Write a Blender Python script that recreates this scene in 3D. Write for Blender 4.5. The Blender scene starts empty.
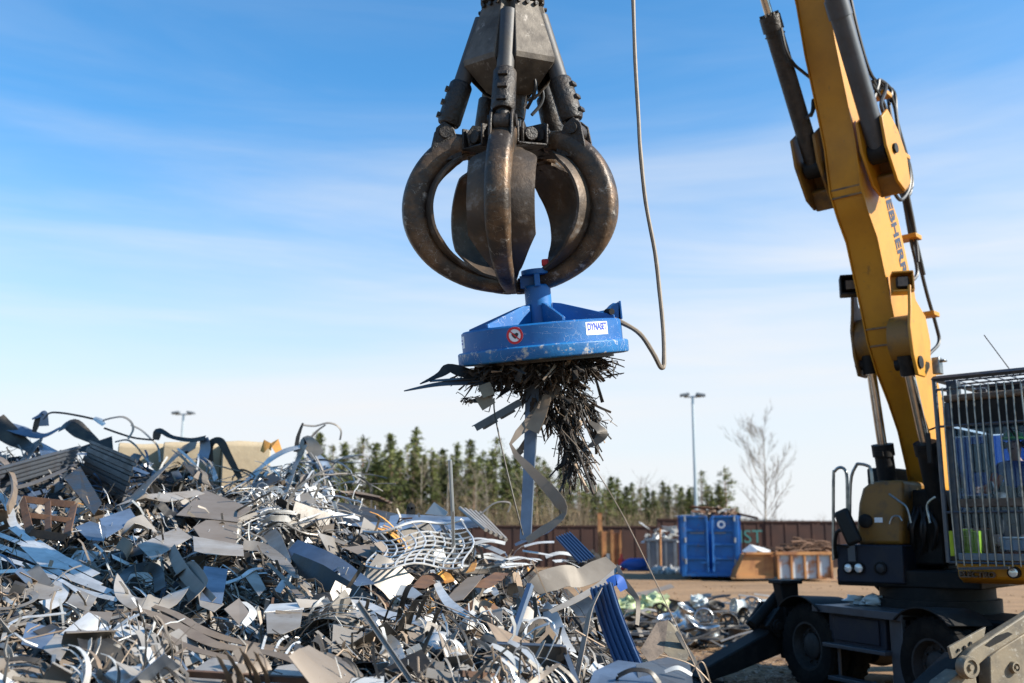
import bpy, bmesh, math, random
from mathutils import Vector, Matrix, noise
V = Vector
sc = bpy.context.scene
COL = sc.collection
PI = math.pi
rad = math.radians

# ------------------------------------------------------------------ camera
F = 1024 * 35 / 36
CAMH = 1.95
PITCH = math.atan(190 / F)
CP, SP = math.cos(PITCH), math.sin(PITCH)
CAM = V((0, 0, CAMH))
cd = bpy.data.cameras.new("camera")
cd.lens = 35; cd.sensor_width = 36; cd.clip_start = 0.1; cd.clip_end = 6000
cd.dof.use_dof = True; cd.dof.focus_distance = 7.3; cd.dof.aperture_fstop = 1.6
cam = bpy.data.objects.new("camera", cd); COL.objects.link(cam)
cam.location = CAM; cam.rotation_euler = (PI / 2 + PITCH, 0, 0)
sc.camera = cam

def ray(px, py):
    r = (px - 512) / F; u = (341.5 - py) / F
    return V((r, CP - u * SP, SP + u * CP))
def P(px, py, d):
    v = ray(px, py); return CAM + v * (d / v.y)
def hitp(px, py, A, n):
    v = ray(px, py); return CAM + v * ((A - CAM).dot(n) / v.dot(n))
def proj(p):
    q = p - CAM; w = q.y * CP + q.z * SP; u = q.z * CP - q.y * SP
    return (512 + F * q.x / w, 341.5 - F * u / w)

# ------------------------------------------------------------------ materials
MATS = {}
def hexc(c): return (c[0], c[1], c[2], 1)
def mat(name, col, rough=0.6, metal=0.0, col2=None, nscale=4.0, lo=0.4, hi=0.65, rough2=None, bump=0.0, bscale=30.0,
        metal2=None, stretch=None, scratch=0, scol=(.55,.56,.58), sscale=5, col3=None, n3scale=12.0, lo3=0.6, hi3=0.68, randv=0.0, spec=None, trans=None):
    m = bpy.data.materials.new(name); m.use_nodes = True
    nt = m.node_tree; N = nt.nodes; L = nt.links
    b = N['Principled BSDF']
    b.inputs['Base Color'].default_value = hexc(col); b.inputs['Roughness'].default_value = rough
    b.inputs['Metallic'].default_value = metal
    if spec is not None: b.inputs['Specular IOR Level'].default_value = spec
    tc = N.new('ShaderNodeTexCoord'); src = tc.outputs['Object']
    if stretch:
        mp = N.new('ShaderNodeMapping'); mp.inputs['Scale'].default_value = stretch
        L.new(src, mp.inputs[0]); src = mp.outputs[0]
    def nz(scale, detail=6.0, r=0.6):
        n = N.new('ShaderNodeTexNoise'); n.inputs['Scale'].default_value = scale
        n.inputs['Detail'].default_value = detail; n.inputs['Roughness'].default_value = r
        L.new(src, n.inputs['Vector']); return n.outputs['Fac']
    def ramp(fac, a, c):
        r = N.new('ShaderNodeMapRange'); r.inputs[1].default_value = a; r.inputs[2].default_value = c
        L.new(fac, r.inputs[0]); return r.outputs[0]
    def mix(fac, a, c):
        x = N.new('ShaderNodeMix'); x.data_type = 'RGBA'
        L.new(fac, x.inputs[0])
        for i, k in ((6, a), (7, c)):
            if isinstance(k, tuple): x.inputs[i].default_value = hexc(k)
            else: L.new(k, x.inputs[i])
        return x.outputs[2]
    colsock = None
    if col2:
        f1 = ramp(nz(nscale), lo, hi)
        colsock = mix(f1, tuple(col[:3]), tuple(col2[:3]))
        if rough2 is not None:
            r = N.new('ShaderNodeMapRange'); r.inputs[3].default_value = rough; r.inputs[4].default_value = rough2
            L.new(f1, r.inputs[0]); L.new(r.outputs[0], b.inputs['Roughness'])
        if metal2 is not None:
            r = N.new('ShaderNodeMapRange'); r.inputs[3].default_value = metal; r.inputs[4].default_value = metal2
            L.new(f1, r.inputs[0]); L.new(r.outputs[0], b.inputs['Metallic'])
    if col3:
        colsock = mix(ramp(nz(n3scale, 8, 0.7), lo3, hi3), colsock or tuple(col[:3]), tuple(col3[:3]))
    if scratch:
        for i in range(2):
            mp = N.new('ShaderNodeMapping'); mp.inputs['Rotation'].default_value = (.5 + i, .8 * i, .6 + 2 * i); mp.inputs['Scale'].default_value = (1, 9, 6) if i else (9, 1, 5)
            L.new(tc.outputs['Object'], mp.inputs[0]); n = N.new('ShaderNodeTexNoise'); n.inputs['Scale'].default_value = sscale; n.inputs['Detail'].default_value = 0; L.new(mp.outputs[0], n.inputs['Vector'])
            m1 = N.new('ShaderNodeMath'); m1.operation = 'SUBTRACT'; L.new(n.outputs['Fac'], m1.inputs[0]); m1.inputs[1].default_value = .5
            m2 = N.new('ShaderNodeMath'); m2.operation = 'ABSOLUTE'; L.new(m1.outputs[0], m2.inputs[0])
            m3 = N.new('ShaderNodeMath'); m3.operation = 'LESS_THAN'; L.new(m2.outputs[0], m3.inputs[0]); m3.inputs[1].default_value = scratch
            m4 = N.new('ShaderNodeMath'); m4.operation = 'MULTIPLY'; L.new(m3.outputs[0], m4.inputs[0]); L.new(ramp(nz(4.3 + i, 4), .53, .57), m4.inputs[1])
            colsock = mix(m4.outputs[0], colsock or tuple(col[:3]), tuple(scol))
    if randv:
        oi = N.new('ShaderNodeObjectInfo'); hs = N.new('ShaderNodeHueSaturation')
        r = N.new('ShaderNodeMapRange'); r.inputs[3].default_value = 1 - randv; r.inputs[4].default_value = 1 + randv
        L.new(oi.outputs['Random'], r.inputs[0]); L.new(r.outputs[0], hs.inputs['Value'])
        if colsock: L.new(colsock, hs.inputs['Color'])
        else: hs.inputs['Color'].default_value = hexc(col)
        colsock = hs.outputs[0]
    if colsock: L.new(colsock, b.inputs['Base Color'])
    if bump:
        bp = N.new('ShaderNodeBump'); bp.inputs['Strength'].default_value = bump; bp.inputs['Distance'].default_value = 0.02
        L.new(nz(bscale, 5), bp.inputs['Height']); L.new(bp.outputs[0], b.inputs['Normal'])
    MATS[name] = m
    return m

# scrap metals
mat('bare_steel', (.34, .31, .275), .44, .40, (.21, .18, .15), 3, .35, .7, rough2=.6, bump=.16, bscale=11, randv=.3, col3=(.13, .095, .07), n3scale=8, lo3=.60, hi3=.74)
mat('warm_steel', (.25, .205, .165), .56, .35, (.18, .14, .105), 2.5, .35, .75, rough2=.62, bump=.10, bscale=8, randv=.2)
mat('bright_zinc', (.72, .70, .67), .38, .55, (.46, .45, .43), 5, .4, .7, rough2=.45, bump=.10, bscale=10, randv=.12)
mat('oily_steel', (.030, .029, .028), .40, .5, (.085, .07, .055), 4, .4, .7, rough2=.65, bump=.12, bscale=14, randv=.3)
mat('blue_steel', (.17, .22, .30), .38, .6, (.10, .13, .18), 3, .4, .7, rough2=.5, bump=.06, bscale=8, randv=.25)  # galvanised blue-grey; on some plates the reflected sky's blue is in this colour
mat('rusty_steel', (.125, .062, .032), .85, .1, (.065, .034, .022), 6, .35, .7, bump=.25, bscale=25, randv=.25)
mat('tan_strip', (.30, .225, .16), .58, .45, (.21, .15, .105), 5, .4, .7, bump=.08, bscale=12, randv=.15)
mat('dull_steel', (.125, .108, .09), .58, .3, (.085, .07, .055), 3, .4, .7, bump=.12, bscale=9, col3=(.17, .15, .13), n3scale=6, lo3=.58, hi3=.74)
mat('white_sheet', (.46, .46, .45), .5, .1, (.34, .32, .29), 5, .5, .8, bump=.05, randv=.1)
mat('orange_sheet', (.62, .30, .06), .55, .1, (.35, .15, .05), 5, .4, .75, bump=.1)
mat('blue_profile', (.036, .068, .145), .42, .25, (.035, .07, .15), 4, .4, .75, col3=(.2, .21, .23), n3scale=14, lo3=.62, hi3=.7)
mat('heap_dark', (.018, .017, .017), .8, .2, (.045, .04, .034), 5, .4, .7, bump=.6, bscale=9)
# grapple
mat('worn_steel', (.045, .033, .024), .42, .35, (.165, .095, .048), 4.5, .44, .66, rough2=.5, bump=.35, bscale=26, col3=(.42, .38, .33), n3scale=11, lo3=.58, hi3=.72, scratch=.003, scol=(.4,.36,.3), sscale=4)
mat('leaf_steel', (.060, .046, .036), .52, .4, (.135, .088, .052), 4, .42, .68, rough2=.62, bump=.3, bscale=18, col3=(.24, .225, .21), n3scale=8, lo3=.56, hi3=.74)
mat('housing_steel', (.125, .105, .083), .6, .25, (.05, .04, .032), 5, .38, .66, rough2=.7, bump=.18, bscale=26, col3=(.30, .27, .24), n3scale=14, lo3=.58, hi3=.72)
mat('greasy_black', (.018, .015, .013), .42, .2, (.055, .040, .029), 9, .45, .7, rough2=.7, bump=.5, bscale=38)
mat('cylinder_steel', (.045, .045, .048), .55, .15, (.07, .058, .045), 8, .45, .7, bump=.1)
mat('chrome_rod', (.55, .53, .50), .2, 1, (.35, .32, .3), 9, .5, .75)
# magnet
mat('magnet_blue', (.003, .115, .34), .5, 0, (.003, .075, .25), 3, .4, .7, rough2=.55, bump=.08, bscale=30, col3=(.36, .40, .42), n3scale=18, lo3=.64, hi3=.72, scratch=.0022, sscale=3)
mat('magnet_blue_worn', (.006, .135, .35), .5, 0, (.006, .09, .27), 5, .4, .7, bump=.15, bscale=30, col3=(.46, .44, .40), n3scale=13, lo3=.56, hi3=.64, scratch=.004, sscale=3)
mat('sign_white', (.82, .82, .82), .45, 0, (.65, .65, .66), 20, .5, .8)
mat('sign_blue', (.03, .06, .42), .5)
mat('sign_red', (.62, .02, .03), .5)
mat('sign_black', (.02, .02, .02), .5)
mat('swarf', (.016, .013, .011), .6, .3, (.075, .050, .032), 14, .45, .7, bump=.2, bscale=40)
mat('cable_rubber', (.17, .13, .09), .6, 0, (.10, .08, .06), 12, .4, .7, bump=.1)
# excavator
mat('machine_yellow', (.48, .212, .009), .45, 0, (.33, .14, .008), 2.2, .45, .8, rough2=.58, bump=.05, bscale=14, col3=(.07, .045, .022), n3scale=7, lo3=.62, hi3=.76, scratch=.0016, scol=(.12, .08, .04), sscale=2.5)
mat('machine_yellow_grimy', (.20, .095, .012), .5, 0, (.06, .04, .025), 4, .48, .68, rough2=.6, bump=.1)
mat('machine_black', (.008, .008, .0085), .62, 0, (.028, .024, .020), 5, .48, .78, bump=.12, bscale=20, spec=.22)
mat('machine_navy', (.014, .018, .030), .55, 0, (.026, .027, .032), 5, .45, .75, bump=.05, spec=.25)
mat('cyl_grey', (.060, .068, .080), .42, .1, (.05, .05, .055), 5, .45, .7, col3=(.16, .14, .12), n3scale=9, lo3=.62, hi3=.75)
mat('hose_rubber', (.014, .014, .015), .5)
mat('letter_navy', (.02, .025, .05), .45)
mat('grille_paint', (.05, .065, .085), .38, .4, (.10, .10, .10), 12, .45, .7)
mat('grille_bar', (.30, .30, .28), .3, .85, (.12, .13, .14), 14, .45, .7)
mat('tyre', (.009, .0085, .008), .9, 0, (.028, .024, .019), 5, .48, .78, bump=.3, bscale=30, spec=.15)
mat('rim_paint', (.045, .042, .040), .65, 0, (.022, .02, .018), 7, .4, .7, spec=.2)
mat('stabil_paint', (.19, .155, .105), .6, .1, (.10, .085, .065), 5, .42, .68, bump=.15, bscale=16, col3=(.29, .27, .23), n3scale=15, lo3=.58, hi3=.68, scratch=.004, scol=(.34, .3, .22), sscale=5)
mat('roof_dirt', (.16, .12, .09), .8, 0, (.07, .055, .045), 9, .4, .7, bump=.3)
mat('cab_dark', (.014, .016, .02), .6)
mat('cab_blue', (.03, .08, .20), .55)
mat('hivis', (.58, .66, .02), .6, 0, (.40, .48, .02), 8, .4, .7)
mat('mirror_back', (.010, .010, .010), .5, spec=.25)
mat('lamp_lens', (.75, .75, .72), .1, .3)
mat('amber_lens', (.9, .45, .08), .2)
mat('skin_tone', (.55, .30, .21), .55)
mat('jacket_blue', (.02, .055, .21), .8)
mat('sleeve_red', (.62, .11, .03), .75)
mat('cap_green', (.02, .26, .06), .6)
mat('cap_stripe', (.25, .85, .06), .5)
mat('hair_dark', (.03, .02, .015), .7)
# yard
mat('container_blue', (.005, .12, .37), .6, 0, (.005, .08, .26), 1.6, .4, .7, rough2=.6, col3=(.085, .075, .085), n3scale=3, lo3=.56, hi3=.68)
mat('rust_wall', (.060, .025, .017), .85, 0, (.035, .017, .014), .8, .4, .7, bump=.2, bscale=4, col3=(.11, .05, .03), n3scale=1.5, lo3=.6, hi3=.75)
mat('rust_orange', (.42, .20, .07), .8, 0, (.22, .085, .035), 1.3, .42, .62, bump=.15, bscale=6, col3=(.16, .07, .04), n3scale=3, lo3=.6, hi3=.72)
mat('faded_blue', (.38, .45, .50), .6, 0, (.34, .15, .06), 1.7, .47, .58, bump=.1, bscale=6)
mat('skip_grey', (.20, .22, .24), .6, 0, (.13, .14, .15), 1.5, .4, .7)
mat('concrete', (.40, .32, .21), .9, 0, (.27, .205, .135), 1.3, .4, .7, bump=.4, bscale=7, col3=(.22, .15, .09), n3scale=2.3, lo3=.62, hi3=.75)
mat('pole_galv', (.42, .46, .48), .4, .7)
mat('lamp_head', (.16, .18, .2), .5, .3)
mat('rim_alloy', (.52, .53, .54), .32, .9, (.28, .27, .26), 7, .45, .75)
mat('rim_dark', (.06, .055, .05), .6, .4, (.14, .12, .1), 8, .45, .75)
mat('bag_green', (.46, .52, .30), .45, 0, (.34, .41, .20), 4, .4, .7, bump=.3, bscale=12)
mat('bag_white', (.5, .54, .52), .4, 0, (.6, .62, .6), 4, .4, .7, bump=.3, bscale=12)
mat('yellow_board', (.75, .43, .06), .6)
mat('red_plastic', (.65, .04, .02), .5)
mat('blue_plastic', (.02, .09, .36), .5)
mat('graffiti', (.03, .16, .15), .7)
# trees
mat('spruce_needles', (.066, .085, .028), .8, 0, (.14, .15, .045), 1.1, .35, .65, randv=.25, spec=.2)
mat('pine_needles', (.09, .108, .038), .8, 0, (.18, .185, .060), 1.0, .35, .65, randv=.25, spec=.2)
mat('bark_brown', (.15, .10, .07), .9, 0, (.26, .16, .10), 2, .4, .7, randv=.2)
mat('bark_pale', (.30, .26, .21), .9, 0, (.17, .14, .11), 2, .4, .7)
mat('twigs', (.16, .125, .10), .9, 0, (.24, .19, .14), 1, .35, .65, randv=.2)
mat('brush_twigs', (.15, .10, .065), .9, 0, (.22, .165, .09), .25, .35, .65)
mat('far_forest', (.10, .095, .085), .95, 0, (.17, .14, .12), .06, .35, .65)
mat('grass_dry', (.30, .22, .12), .95, 0, (.16, .14, .07), .3, .35, .65)

def mix_ground():
    m = bpy.data.materials.new('dirt'); m.use_nodes = True
    N = m.node_tree.nodes; L = m.node_tree.links; b = N['Principled BSDF']
    b.inputs['Roughness'].default_value = .95; b.inputs['Specular IOR Level'].default_value = .2
    tc = N.new('ShaderNodeTexCoord')
    def nz(s, d=8, st=None):
        n = N.new('ShaderNodeTexNoise'); n.inputs['Scale'].default_value = s; n.inputs['Detail'].default_value = d; n.inputs['Roughness'].default_value = .65
        if st:
            mp = N.new('ShaderNodeMapping'); mp.inputs['Scale'].default_value = st; L.new(tc.outputs['Object'], mp.inputs[0]); L.new(mp.outputs[0], n.inputs[0])
        else: L.new(tc.outputs['Object'], n.inputs['Vector'])
        return n.outputs['Fac']
    def mx(f, a, c, lo, hi):
        r = N.new('ShaderNodeMapRange'); r.inputs[1].default_value = lo; r.inputs[2].default_value = hi; L.new(f, r.inputs[0])
        x = N.new('ShaderNodeMix'); x.data_type = 'RGBA'; L.new(r.outputs[0], x.inputs[0])
        for i, k in ((6, a), (7, c)):
            if isinstance(k, tuple): x.inputs[i].default_value = hexc(k)
            else: L.new(k, x.inputs[i])
        return x.outputs[2]
    c = mx(nz(.22, 6, (.5, 1.6, 1)), (.30, .185, .10), (.20, .125, .07), .38, .68)
    c = mx(nz(.5, 5, (.35, 3.5, 1)), c, (.15, .095, .058), .55, .66)
    c = mx(nz(2.2), c, (.14, .095, .06), .55, .75)
    c = mx(nz(9, 6), c, (.31, .215, .13), .58, .72)
    c = mx(nz(38, 3), c, (.09, .062, .042), .62, .7)
    L.new(c, b.inputs['Base Color'])
    bp = N.new('ShaderNodeBump'); bp.inputs['Strength'].default_value = .6; bp.inputs['Distance'].default_value = .05
    L.new(nz(7, 8), bp.inputs['Height']); L.new(bp.outputs[0], b.inputs['Normal'])
    MATS['dirt'] = m
mix_ground()
def mat_glass(name, tint, gloss=.08):
    m = bpy.data.materials.new(name); m.use_nodes = True
    N = m.node_tree.nodes; L = m.node_tree.links
    for n in list(N):
        if n.type == 'BSDF_PRINCIPLED': N.remove(n)
    out = [n for n in N if n.type == 'OUTPUT_MATERIAL'][0]
    t = N.new('ShaderNodeBsdfTransparent'); t.inputs[0].default_value = hexc(tint)
    g = N.new('ShaderNodeBsdfGlossy'); g.inputs['Roughness'].default_value = gloss
    g.inputs[0].default_value = (.8, .88, 1, 1)
    fr = N.new('ShaderNodeFresnel'); fr.inputs[0].default_value = 1.4
    x = N.new('ShaderNodeMixShader'); L.new(fr.outputs[0], x.inputs[0]); L.new(t.outputs[0], x.inputs[1]); L.new(g.outputs[0], x.inputs[2])
    L.new(x.outputs[0], out.inputs[0]); MATS[name] = m
mat_glass('cab_glass', (.74, .84, .94))
mat_glass('rear_glass', (.16, .28, .55))

# ------------------------------------------------------------------ mesh helper
WL = {}
def perp(t, hint=None):
    h = hint if hint is not None else V((0, 0, 1))
    if abs(t.normalized().dot(h.normalized())) > .97: h = V((1, 0, 0)) if abs(t.x) < .9 * t.length else V((0, 1, 0))
    a = t.cross(h).normalized(); return a, a.cross(t).normalized()
class MB:
    def __init__(s): s.v = []; s.f = []; s.m = []
    def add(s, vs, fs, mi=0):
        o = len(s.v); s.v += [V(p) for p in vs]
        for f in fs: s.f.append(tuple(i + o for i in f)); s.m.append(mi)
    def hexa(s, p, mi=0):   # 8 points: bottom 0-3, top 4-7
        s.add(p, [(0, 3, 2, 1), (4, 5, 6, 7), (0, 1, 5, 4), (1, 2, 6, 5), (2, 3, 7, 6), (3, 0, 4, 7)], mi)
    def box(s, c, size, ax=None, mi=0):
        c = V(c); ax = ax or (V((1, 0, 0)), V((0, 1, 0)), V((0, 0, 1)))
        a, b, d = ax[0] * size[0] / 2, ax[1] * size[1] / 2, ax[2] * size[2] / 2
        s.hexa([c - a - b - d, c + a - b - d, c + a + b - d, c - a + b - d, c - a - b + d, c + a - b + d, c + a + b + d, c - a + b + d], mi)
    def prism(s, poly, vec, mi=0):
        n = len(poly); poly = [V(p) for p in poly]; vec = V(vec)
        s.add(poly + [p + vec for p in poly], [tuple(range(n))[::-1], tuple(range(n, 2 * n))] + [(i, (i + 1) % n, n + (i + 1) % n, n + i) for i in range(n)], mi)
    def loft(s, rings, caps=True, mi=0):
        n = len(rings[0]); vs = [p for r in rings for p in r]; fs = []
        for k in range(len(rings) - 1):
            for i in range(n):
                j = (i + 1) % n; fs.append((k * n + i, k * n + j, (k + 1) * n + j, (k + 1) * n + i))
        if caps: fs += [tuple(range(n))[::-1], tuple(range((len(rings) - 1) * n, len(rings) * n))]
        s.add(vs, fs, mi)
    def tube(s, pts, r, n=8, mi=0, hint=None):
        pts = [V(p) for p in pts]; rings = []; pa = None
        for k, p in enumerate(pts):
            t = pts[min(k + 1, len(pts) - 1)] - pts[max(k - 1, 0)]
            if t.length < 1e-7: t = V((0, 0, 1))
            if pa is None: a, b = perp(t, hint)
            else:
                b = t.normalized(); a = pa - b * pa.dot(b)
                if a.length < 1e-5: a, _ = perp(t)
                a.normalize(); b = t.normalized().cross(a) * -1
            pa = a; bb = t.normalized().cross(a)
            rr = r[k] if isinstance(r, (list, tuple)) else r
            rings.append([p + (a * math.cos(2 * PI * i / n) + bb * math.sin(2 * PI * i / n)) * rr for i in range(n)])
        s.loft(rings, True, mi)
    def cyl(s, a, b, r, n=16, mi=0): s.tube([a, b], r, n, mi)
    def ribbon(s, pts, nrms, w, th, mi=0):
        rings = []
        for k, p in enumerate(pts):
            t = (pts[min(k + 1, len(pts) - 1)] - pts[max(k - 1, 0)])
            if t.length < 1e-7: t = V((1, 0, 0))
            t.normalize(); nn = nrms[k] - t * nrms[k].dot(t)
            if nn.length < 1e-4: nn = perp(t)[1]
            nn.normalize(); b = t.cross(nn)
            ww = (w[k] if isinstance(w, (list, tuple)) else w) / 2; h = th / 2
            rings.append([p - b * ww - nn * h, p + b * ww - nn * h, p + b * ww + nn * h, p - b * ww + nn * h])
        s.loft(rings, True, mi)
    def lathe(s, prof, c, axis, n=24, mi=0, closed=True):
        c = V(c); axis = V(axis).normalized(); a, b = perp(axis)
        rings = [[c + axis * h + (a * math.cos(2 * PI * i / n) + b * math.sin(2 * PI * i / n)) * r for i in range(n)] for r, h in prof]
        s.loft(rings, closed, mi)
    def blob(s, c, r, seed=0, amp=.25, nu=10, nv=7, fr=1.5, mi=0):
        c = V(c); r = V(r) if not isinstance(r, (int, float)) else V((r, r, r)); rings = []
        for j in range(nv + 1):
            th = PI * (j / nv) * .98 + .01 * PI; ring = []
            for i in range(nu):
                d = V((math.sin(th) * math.cos(2 * PI * i / nu), math.sin(th) * math.sin(2 * PI * i / nu), math.cos(th)))
                k = 1 + amp * noise.noise(d * fr + V((seed * 3.7, seed, 0)))
                ring.append(c + V((d.x * r.x, d.y * r.y, d.z * r.z)) * k)
            rings.append(ring)
        s.loft(rings, True, mi)
    def build(s, name, mats, parent=None, smooth=35, bevel=0, loc=None, recalc=True, segs=2):
        if loc is None:
            if parent is None:
                xs = [p.x for p in s.v]; ys = [p.y for p in s.v]; zs = [p.z for p in s.v]
                loc = V(((min(xs) + max(xs)) / 2, (min(ys) + max(ys)) / 2, min(zs)))
            else: loc = WL.get(parent.name, V((0, 0, 0)))
        loc = V(loc)
        me = bpy.data.meshes.new(name)
        me.from_pydata([p - loc for p in s.v], [], s.f); me.update()
        if not isinstance(mats, (list, tuple)): mats = [mats]
        for m in mats: me.materials.append(MATS[m] if isinstance(m, str) else m)
        if len(mats) > 1: me.polygons.foreach_set('material_index', s.m)
        if recalc:
            bm = bmesh.new(); bm.from_mesh(me); bmesh.ops.recalc_face_normals(bm, faces=bm.faces); bm.to_mesh(me); bm.free()
        if smooth:
            me.polygons.foreach_set('use_smooth', [True] * len(me.polygons)); me.set_sharp_from_angle(angle=rad(smooth))
        o = bpy.data.objects.new(name, me); COL.objects.link(o)
        if bevel:
            md = o.modifiers.new('bevel', 'BEVEL'); md.width = bevel; md.segments = segs; md.limit_method = 'ANGLE'; md.angle_limit = rad(40)
        if parent is not None:
            o.parent = parent; o.location = loc - WL.get(parent.name, V((0, 0, 0)))
        else: o.location = loc
        WL[o.name] = loc
        return o
def tag(o, label=None, cat=None, group=None, kind=None):
    if label: o['label'] = label
    if cat: o['category'] = cat
    if group: o['group'] = group
    if kind: o['kind'] = kind
    return o
def empty(name, loc, label, cat, group=None):
    o = bpy.data.objects.new(name, None); COL.objects.link(o); o.location = loc; o.empty_display_size = .2
    WL[o.name] = V(loc); return tag(o, label, cat, group)
def copy_tree(o, parent=None):
    c = o.copy(); COL.objects.link(c)
    if parent is not None: c.parent = parent
    for ch in list(o.children): copy_tree(ch, c)
    return c
def crom(pts, k=6):
    pts = [V(p) for p in pts]; out = []
    for i in range(len(pts) - 1):
        p0, p1, p2, p3 = pts[max(i - 1, 0)], pts[i], pts[i + 1], pts[min(i + 2, len(pts) - 1)]
        for j in range(k):
            t = j / k
            out.append(.5 * ((2 * p1) + (p2 - p0) * t + (2 * p0 - 5 * p1 + 4 * p2 - p3) * t * t + (3 * p1 - p0 - 3 * p2 + p3) * t ** 3))
    out.append(pts[-1]); return out
DG = None
def text_mesh(name, body, size, M, material, parent, ext=.002, align='LEFT', wscale=1.0, bold=0.0):
    cu = bpy.data.curves.new(name, 'FONT'); cu.body = body; cu.size = size; cu.extrude = ext; cu.align_x = align; cu.align_y = 'BOTTOM'; cu.offset = bold
    to = bpy.data.objects.new(name + '_curve', cu); COL.objects.link(to)
    dg = bpy.context.evaluated_depsgraph_get(); me = bpy.data.meshes.new_from_object(to.evaluated_get(dg))
    bpy.data.objects.remove(to)
    pl = WL.get(parent.name, V((0, 0, 0)))
    me.transform(Matrix.Diagonal((wscale, 1, 1, 1))); me.transform(M); me.transform(Matrix.Translation(-pl))
    me.materials.clear(); me.materials.append(MATS[material])
    o = bpy.data.objects.new(name, me); COL.objects.link(o); o.parent = parent; WL[o.name] = pl
    return o
def frame(o, x, y):   # matrix with axes x,y,x×y at o
    z = x.cross(y)
    return Matrix(((x.x, y.x, z.x, o.x), (x.y, y.y, z.y, o.y), (x.z, y.z, z.z, o.z), (0, 0, 0, 1)))

# ------------------------------------------------------------------ light and sky
ELEV, AZ = rad(32), math.atan2(.965, -.26)
SUN = V((math.sin(AZ) * math.cos(ELEV), math.cos(AZ) * math.cos(ELEV), math.sin(ELEV)))
ld = bpy.data.lights.new('sun', 'SUN'); ld.energy = 5.0; ld.angle = rad(.53); ld.color = (1, .93, .82)
lo = bpy.data.objects.new('sun', ld); COL.objects.link(lo); lo.rotation_euler = SUN.to_track_quat('Z', 'Y').to_euler(); lo.location = SUN * 60
wd = bpy.data.worlds.new('World'); sc.world = wd; wd.use_nodes = True
def sky():
    N = wd.node_tree.nodes; L = wd.node_tree.links; bg = N['Background']; bg.inputs[1].default_value = .064
    s = N.new('ShaderNodeTexSky'); s.sky_type = 'NISHITA'; s.sun_disc = False; s.sun_elevation = ELEV; s.sun_rotation = AZ
    s.air_density = 1.0; s.dust_density = .6; s.ozone_density = 2.2; s.altitude = 50
    tc = N.new('ShaderNodeTexCoord'); sp = N.new('ShaderNodeSeparateXYZ'); L.new(tc.outputs['Generated'], sp.inputs[0])
    def mth(op, a, b=None):
        m = N.new('ShaderNodeMath'); m.operation = op
        for i, k in enumerate((a, b)):
            if k is None: continue
            if isinstance(k, (int, float)): m.inputs[i].default_value = k
            else: L.new(k, m.inputs[i])
        return m.outputs[0]
    z = mth('MAXIMUM', sp.outputs[2], 0.0); zz = mth('ADD', z, .16)
    cx = mth('DIVIDE', sp.outputs[0], zz); cy = mth('DIVIDE', sp.outputs[1], zz)
    cb = N.new('ShaderNodeCombineXYZ'); L.new(cx, cb.inputs[0]); L.new(cy, cb.inputs[1])
    def cloud(rot, scl, scale, lo_, hi_, det=7):
        mp = N.new('ShaderNodeMapping'); mp.inputs['Rotation'].default_value = (0, rot, .4); mp.inputs['Scale'].default_value = scl
        L.new(tc.outputs['Generated'], mp.inputs[0]); n = N.new('ShaderNodeTexNoise'); n.inputs['Scale'].default_value = scale
        n.inputs['Detail'].default_value = det; n.inputs['Roughness'].default_value = .55; n.inputs['Distortion'].default_value = .6; L.new(mp.outputs[0], n.inputs[0])
        r = N.new('ShaderNodeMapRange'); r.interpolation_type = 'SMOOTHSTEP'; r.inputs[1].default_value = lo_; r.inputs[2].default_value = hi_
        L.new(n.outputs['Fac'], r.inputs[0]); return r.outputs[0]
    c1 = cloud(rad(24), (.8, .8, 5.0), 1.1, .38, .76)
    c2 = cloud(rad(26), (1.2, 1.2, 10), 1.5, .45, .82)
    c = mth('ADD', mth('MULTIPLY', c1, .85), mth('MULTIPLY', c2, .45))
    # cirrus is thicker toward the horizon, thin overhead
    r = N.new('ShaderNodeMapRange'); r.interpolation_type = 'SMOOTHSTEP'; r.inputs[1].default_value = .52; r.inputs[2].default_value = .12; L.new(z, r.inputs[0])
    c = mth('MULTIPLY', c, mth('ADD', mth('MULTIPLY', r.outputs[0], .85), .12))
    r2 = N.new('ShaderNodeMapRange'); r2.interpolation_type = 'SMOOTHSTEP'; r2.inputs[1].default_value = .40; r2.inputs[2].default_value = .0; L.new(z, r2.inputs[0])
    r3 = N.new('ShaderNodeMapRange'); r3.interpolation_type = 'SMOOTHSTEP'; r3.inputs[1].default_value = -.5; r3.inputs[2].default_value = .35; r3.inputs[3].default_value = .45; r3.inputs[4].default_value = .97; L.new(sp.outputs[1], r3.inputs[0])  # haze thinned behind the camera, added to keep shaded faces darker
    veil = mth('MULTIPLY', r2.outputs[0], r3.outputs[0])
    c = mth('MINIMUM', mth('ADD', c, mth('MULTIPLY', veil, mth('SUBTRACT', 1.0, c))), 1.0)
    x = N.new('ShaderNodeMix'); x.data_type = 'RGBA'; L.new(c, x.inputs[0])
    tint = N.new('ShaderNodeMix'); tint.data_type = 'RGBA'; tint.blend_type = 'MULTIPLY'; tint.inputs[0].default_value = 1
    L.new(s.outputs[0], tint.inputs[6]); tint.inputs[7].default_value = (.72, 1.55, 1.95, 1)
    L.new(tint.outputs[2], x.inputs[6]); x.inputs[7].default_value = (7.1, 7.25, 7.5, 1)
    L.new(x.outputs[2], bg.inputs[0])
sky()

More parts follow.
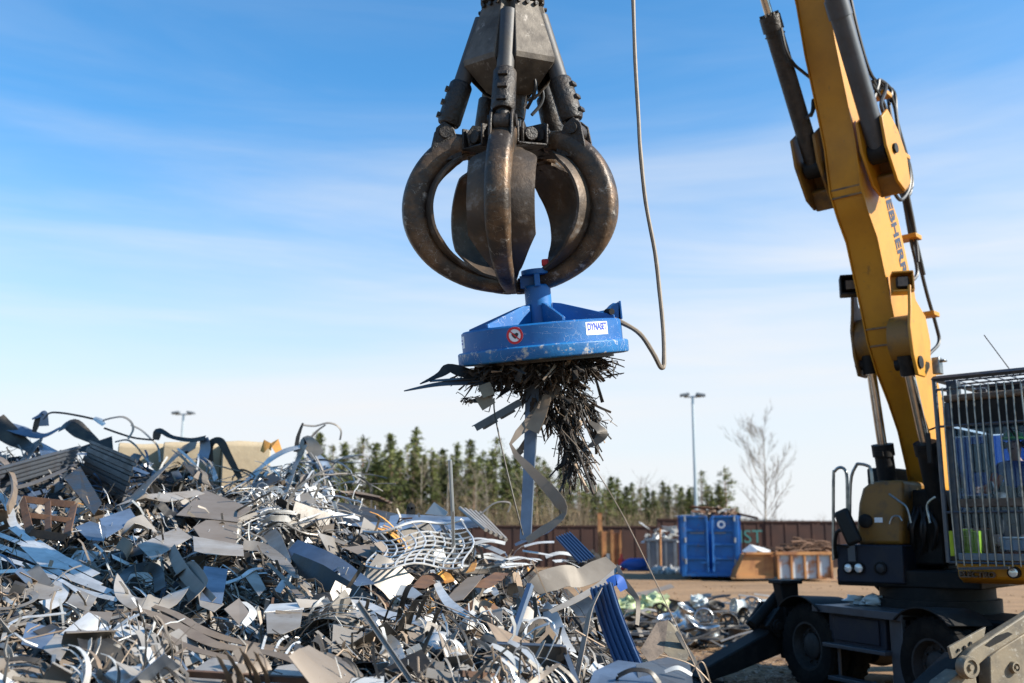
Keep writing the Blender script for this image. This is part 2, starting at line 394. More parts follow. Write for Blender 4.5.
# ------------------------------------------------------------------ setting: ground, wood, hill
def ground():
    mb = MB(); xs = [-3000, -400, -120, -60] + [x * 1.0 for x in range(-40, 41, 2)] + [60, 120, 400, 3000]
    ys = [-200, -40] + [y * 1.0 for y in range(-10, 80, 2)] + [100, 160, 400, 1200, 4000]
    vs = []
    for y in ys:
        for x in xs:
            z = 0
            if 8 < y < 70 and abs(x) < 38: z = .035 * noise.noise(V((x * .35, y * .35, 0)))
            vs.append((x, y, z))
    n = len(xs); fs = [(j * n + i, j * n + i + 1, (j + 1) * n + i + 1, (j + 1) * n + i) for j in range(len(ys) - 1) for i in range(n - 1)]
    mb.add(vs, fs); o = mb.build('ground', 'dirt', loc=(0, 0, 0)); o['kind'] = 'structure'
ground()
def stones():
    R = random.Random(5); mb = MB()
    for _ in range(700):
        d = R.uniform(11, 40); x = R.uniform(1, 12) * d / 12
        r = R.uniform(.01, .045); mb.blob((x, d, r * .3), (r, r * R.uniform(.7, 1.2), r * .6), R.random() * 50, .4, 5, 4)
    tag(mb.build('gravel', 'dirt', smooth=0), 'small loose stones lying on the bare brown yard', 'gravel', kind='stuff')
stones()
def hill():
    R = random.Random(3); mb = MB(); xs = [(-600 + i * 20) for i in range(70)]
    def hz(x): return 7.0 + 3.5 * noise.noise(V((x * .008, 1.3, 0))) - (0.022 * max(0, x - 120))
    vs = []
    for x in xs: vs += [(x, 520, 0), (x, 560, hz(x) * .9), (x, 640, hz(x))]
    vs2 = [(p[0], p[1], max(p[2], -.5)) for p in vs]
    fs = [(i * 3 + j, i * 3 + 3 + j, i * 3 + 4 + j, i * 3 + 1 + j) for i in range(len(xs) - 1) for j in range(2)]
    mb.add(vs2, fs); o = mb.build('hill', 'far_forest', loc=(0, 0, 0)); o['kind'] = 'structure'
    mb = MB()
    for _ in range(5200):
        x = R.uniform(0, 330); t = R.random(); y = 525 + t * 115; z = hz(x) * min(1, t * 2.6) - .6
        h = R.uniform(2.2, 5.2); w = h * R.uniform(.18, .4)
        a = R.random() * 6
        mb.add([(x + w * math.cos(a + k * 2.1), y + w * math.sin(a + k * 2.1), z + h * .1) for k in range(3)] + [(x + R.uniform(-.3, .3), y, z + h)], [(0, 1, 3), (1, 2, 3), (2, 0, 3)])
    tag(mb.build('far_wood', 'far_forest', smooth=0), 'far wooded ridge beyond the yard, low on the horizon', 'forest', kind='stuff')
hill()

# ------------------------------------------------------------------ trees
def cards(mb, c, out, size, R, mi=0):
    u = V((R.gauss(0, 1), R.gauss(0, 1), R.gauss(0, .6))).normalized(); d = (out + u * .7).normalized()
    a, _ = perp(d, u); l = size * R.uniform(.7, 1.4); w = size * R.uniform(.25, .5)
    mb.add([c - a * w, c + a * w, c + d * l + a * w * .3, c + d * l - a * w * .3], [(0, 1, 2, 3)], mi)
def conifer(H, rad_, seed, style):
    R = random.Random(seed); tr = MB(); cr = MB()
    lean = V((R.uniform(-.02, .02), R.uniform(-.02, .02), 1))
    pts = [lean * (H * k / 8) for k in range(9)]
    tr.tube(pts, [.016 * H * (1 - .92 * k / 8) + .012 for k in range(9)], 7)
    z = H * (.14 if style == 'spruce' else R.uniform(.34, .45)); step = .30 if style == 'spruce' else .42
    while z < H * .985:
        t = z / H
        if style == 'spruce': rr = rad_ * (1 - t) ** .85 * R.uniform(.75, 1.15) + .10
        else: rr = rad_ * min(1, (1.02 - t) / .5) ** .8 * min(1, .35 + (t - .3) * 2.4) * R.uniform(.6, 1.2) + .08
        for b in range(R.randint(4, 6) if style == 'spruce' else R.randint(3, 5)):
            if R.random() < .16: continue
            a = R.random() * 2 * PI; L = rr * R.uniform(.6, 1.15)
            droop = -.32 if style == 'spruce' else .35
            dirv = V((math.cos(a), math.sin(a), 0)); base = lean * z
            tip = base + dirv * L + V((0, 0, droop * L * (1 - t) + (.1 if style == 'spruce' else 0)))
            tr.tube([base, base.lerp(tip, .5) + V((0, 0, .04 * L)), tip], [.03, .02, .008], 3)
            n = max(4, int(L * (12 if style == 'spruce' else 11)))
            for k in range(n):
                s = (k + R.random()) / n
                if style != 'spruce' and s < .35: continue
                c = base.lerp(tip, s) + V((R.gauss(0, .07), R.gauss(0, .07), R.gauss(0, .05)))
                side = dirv.cross(V((0, 0, 1))) * R.choice((-1, 1))
                cards(cr, c, dirv * .5 + side * R.random() + V((0, 0, -.25 if style == 'spruce' else .5)), .17 if style == 'spruce' else .17, R)
                if style == 'spruce': cards(cr, c + V((R.gauss(0, .12), R.gauss(0, .12), R.gauss(0, .06))), dirv * .4 + side * R.random() * -1 + V((0, 0, -.3)), .17, R); cards(cr, c + V((R.gauss(0, .14), R.gauss(0, .14), R.gauss(0, .07))), dirv * .5 + V((0, 0, -.2)), .16, R)
                if style != 'spruce': cards(cr, c + V((R.gauss(0, .15), R.gauss(0, .15), R.gauss(0, .12))), dirv * .4 + V((0, 0, .6)), .17, R); cards(cr, c + V((R.gauss(0, .18), R.gauss(0, .18), R.gauss(0, .14))), dirv * .3 + V((0, 0, .6)), .17, R)
        z += step * R.uniform(.75, 1.25) * (.6 + .5 * (1 - t))
    for k in range(10): cards(cr, lean * (H * R.uniform(.94, 1.0)), V((0, 0, 1)), .28, R)
    return tr, cr
def bare_tree(H, seed, spread=.5, levels=4):
    R = random.Random(seed); tr = MB(); cr = MB()
    top = V((R.uniform(-.3, .3), R.uniform(-.3, .3), H))
    tp = crom([V((0, 0, 0)), V((R.uniform(-.1, .1), 0, H * .35)), V((R.uniform(-.2, .2), 0, H * .7)), top], 4)
    tr.tube(tp, [.014 * H * (1 - .93 * k / (len(tp) - 1)) for k in range(len(tp))], 6)
    def grow(b, d, L, r, lv):
        m = b + d * L * .5 + V((0, 0, .05 * L)); e = m + (d + V((R.gauss(0, .15), R.gauss(0, .15), .22))).normalized() * L * .5
        cr.tube([b, m, e], [r, r * .7, r * .35], 3 if lv < levels else 3)
        if lv >= levels: return
        for k in range(R.randint(3, 5)):
            s = R.uniform(.25, 1); p = b.lerp(e, s)
            nd = (d + V((R.gauss(0, .5), R.gauss(0, .5), R.gauss(.25, .3)))).normalized()
            grow(p, nd, L * R.uniform(.38, .62), max(r * .5, .009), lv + 1)
    n = int(H * 2.6)
    for k in range(n):
        t = .25 + .73 * k / n; a = R.random() * 2 * PI
        b = V((0, 0, 0)).lerp(top, t); d = V((math.cos(a), math.sin(a), .75)).normalized()
        grow(b, d, H * spread * .62 * math.sin(PI * min(1, (t - .1) / 1.0)) ** .8 * R.uniform(.6, 1.1) + .3, .034 * (1.1 - t) + .010, 2)
    return tr, cr
PROTO = {}
def proto(key, tr, cr, tm, cm):
    a = tr.build('trunk', tm, loc=(0, 0, 0), smooth=60); b = cr.build('crown', cm, loc=(0, 0, 0), smooth=0, recalc=False)
    PROTO[key] = (a.data, b.data); bpy.data.objects.remove(a); bpy.data.objects.remove(b)
for i in range(3): proto(('spruce', i), *conifer(10, [2.2, 1.8, 2.6][i], 11 + i, 'spruce'), 'bark_brown', 'spruce_needles')
for i in range(2): proto(('pine', i), *conifer(10, [2.5, 2.1][i], 31 + i, 'pine'), 'bark_brown', 'pine_needles')
for i in range(3): proto(('birch', i), *bare_tree(10, 51 + i, .42, 3), 'bark_pale', 'twigs')
TENS = ['', '', 'twenty', 'thirty', 'forty', 'fifty', 'sixty']
ORD = ['first', 'second', 'third', 'fourth', 'fifth', 'sixth', 'seventh', 'eighth', 'ninth', 'tenth', 'eleventh', 'twelfth', 'thirteenth', 'fourteenth', 'fifteenth', 'sixteenth', 'seventeenth', 'eighteenth', 'nineteenth']
for t_ in range(2, 7):
    ORD.append(TENS[t_][:-1] + 'ieth'); ORD += [TENS[t_] + '-' + ORD[k_] for k_ in range(9)]
def put_tree(key, px, top, d, name, label, cat, group, R, w=1.0):
    p = P(px, top, d); h = p.z
    r = bpy.data.objects.new(name, None); COL.objects.link(r); r.location = (p.x, d, 0); r.rotation_euler = (0, 0, R.random() * 6)
    k = h / 10; r.scale = (k * w * R.uniform(.95, 1.25),) * 2 + (k,)
    tag(r, label, cat, group)
    for nm, me in zip(('trunk', 'crown'), PROTO[key]):
        c = bpy.data.objects.new(nm, me); COL.objects.link(c); c.parent = r
def forest():
    R = random.Random(8)
    con = [(319, 433, 's'), (346, 443, 's'), (362, 442, 'p'), (377, 447, 's'), (392, 433, 's'), (406, 446, 'p'), (416, 434, 's'), (430, 449, 'p'), (443, 455, 's'), (458, 446, 's'), (470, 440, 's'),
           (482, 451, 'p'), (495, 440, 'p'), (505, 455, 's'), (516, 452, 's'), (530, 460, 'p'), (545, 465, 's'), (561, 472, 's'), (573, 480, 'p'), (585, 484, 's'), (598, 492, 'p'), (611, 486, 's'), (622, 498, 'p'), (632, 488, 's'),
           (647, 492, 's'), (655, 500, 'p'), (663, 482, 's'), (674, 487, 'p'), (688, 498, 's'), (700, 478, 'p'), (712, 498, 's'), (726, 473, 'p'), (737, 512, 's'), (335, 452, 'p'), (300, 455, 's'), (384, 456, 'p'), (425, 462, 's'), (452, 462, 'p'), (538, 478, 's'), (490, 464, 's'), (568, 484, 's'), (578, 478, 'p'), (592, 487, 's'), (604, 490, 'p'), (617, 488, 's'), (627, 495, 's'), (640, 490, 'p'), (668, 488, 's'), (681, 496, 'p'), (694, 492, 's'), (706, 488, 'p'), (719, 486, 's')]
    RR = random.Random(5)
    con += [(px + RR.uniform(-4, 4), (452 if px < 540 else 490 if px > 560 else 470) + RR.uniform(2, 14), RR.choice('sp')) for px in range(300, 742, 13)]
    con.sort()
    ns = {'s': 0, 'p': 0}
    for px, top, k in con:
        d = R.uniform(78, 102); ns[k] += 1
        key = ('spruce', R.randrange(3)) if k == 's' else ('pine', R.randrange(2))
        shape = {('spruce', 0): 'dense dark green', ('spruce', 1): 'slender dark green', ('spruce', 2): 'broad dark green', ('pine', 0): 'open-crowned bushy', ('pine', 1): 'open-crowned slim'}[key]
        nm = 'spruce' if k == 's' else 'pine'
        put_tree(key, px, top + R.uniform(-5, 5) - (5 if px > 555 else 2), d, nm + '_tree', f"{shape} {nm}, {ORD[ns[k]-1]} {nm} from the left beyond the yard wall", 'tree', nm + 's beyond the yard wall', R)
    bl = sorted([352, 370, 400, 422, 438, 448, 476, 487, 524, 536, 552, 580, 590, 602, 617, 640, 652, 670, 706, 720, 745, 778, 800, 822])
    for i, px in enumerate(bl):
        top = (462 if px < 560 else 484) + R.uniform(-10, 14) + (30 if px > 700 else 0)
        put_tree(('birch', R.randrange(3)), px, top, R.uniform(72, 98), 'birch_tree', f"bare leafless birch with pale trunk, {ORD[i]} bare birch from the left beyond the wall", 'tree', 'bare birches beyond the yard wall', R)
    tr, cr = bare_tree(10, 77, .50, 5); proto('lone', tr, cr, 'bark_pale', 'twigs')
    put_tree('lone', 762, 433, 74, 'birch_tree', 'tall bare leafless tree standing alone against the sky behind the rusty skips', 'tree', None, R, .64)
    mb = MB()
    for _ in range(5200):
        px = R.uniform(270, 740); d = R.uniform(66, 100); p = P(px, 530, d)
        h = R.uniform(1.0, 4.6) * (1 if px < 600 else .8 if px < 690 else .45); b = V((p.x, d, 0)); dv = V((R.gauss(0, .22), R.gauss(0, .22), 1)).normalized()
        e = b + dv * h; mb.tube([b, e], [.03, .008], 3)
        for k in range(4):
            q = b.lerp(e, R.uniform(.3, 1)); mb.tube([q, q + V((R.gauss(0, .3), R.gauss(0, .3), R.uniform(.1, .5)))], [.018, .006], 3)
    tag(mb.build('undergrowth', 'brush_twigs', smooth=0, recalc=False), 'brown leafless brush growing thickly under the trees beyond the wall', 'undergrowth', kind='stuff')
    mb = MB(); mb.box((0, 110, .6), (400, 75, 1.2)); o = mb.build('bank', 'grass_dry'); o['kind'] = 'structure'
forest()

# ------------------------------------------------------------------ yard things behind
def lamp_post(px, top, base_row, d, hw, label):
    p = P(px, top, d); b = V((p.x, d, 0)); root = empty('lamp_post', b, label, 'lamp post', 'floodlight posts of the yard')
    mb = MB(); mb.tube([b, V((b.x, b.y, p.z))], [.13, .075], 12); mb.lathe([(.24, 0), (.24, .05), (.15, .08)], b, (0, 0, 1), 12); mb.build('pole', 'pole_galv', root)
    w = hw * d / F
    mb = MB(); mb.tube([V((b.x - w / 2, d, p.z)), V((b.x + w / 2, d, p.z + .02))], .05, 8); mb.build('crossarm', 'pole_galv', root)
    for s in (-1, 1):
        mb = MB(); c = V((b.x + s * w * .47, d - .05, p.z + .12)); ax = V((1, 0, .18 * -s)).normalized()
        mb.box(c, (.52, .42, .15), (ax, V((0, 1, 0)), ax.cross(V((0, 1, 0))))); mb.cyl(c - V((0, 0, .15)), c, .03, 6)
        mb.build('floodlight', 'lamp_head', root, bevel=.02)
lamp_post(692.5, 397, 560, 58, 17, 'tall galvanised twin-floodlight post rising behind the blue container')
lamp_post(183.5, 414.5, 560, 70, 16, 'distant galvanised twin-floodlight post above the pale concrete blocks')

def yard_wall():
    d = 56.0; root = empty('yard_wall', (P(640, 530, d).x, d, 0), 'long dark rusty steel wall closing the back of the yard', 'wall')
    x0 = -16.0; k = 0
    while x0 < 34:
        w = 3.0; xm = x0 + w / 2; px = 512 + F * xm / d
        top = 527 if px < 600 else (526.5 if px < 648 else (519.5 if px < 682 else 522))
        z = P(px, top, d).z + .10 * noise.noise(V((x0 * 1.7, 2.2, 0)))
        mb = MB(); mb.box((xm, d + .06 * (k % 2), z / 2), (w - .012, .12, z))
        for i in range(4): mb.box((x0 + w * (i + .5) / 4, d - .07 + .06 * (k % 2), z / 2), (.12, .03, z - .1))
        mb.box((xm, d - .02 + .06 * (k % 2), z + .04), (w - .02, .2, .08))
        mb.build('wall_panel', 'rust_wall', root); x0 += w; k += 1
    c = P(739.5, 546.5, d - .2); a = frame(V((c.x, d - .15, c.z)), V((1, 0, 0)), V((0, 0, 1)))
    text_mesh('graffiti', 'IST', 1.0, a, 'graffiti', root, .004, wscale=1.0)
yard_wall()

def gate_frame():
    d = 53.0; X = lambda px: P(px, 540, d).x
    root = empty('rusty_cabinet', (X(608), d, 0), 'orange rusty steel cabinet with one tall post against the dark wall', 'cabinet')
    mb = MB(); mb.box((X(600), d, 1.45), (.22, .22, 2.9)); mb.build('post', 'rust_orange', root)
    mb = MB(); mb.box((X(606), d + .05, 1.02), (.5, .3, 1.85)); mb.box((X(616), d + .1, 1.0), (.44, .3, 1.75)); mb.build('panel', 'rust_orange', root)
    for px in (602, 611.2, 612.8, 620.5):
        mb = MB(); mb.box((X(px), d - .12, 1.05), (.07, .08, 1.95)); mb.build('rail', 'rust_orange', root)
    mb = MB(); mb.box((X(607.5), d - .13, .62), (.18, .03, .4)); mb.build('hatch', 'skip_grey', root)
    mb = MB(); c = V((X(619.5), d - .8, 0)); mb.lathe([(.02, 0), (.17, .0), (.17, .55), (.09, .62), (.05, .75), (.07, .8), (.02, .82)], c, (0, 0, 1), 14)
    tag(mb.build('gas_bottle', 'red_plastic'), 'small red gas bottle standing beside the orange rusty cabinet', 'gas bottle')
    mb = MB(); mb.blob(V((X(634), d - 1, .3)), (.85, .4, .32), 3, .3); mb.box((X(637), d - .9, .22), (1.3, .7, .42))
    tag(mb.build('plastic_tub', 'blue_plastic', bevel=.05), 'low blue plastic tub lying at the foot of the dark wall', 'tub')
    mb = MB()
    for k in range(5): mb.blob(V((X(575 + k * 4.5), d - .5, .4 + .15 * (k % 2))), (.4, .3, .45), k, .6)
    tag(mb.build('rubble_sack', 'heap_dark'), 'dark heap of sacks at the foot of the wall, left of the rusty cabinet', 'sacks')
gate_frame()

def grey_skip():
    d = 50.5; xl, xr = P(646.5, 550, d).x, P(677, 550, d).x; zt = P(660, 540.5, d).z; w = xr - xl; xc = (xl + xr) / 2
    root = empty('waste_skip', (xc, d, 0), 'plain grey steel skip between the rusty cabinet and the blue container', 'skip'); root.rotation_euler = (0, 0, rad(-9))
    mb = MB(); y0, y1 = d, d + 1.6; t = .08
    mb.hexa([V((xl + .1, y0, .15)), V((xr - .1, y0, .15)), V((xr - .1, y0 + t, .15)), V((xl + .1, y0 + t, .15)), V((xl, y0, zt)), V((xr, y0, zt)), V((xr, y0 + t, zt)), V((xl, y0 + t, zt))])
    mb.box((xc, y1, zt / 2 + .08), (w, t, zt - .16)); mb.box((xl + .05, (y0 + y1) / 2 + .05, zt / 2 + .08), (t, 1.4, zt - .17)); mb.box((xr - .05, (y0 + y1) / 2 + .05, zt / 2 + .08), (t, 1.4, zt - .17))
    mb.box((xc, (y0 + y1) / 2 + .05, .2), (w - .3, 1.4, .1)); mb.build('hull', 'skip_grey', root)
    mb = MB(); mb.box((xc, y0 - .04, zt + .03), (w + .1, .14, .1)); mb.build('rim', 'skip_grey', root)
    for k in range(4):
        mb = MB(); mb.box((xl + .12 + (w - .24) * k / 3, y0 - .05, zt / 2 + .05), (.1, .09, zt - .2)); mb.build('rib', 'skip_grey', root)
    R = random.Random(2); mb = MB()
    for k in range(22):
        c = V((xc + R.uniform(-.55, .6) * w * .8, y0 + R.uniform(.3, 1.2), zt + R.uniform(-.1, .35 if k % 3 else .8)))
        mb.ribbon([c + V((R.gauss(0, .25), R.gauss(0, .2), R.gauss(0, .2))), c, c + V((R.gauss(0, .3), R.gauss(0, .2), R.gauss(.1, .2)))], [V((R.gauss(0, 1), R.gauss(0, 1), 1))] * 3, R.uniform(.08, .35), .02)
    tag(mb.build('metal_offcuts', 'white_sheet'), 'white crumpled metal offcuts piled in the grey skip', 'offcuts')
    b = P(660.5, 566, 49.5); mb = MB(); mb.tube([V((b.x, 49.5, 0)), V((b.x + .02, 49.5, P(660, 529, 49.5).z))], .06, 8); mb.box((b.x, 49.5, .03), (.4, .4, .06))
    tag(mb.build('steel_post', 'rust_orange'), 'thin rusty post standing in front of the grey skip', 'post')
    mb = MB()
    for k in range(26):
        px = R.uniform(655, 682); mb.blob(V((P(px, 560, 48.5).x, 48.5 + R.uniform(-.6, .6), .1)), (R.uniform(.08, .35), .2, R.uniform(.08, .25)), k, .7, 7, 5)
    tag(mb.build('rubble', 'white_sheet', smooth=0), 'white rubble spilled on the ground beside the blue container', 'rubble', kind='stuff')
grey_skip()

def blue_container():
    d = 41.4; xl, xr = P(681.5, 545, d).x, P(738.5, 545, d).x; w = xr - xl; xc = (xl + xr) / 2; zt = P(710, 515.5, d).z; zb = .16; L = 6.0
    root = empty('roll_off_container', (xc, d, 0), 'tall blue roll-off container with ribbed double doors', 'container')
    root.rotation_euler = (0, 0, rad(-10.5))
    mb = MB(); t = .06
    mb.box((xl + t / 2, d + L / 2 + .1, (zt + zb) / 2), (t, L, zt - zb)); mb.box((xr - t / 2, d + L / 2 + .1, (zt + zb) / 2), (t, L, zt - zb))
    mb.box((xc, d + L + .1, (zt + zb) / 2), (w - .14, t, zt - zb)); mb.box((xc, d + L / 2, zb + .05), (w - .14, L - .1, .08))
    for k in range(7):
        for s, xx in ((-1, xl - .05), (1, xr + .05)): mb.box((xx, d + .5 + k * .85, (zt + zb) / 2), (.1, .12, zt - zb - .1))
    mb.box((xl - .04, d + L / 2, zt - .06), (.14, L - .1, .12)); mb.box((xr + .04, d + L / 2, zt - .06), (.14, L - .1, .12))
    mb.build('body', 'container_blue', root)
    mb = MB()
    for x in (xl + .08, xr - .08): mb.box((x, d - .03, (zt + zb) / 2), (.16, .18, zt - zb))
    mb.box((xc, d - .02, zb + .06), (w - .34, .16, .12)); mb.build('corner_post', 'container_blue', root, bevel=.015)
    for s in (-1, 1):
        x0 = xc + s * (w / 4 - .02); dw = w / 2 - .2
        mb = MB(); mb.box((x0, d + .04, (zt + zb) / 2 + .05), (dw, .05, zt - zb - .14))
        for k in range(5):
            z = zb + .16 + (zt - zb - .2) * k / 4; mb.box((x0, d - .025, z - .01), (dw - .12, .1, .09))
        for x in (x0 - dw / 2 + .05, x0 + dw / 2 - .05): mb.box((x, d - .03, (zt + zb) / 2 + .05), (.1, .11, zt - zb - .16))
        dr = mb.build('door', 'container_blue', root, bevel=.01)
        mb = MB(); hx = xc + s * .1; mb.cyl(V((hx, d - .12, zb + .2)), V((hx, d - .12, zt - .2)), .025, 8)
        mb.box((hx + s * .12, d - .14, zb + .55), (.3, .03, .05)); mb.build('lock_bar', 'container_blue', dr)
        for k in range(3):
            mb = MB(); mb.cyl(V((xc + s * (w / 2 - .17), d - .13, zb + .5 + k * .85)), V((xc + s * (w / 2 - .17), d - .13, zb + .7 + k * .85)), .045, 8); mb.build('hinge', 'skip_grey', dr)
    c = P(721.5, 524.5, d - .1); c = V((c.x, d - .035, c.z)); mb = MB(); n = 20; mb2 = MB()
    ring = lambda r, y: [c + V((r * math.cos(2 * PI * i / n), y, r * math.sin(2 * PI * i / n))) for i in range(n)]
    mb.loft([ring(.09, 0), ring(.16, 0), ring(.16, -.012), ring(.09, -.012), ring(.09, 0)], False); mb.build('ring_emblem', 'sign_white', root)
    mb = MB(); mb.box((xc + .33, d - .034, P(720, 533, d).z), (.62, .004, .05)); mb.box((xc - .5, d - .034, P(720, 533, d).z), (.55, .004, .04)); mb.build('faded_marking', 'skip_grey', root)
    for x in (xl + .5, xr - .5):
        mb = MB(); mb.cyl(V((x - .12, d + .45, .14)), V((x + .12, d + .45, .14)), .14, 14); mb.build('roller', 'machine_black', root)
    R = random.Random(4); mb = MB(); zz = zt
    for k in range(70):
        px = R.uniform(698, 733); hump = max(0, 1 - ((px - 717) / 17) ** 2) * .42
        b = V((P(px, 515, d + .6).x, d + R.uniform(.3, 1.6), zz + R.uniform(-.1, .6) * hump)); a = V((R.gauss(0, .45), R.gauss(0, .3), R.gauss(0, .14)))
        mb.ribbon([b - a, b + V((0, 0, R.uniform(0, .12))), b + a], [V((R.gauss(0, .5), R.gauss(0, .5), 1))] * 3, R.uniform(.04, .2), .02, R.randrange(3))
    tag(mb.build('scrap_load', ['rusty_steel', 'tan_strip', 'white_sheet'], smooth=0), 'rusty scrap heaped above the rim of the blue container', 'scrap', kind='stuff')
blue_container()

def open_skips():
    d = 40.6; X = lambda px: P(px, 565, d).x; zt = P(780, 554, d).z
    # left: rusty, sloping end
    x0, x1, xb = X(745), X(774), X(733.5)
    root = empty('rusty_skip', ((x0 + x1) / 2, d, 0), 'orange rusted skip with a sloping end, right beside the blue container', 'skip'); root.rotation_euler = (0, 0, rad(5))
    mb = MB(); dep = 2.1; t = .07
    for y in (d, d + dep): mb.prism([(xb, y, .14), (x1, y, .14), (x1, y, zt), (x0, y, zt)], (0, t, 0))
    mb.prism([(xb, d + .08, .14), (xb + .1, d + .08, .14), (x0 + .1, d + .08, zt - .02), (x0, d + .08, zt - .02)], (0, dep - .1, 0)); mb.box(((xb + x1) / 2, d + dep / 2 + .05, .2), (x1 - xb - .2, dep - .12, .08))
    mb.build('hull', 'rust_orange', root)
    mb = MB(); mb.box(((x0 + x1) / 2, d - .05, zt + .03), (x1 - x0, .16, .09)); mb.build('rim', 'rust_orange', root)
    mb = MB(); mb.box(((xb + x1) / 2, d - .04, .18), (x1 - xb - .1, .1, .12)); mb.build('skid', 'rust_orange', root)
    mb = MB(); mb.ribbon([V((x0 + .2, d + .4, zt)), V((x0 + .5, d + .5, zt + .25)), V((x0 + 1.0, d + .6, zt + .1)), V((x0 + 1.2, d + .6, zt))], [V((0, -.4, 1))] * 4, .6, .03)
    tag(mb.build('metal_sheet', 'white_sheet'), 'pale curved sheet lying on top of the orange rusted skip', 'sheet')
    # right: ribbed, faded blue
    x0, x1 = X(775.5), X(833)
    root = empty('ribbed_skip', ((x0 + x1) / 2, d, 0), 'long open skip with four faded pale blue bays between rusty ribs', 'skip'); root.rotation_euler = (0, 0, rad(4))
    mb = MB(); mb.box(((x0 + x1) / 2, d + dep, (zt + .2) / 2), (x1 - x0 - .02, t, zt - .2)); mb.box((x0 + .05, d + dep / 2 + .05, (zt + .2) / 2), (t, dep - .12, zt - .2)); mb.box((x1 - .05, d + dep / 2 + .05, (zt + .2) / 2), (t, dep - .12, zt - .2)); mb.box(((x0 + x1) / 2, d + dep / 2 + .05, .2), (x1 - x0 - .2, dep - .12, .08))
    mb.build('hull', 'rust_orange', root)
    mb = MB(); mb.box(((x0 + x1) / 2, d - .06, zt + .03), (x1 - x0 + .06, .18, .12)); mb.build('rim', 'rust_orange', root)
    for k in range(5):
        mb = MB(); mb.box((x0 + .06 + (x1 - x0 - .12) * k / 4, d - .06, zt / 2 + .04), (.075, .13, zt - .13)); mb.build('rib', 'rust_orange', root)
    for k in range(4):
        mb = MB(); mb.box((x0 + .06 + (x1 - x0 - .12) * (k + .5) / 4, d + .02, zt / 2 + .05), ((x1 - x0) / 4 - .08, .05, zt - .16)); mb.build('bay_panel', 'faded_blue', root)
    R = random.Random(6); mb = MB()
    for k in range(60):
        px = R.uniform(780, 832); hump = max(.1, 1 - ((px - 816) / 18) ** 2) * .75; b = V((X(px), d + R.uniform(.3, 1.7), zt + R.uniform(-.1, 1) * hump * .62))
        a = V((R.uniform(.4, 1.1), R.gauss(0, .3), -R.uniform(-.15, .35)))
        mb.tube(crom([b - a * .7, b + V((0, 0, .14)), b + a * .7], 3), R.uniform(.025, .06), 5)
    tag(mb.build('steel_bars', 'rusty_steel'), 'brown rusty bent bars heaped in the ribbed faded skip', 'bars', kind='stuff')
    mb = MB(); xs, xe = X(834), X(842); mb.box(((xs + xe) / 2, d + 3, .75), (xe - xs, 2, 1.5)); tag(mb.build('steel_crate', 'rust_orange', bevel=.03), 'rusty upright steel crate behind the right end of the ribbed skip', 'crate')
    mb = MB()
    for k in range(7): mb.blob(V((X(840 + k * 2.5), d - .3, .12)), (.22, .2, .14 + .05 * (k % 2)), k, .6)
    tag(mb.build('concrete_lump', 'white_sheet', smooth=0), 'whitish broken concrete lumps on the ground by the ribbed skip', 'rubble', kind='stuff')
open_skips()

def concrete_blocks():
    specs = [(215, 262, 441, 15.0, 'large pale concrete block, rightmost behind the crest of the heap'), (158, 214, 442, 15.2, 'pale concrete block behind the black bent strip on the crest'), (112, 157, 443, 15.4, 'pale concrete block behind the thin loop of strip, leftmost of the blocks')]
    for i, (a, b, top, d, lab) in enumerate(specs):
        xl, xr = P(a, 455, d).x, P(b, 455, d).x; zt = P((a + b) / 2, top, d).z
        mb = MB(); R = random.Random(i)
        n = 6; rings = []
        for k in range(n + 1):
            x = xl + (xr - xl) * k / n; j = lambda s: .03 * noise.noise(V((x * 3, s, i * 3.0)))
            rings.append([V((x, d + j(1), zt - 1.6)), V((x, d + j(2), zt - .8)), V((x, d + j(3), zt - .06)), V((x, d + .06, zt + j(4))), V((x, d + .8, zt + j(5))), V((x, d + .8, zt - 1.6))])
        mb.loft(rings); mb.box(((xl + xr) / 2, d + .4, (zt - 1.6) / 2), (xr - xl, .8, zt - 1.61))
        o = tag(mb.build('concrete_block', 'concrete', bevel=.02), lab, 'concrete block', 'concrete blocks walling the heap'); o.rotation_euler = (0, 0, rad((17, 13, 15)[i]))
concrete_blocks()

# ------------------------------------------------------------------ the scrap handling excavator
A0 = P(902, 400, 12.3); A0.z = 0
G0 = P(513, 200, 7.0)
Hd = V((G0.x - A0.x, G0.y - A0.y, 0)).normalized(); Sd = V((-Hd.y, Hd.x, 0)); Zd = V((0, 0, 1))
def U(f, s, z): return A0 + Hd * f + Sd * s + Zd * z
def hs(px, py, s): return hitp(px, py, A0 + Sd * s, Sd)
def hf(px, py, f): return hitp(px, py, A0 + Hd * f, Hd)
AXU = (Hd, Sd, Zd)
C0 = V((5.18, 12.5, 0)); Td = V((.35, -.937, 0)).normalized(); Nd = V((Td.y, -Td.x, 0))
def K(u, v, z): return C0 + Td * u + Nd * v + Zd * z
AXK = (Td, Nd, Zd)
EX = empty('material_handler', C0, 'yellow and black wheeled scrap handling excavator with caged cab and tall boom', 'excavator')

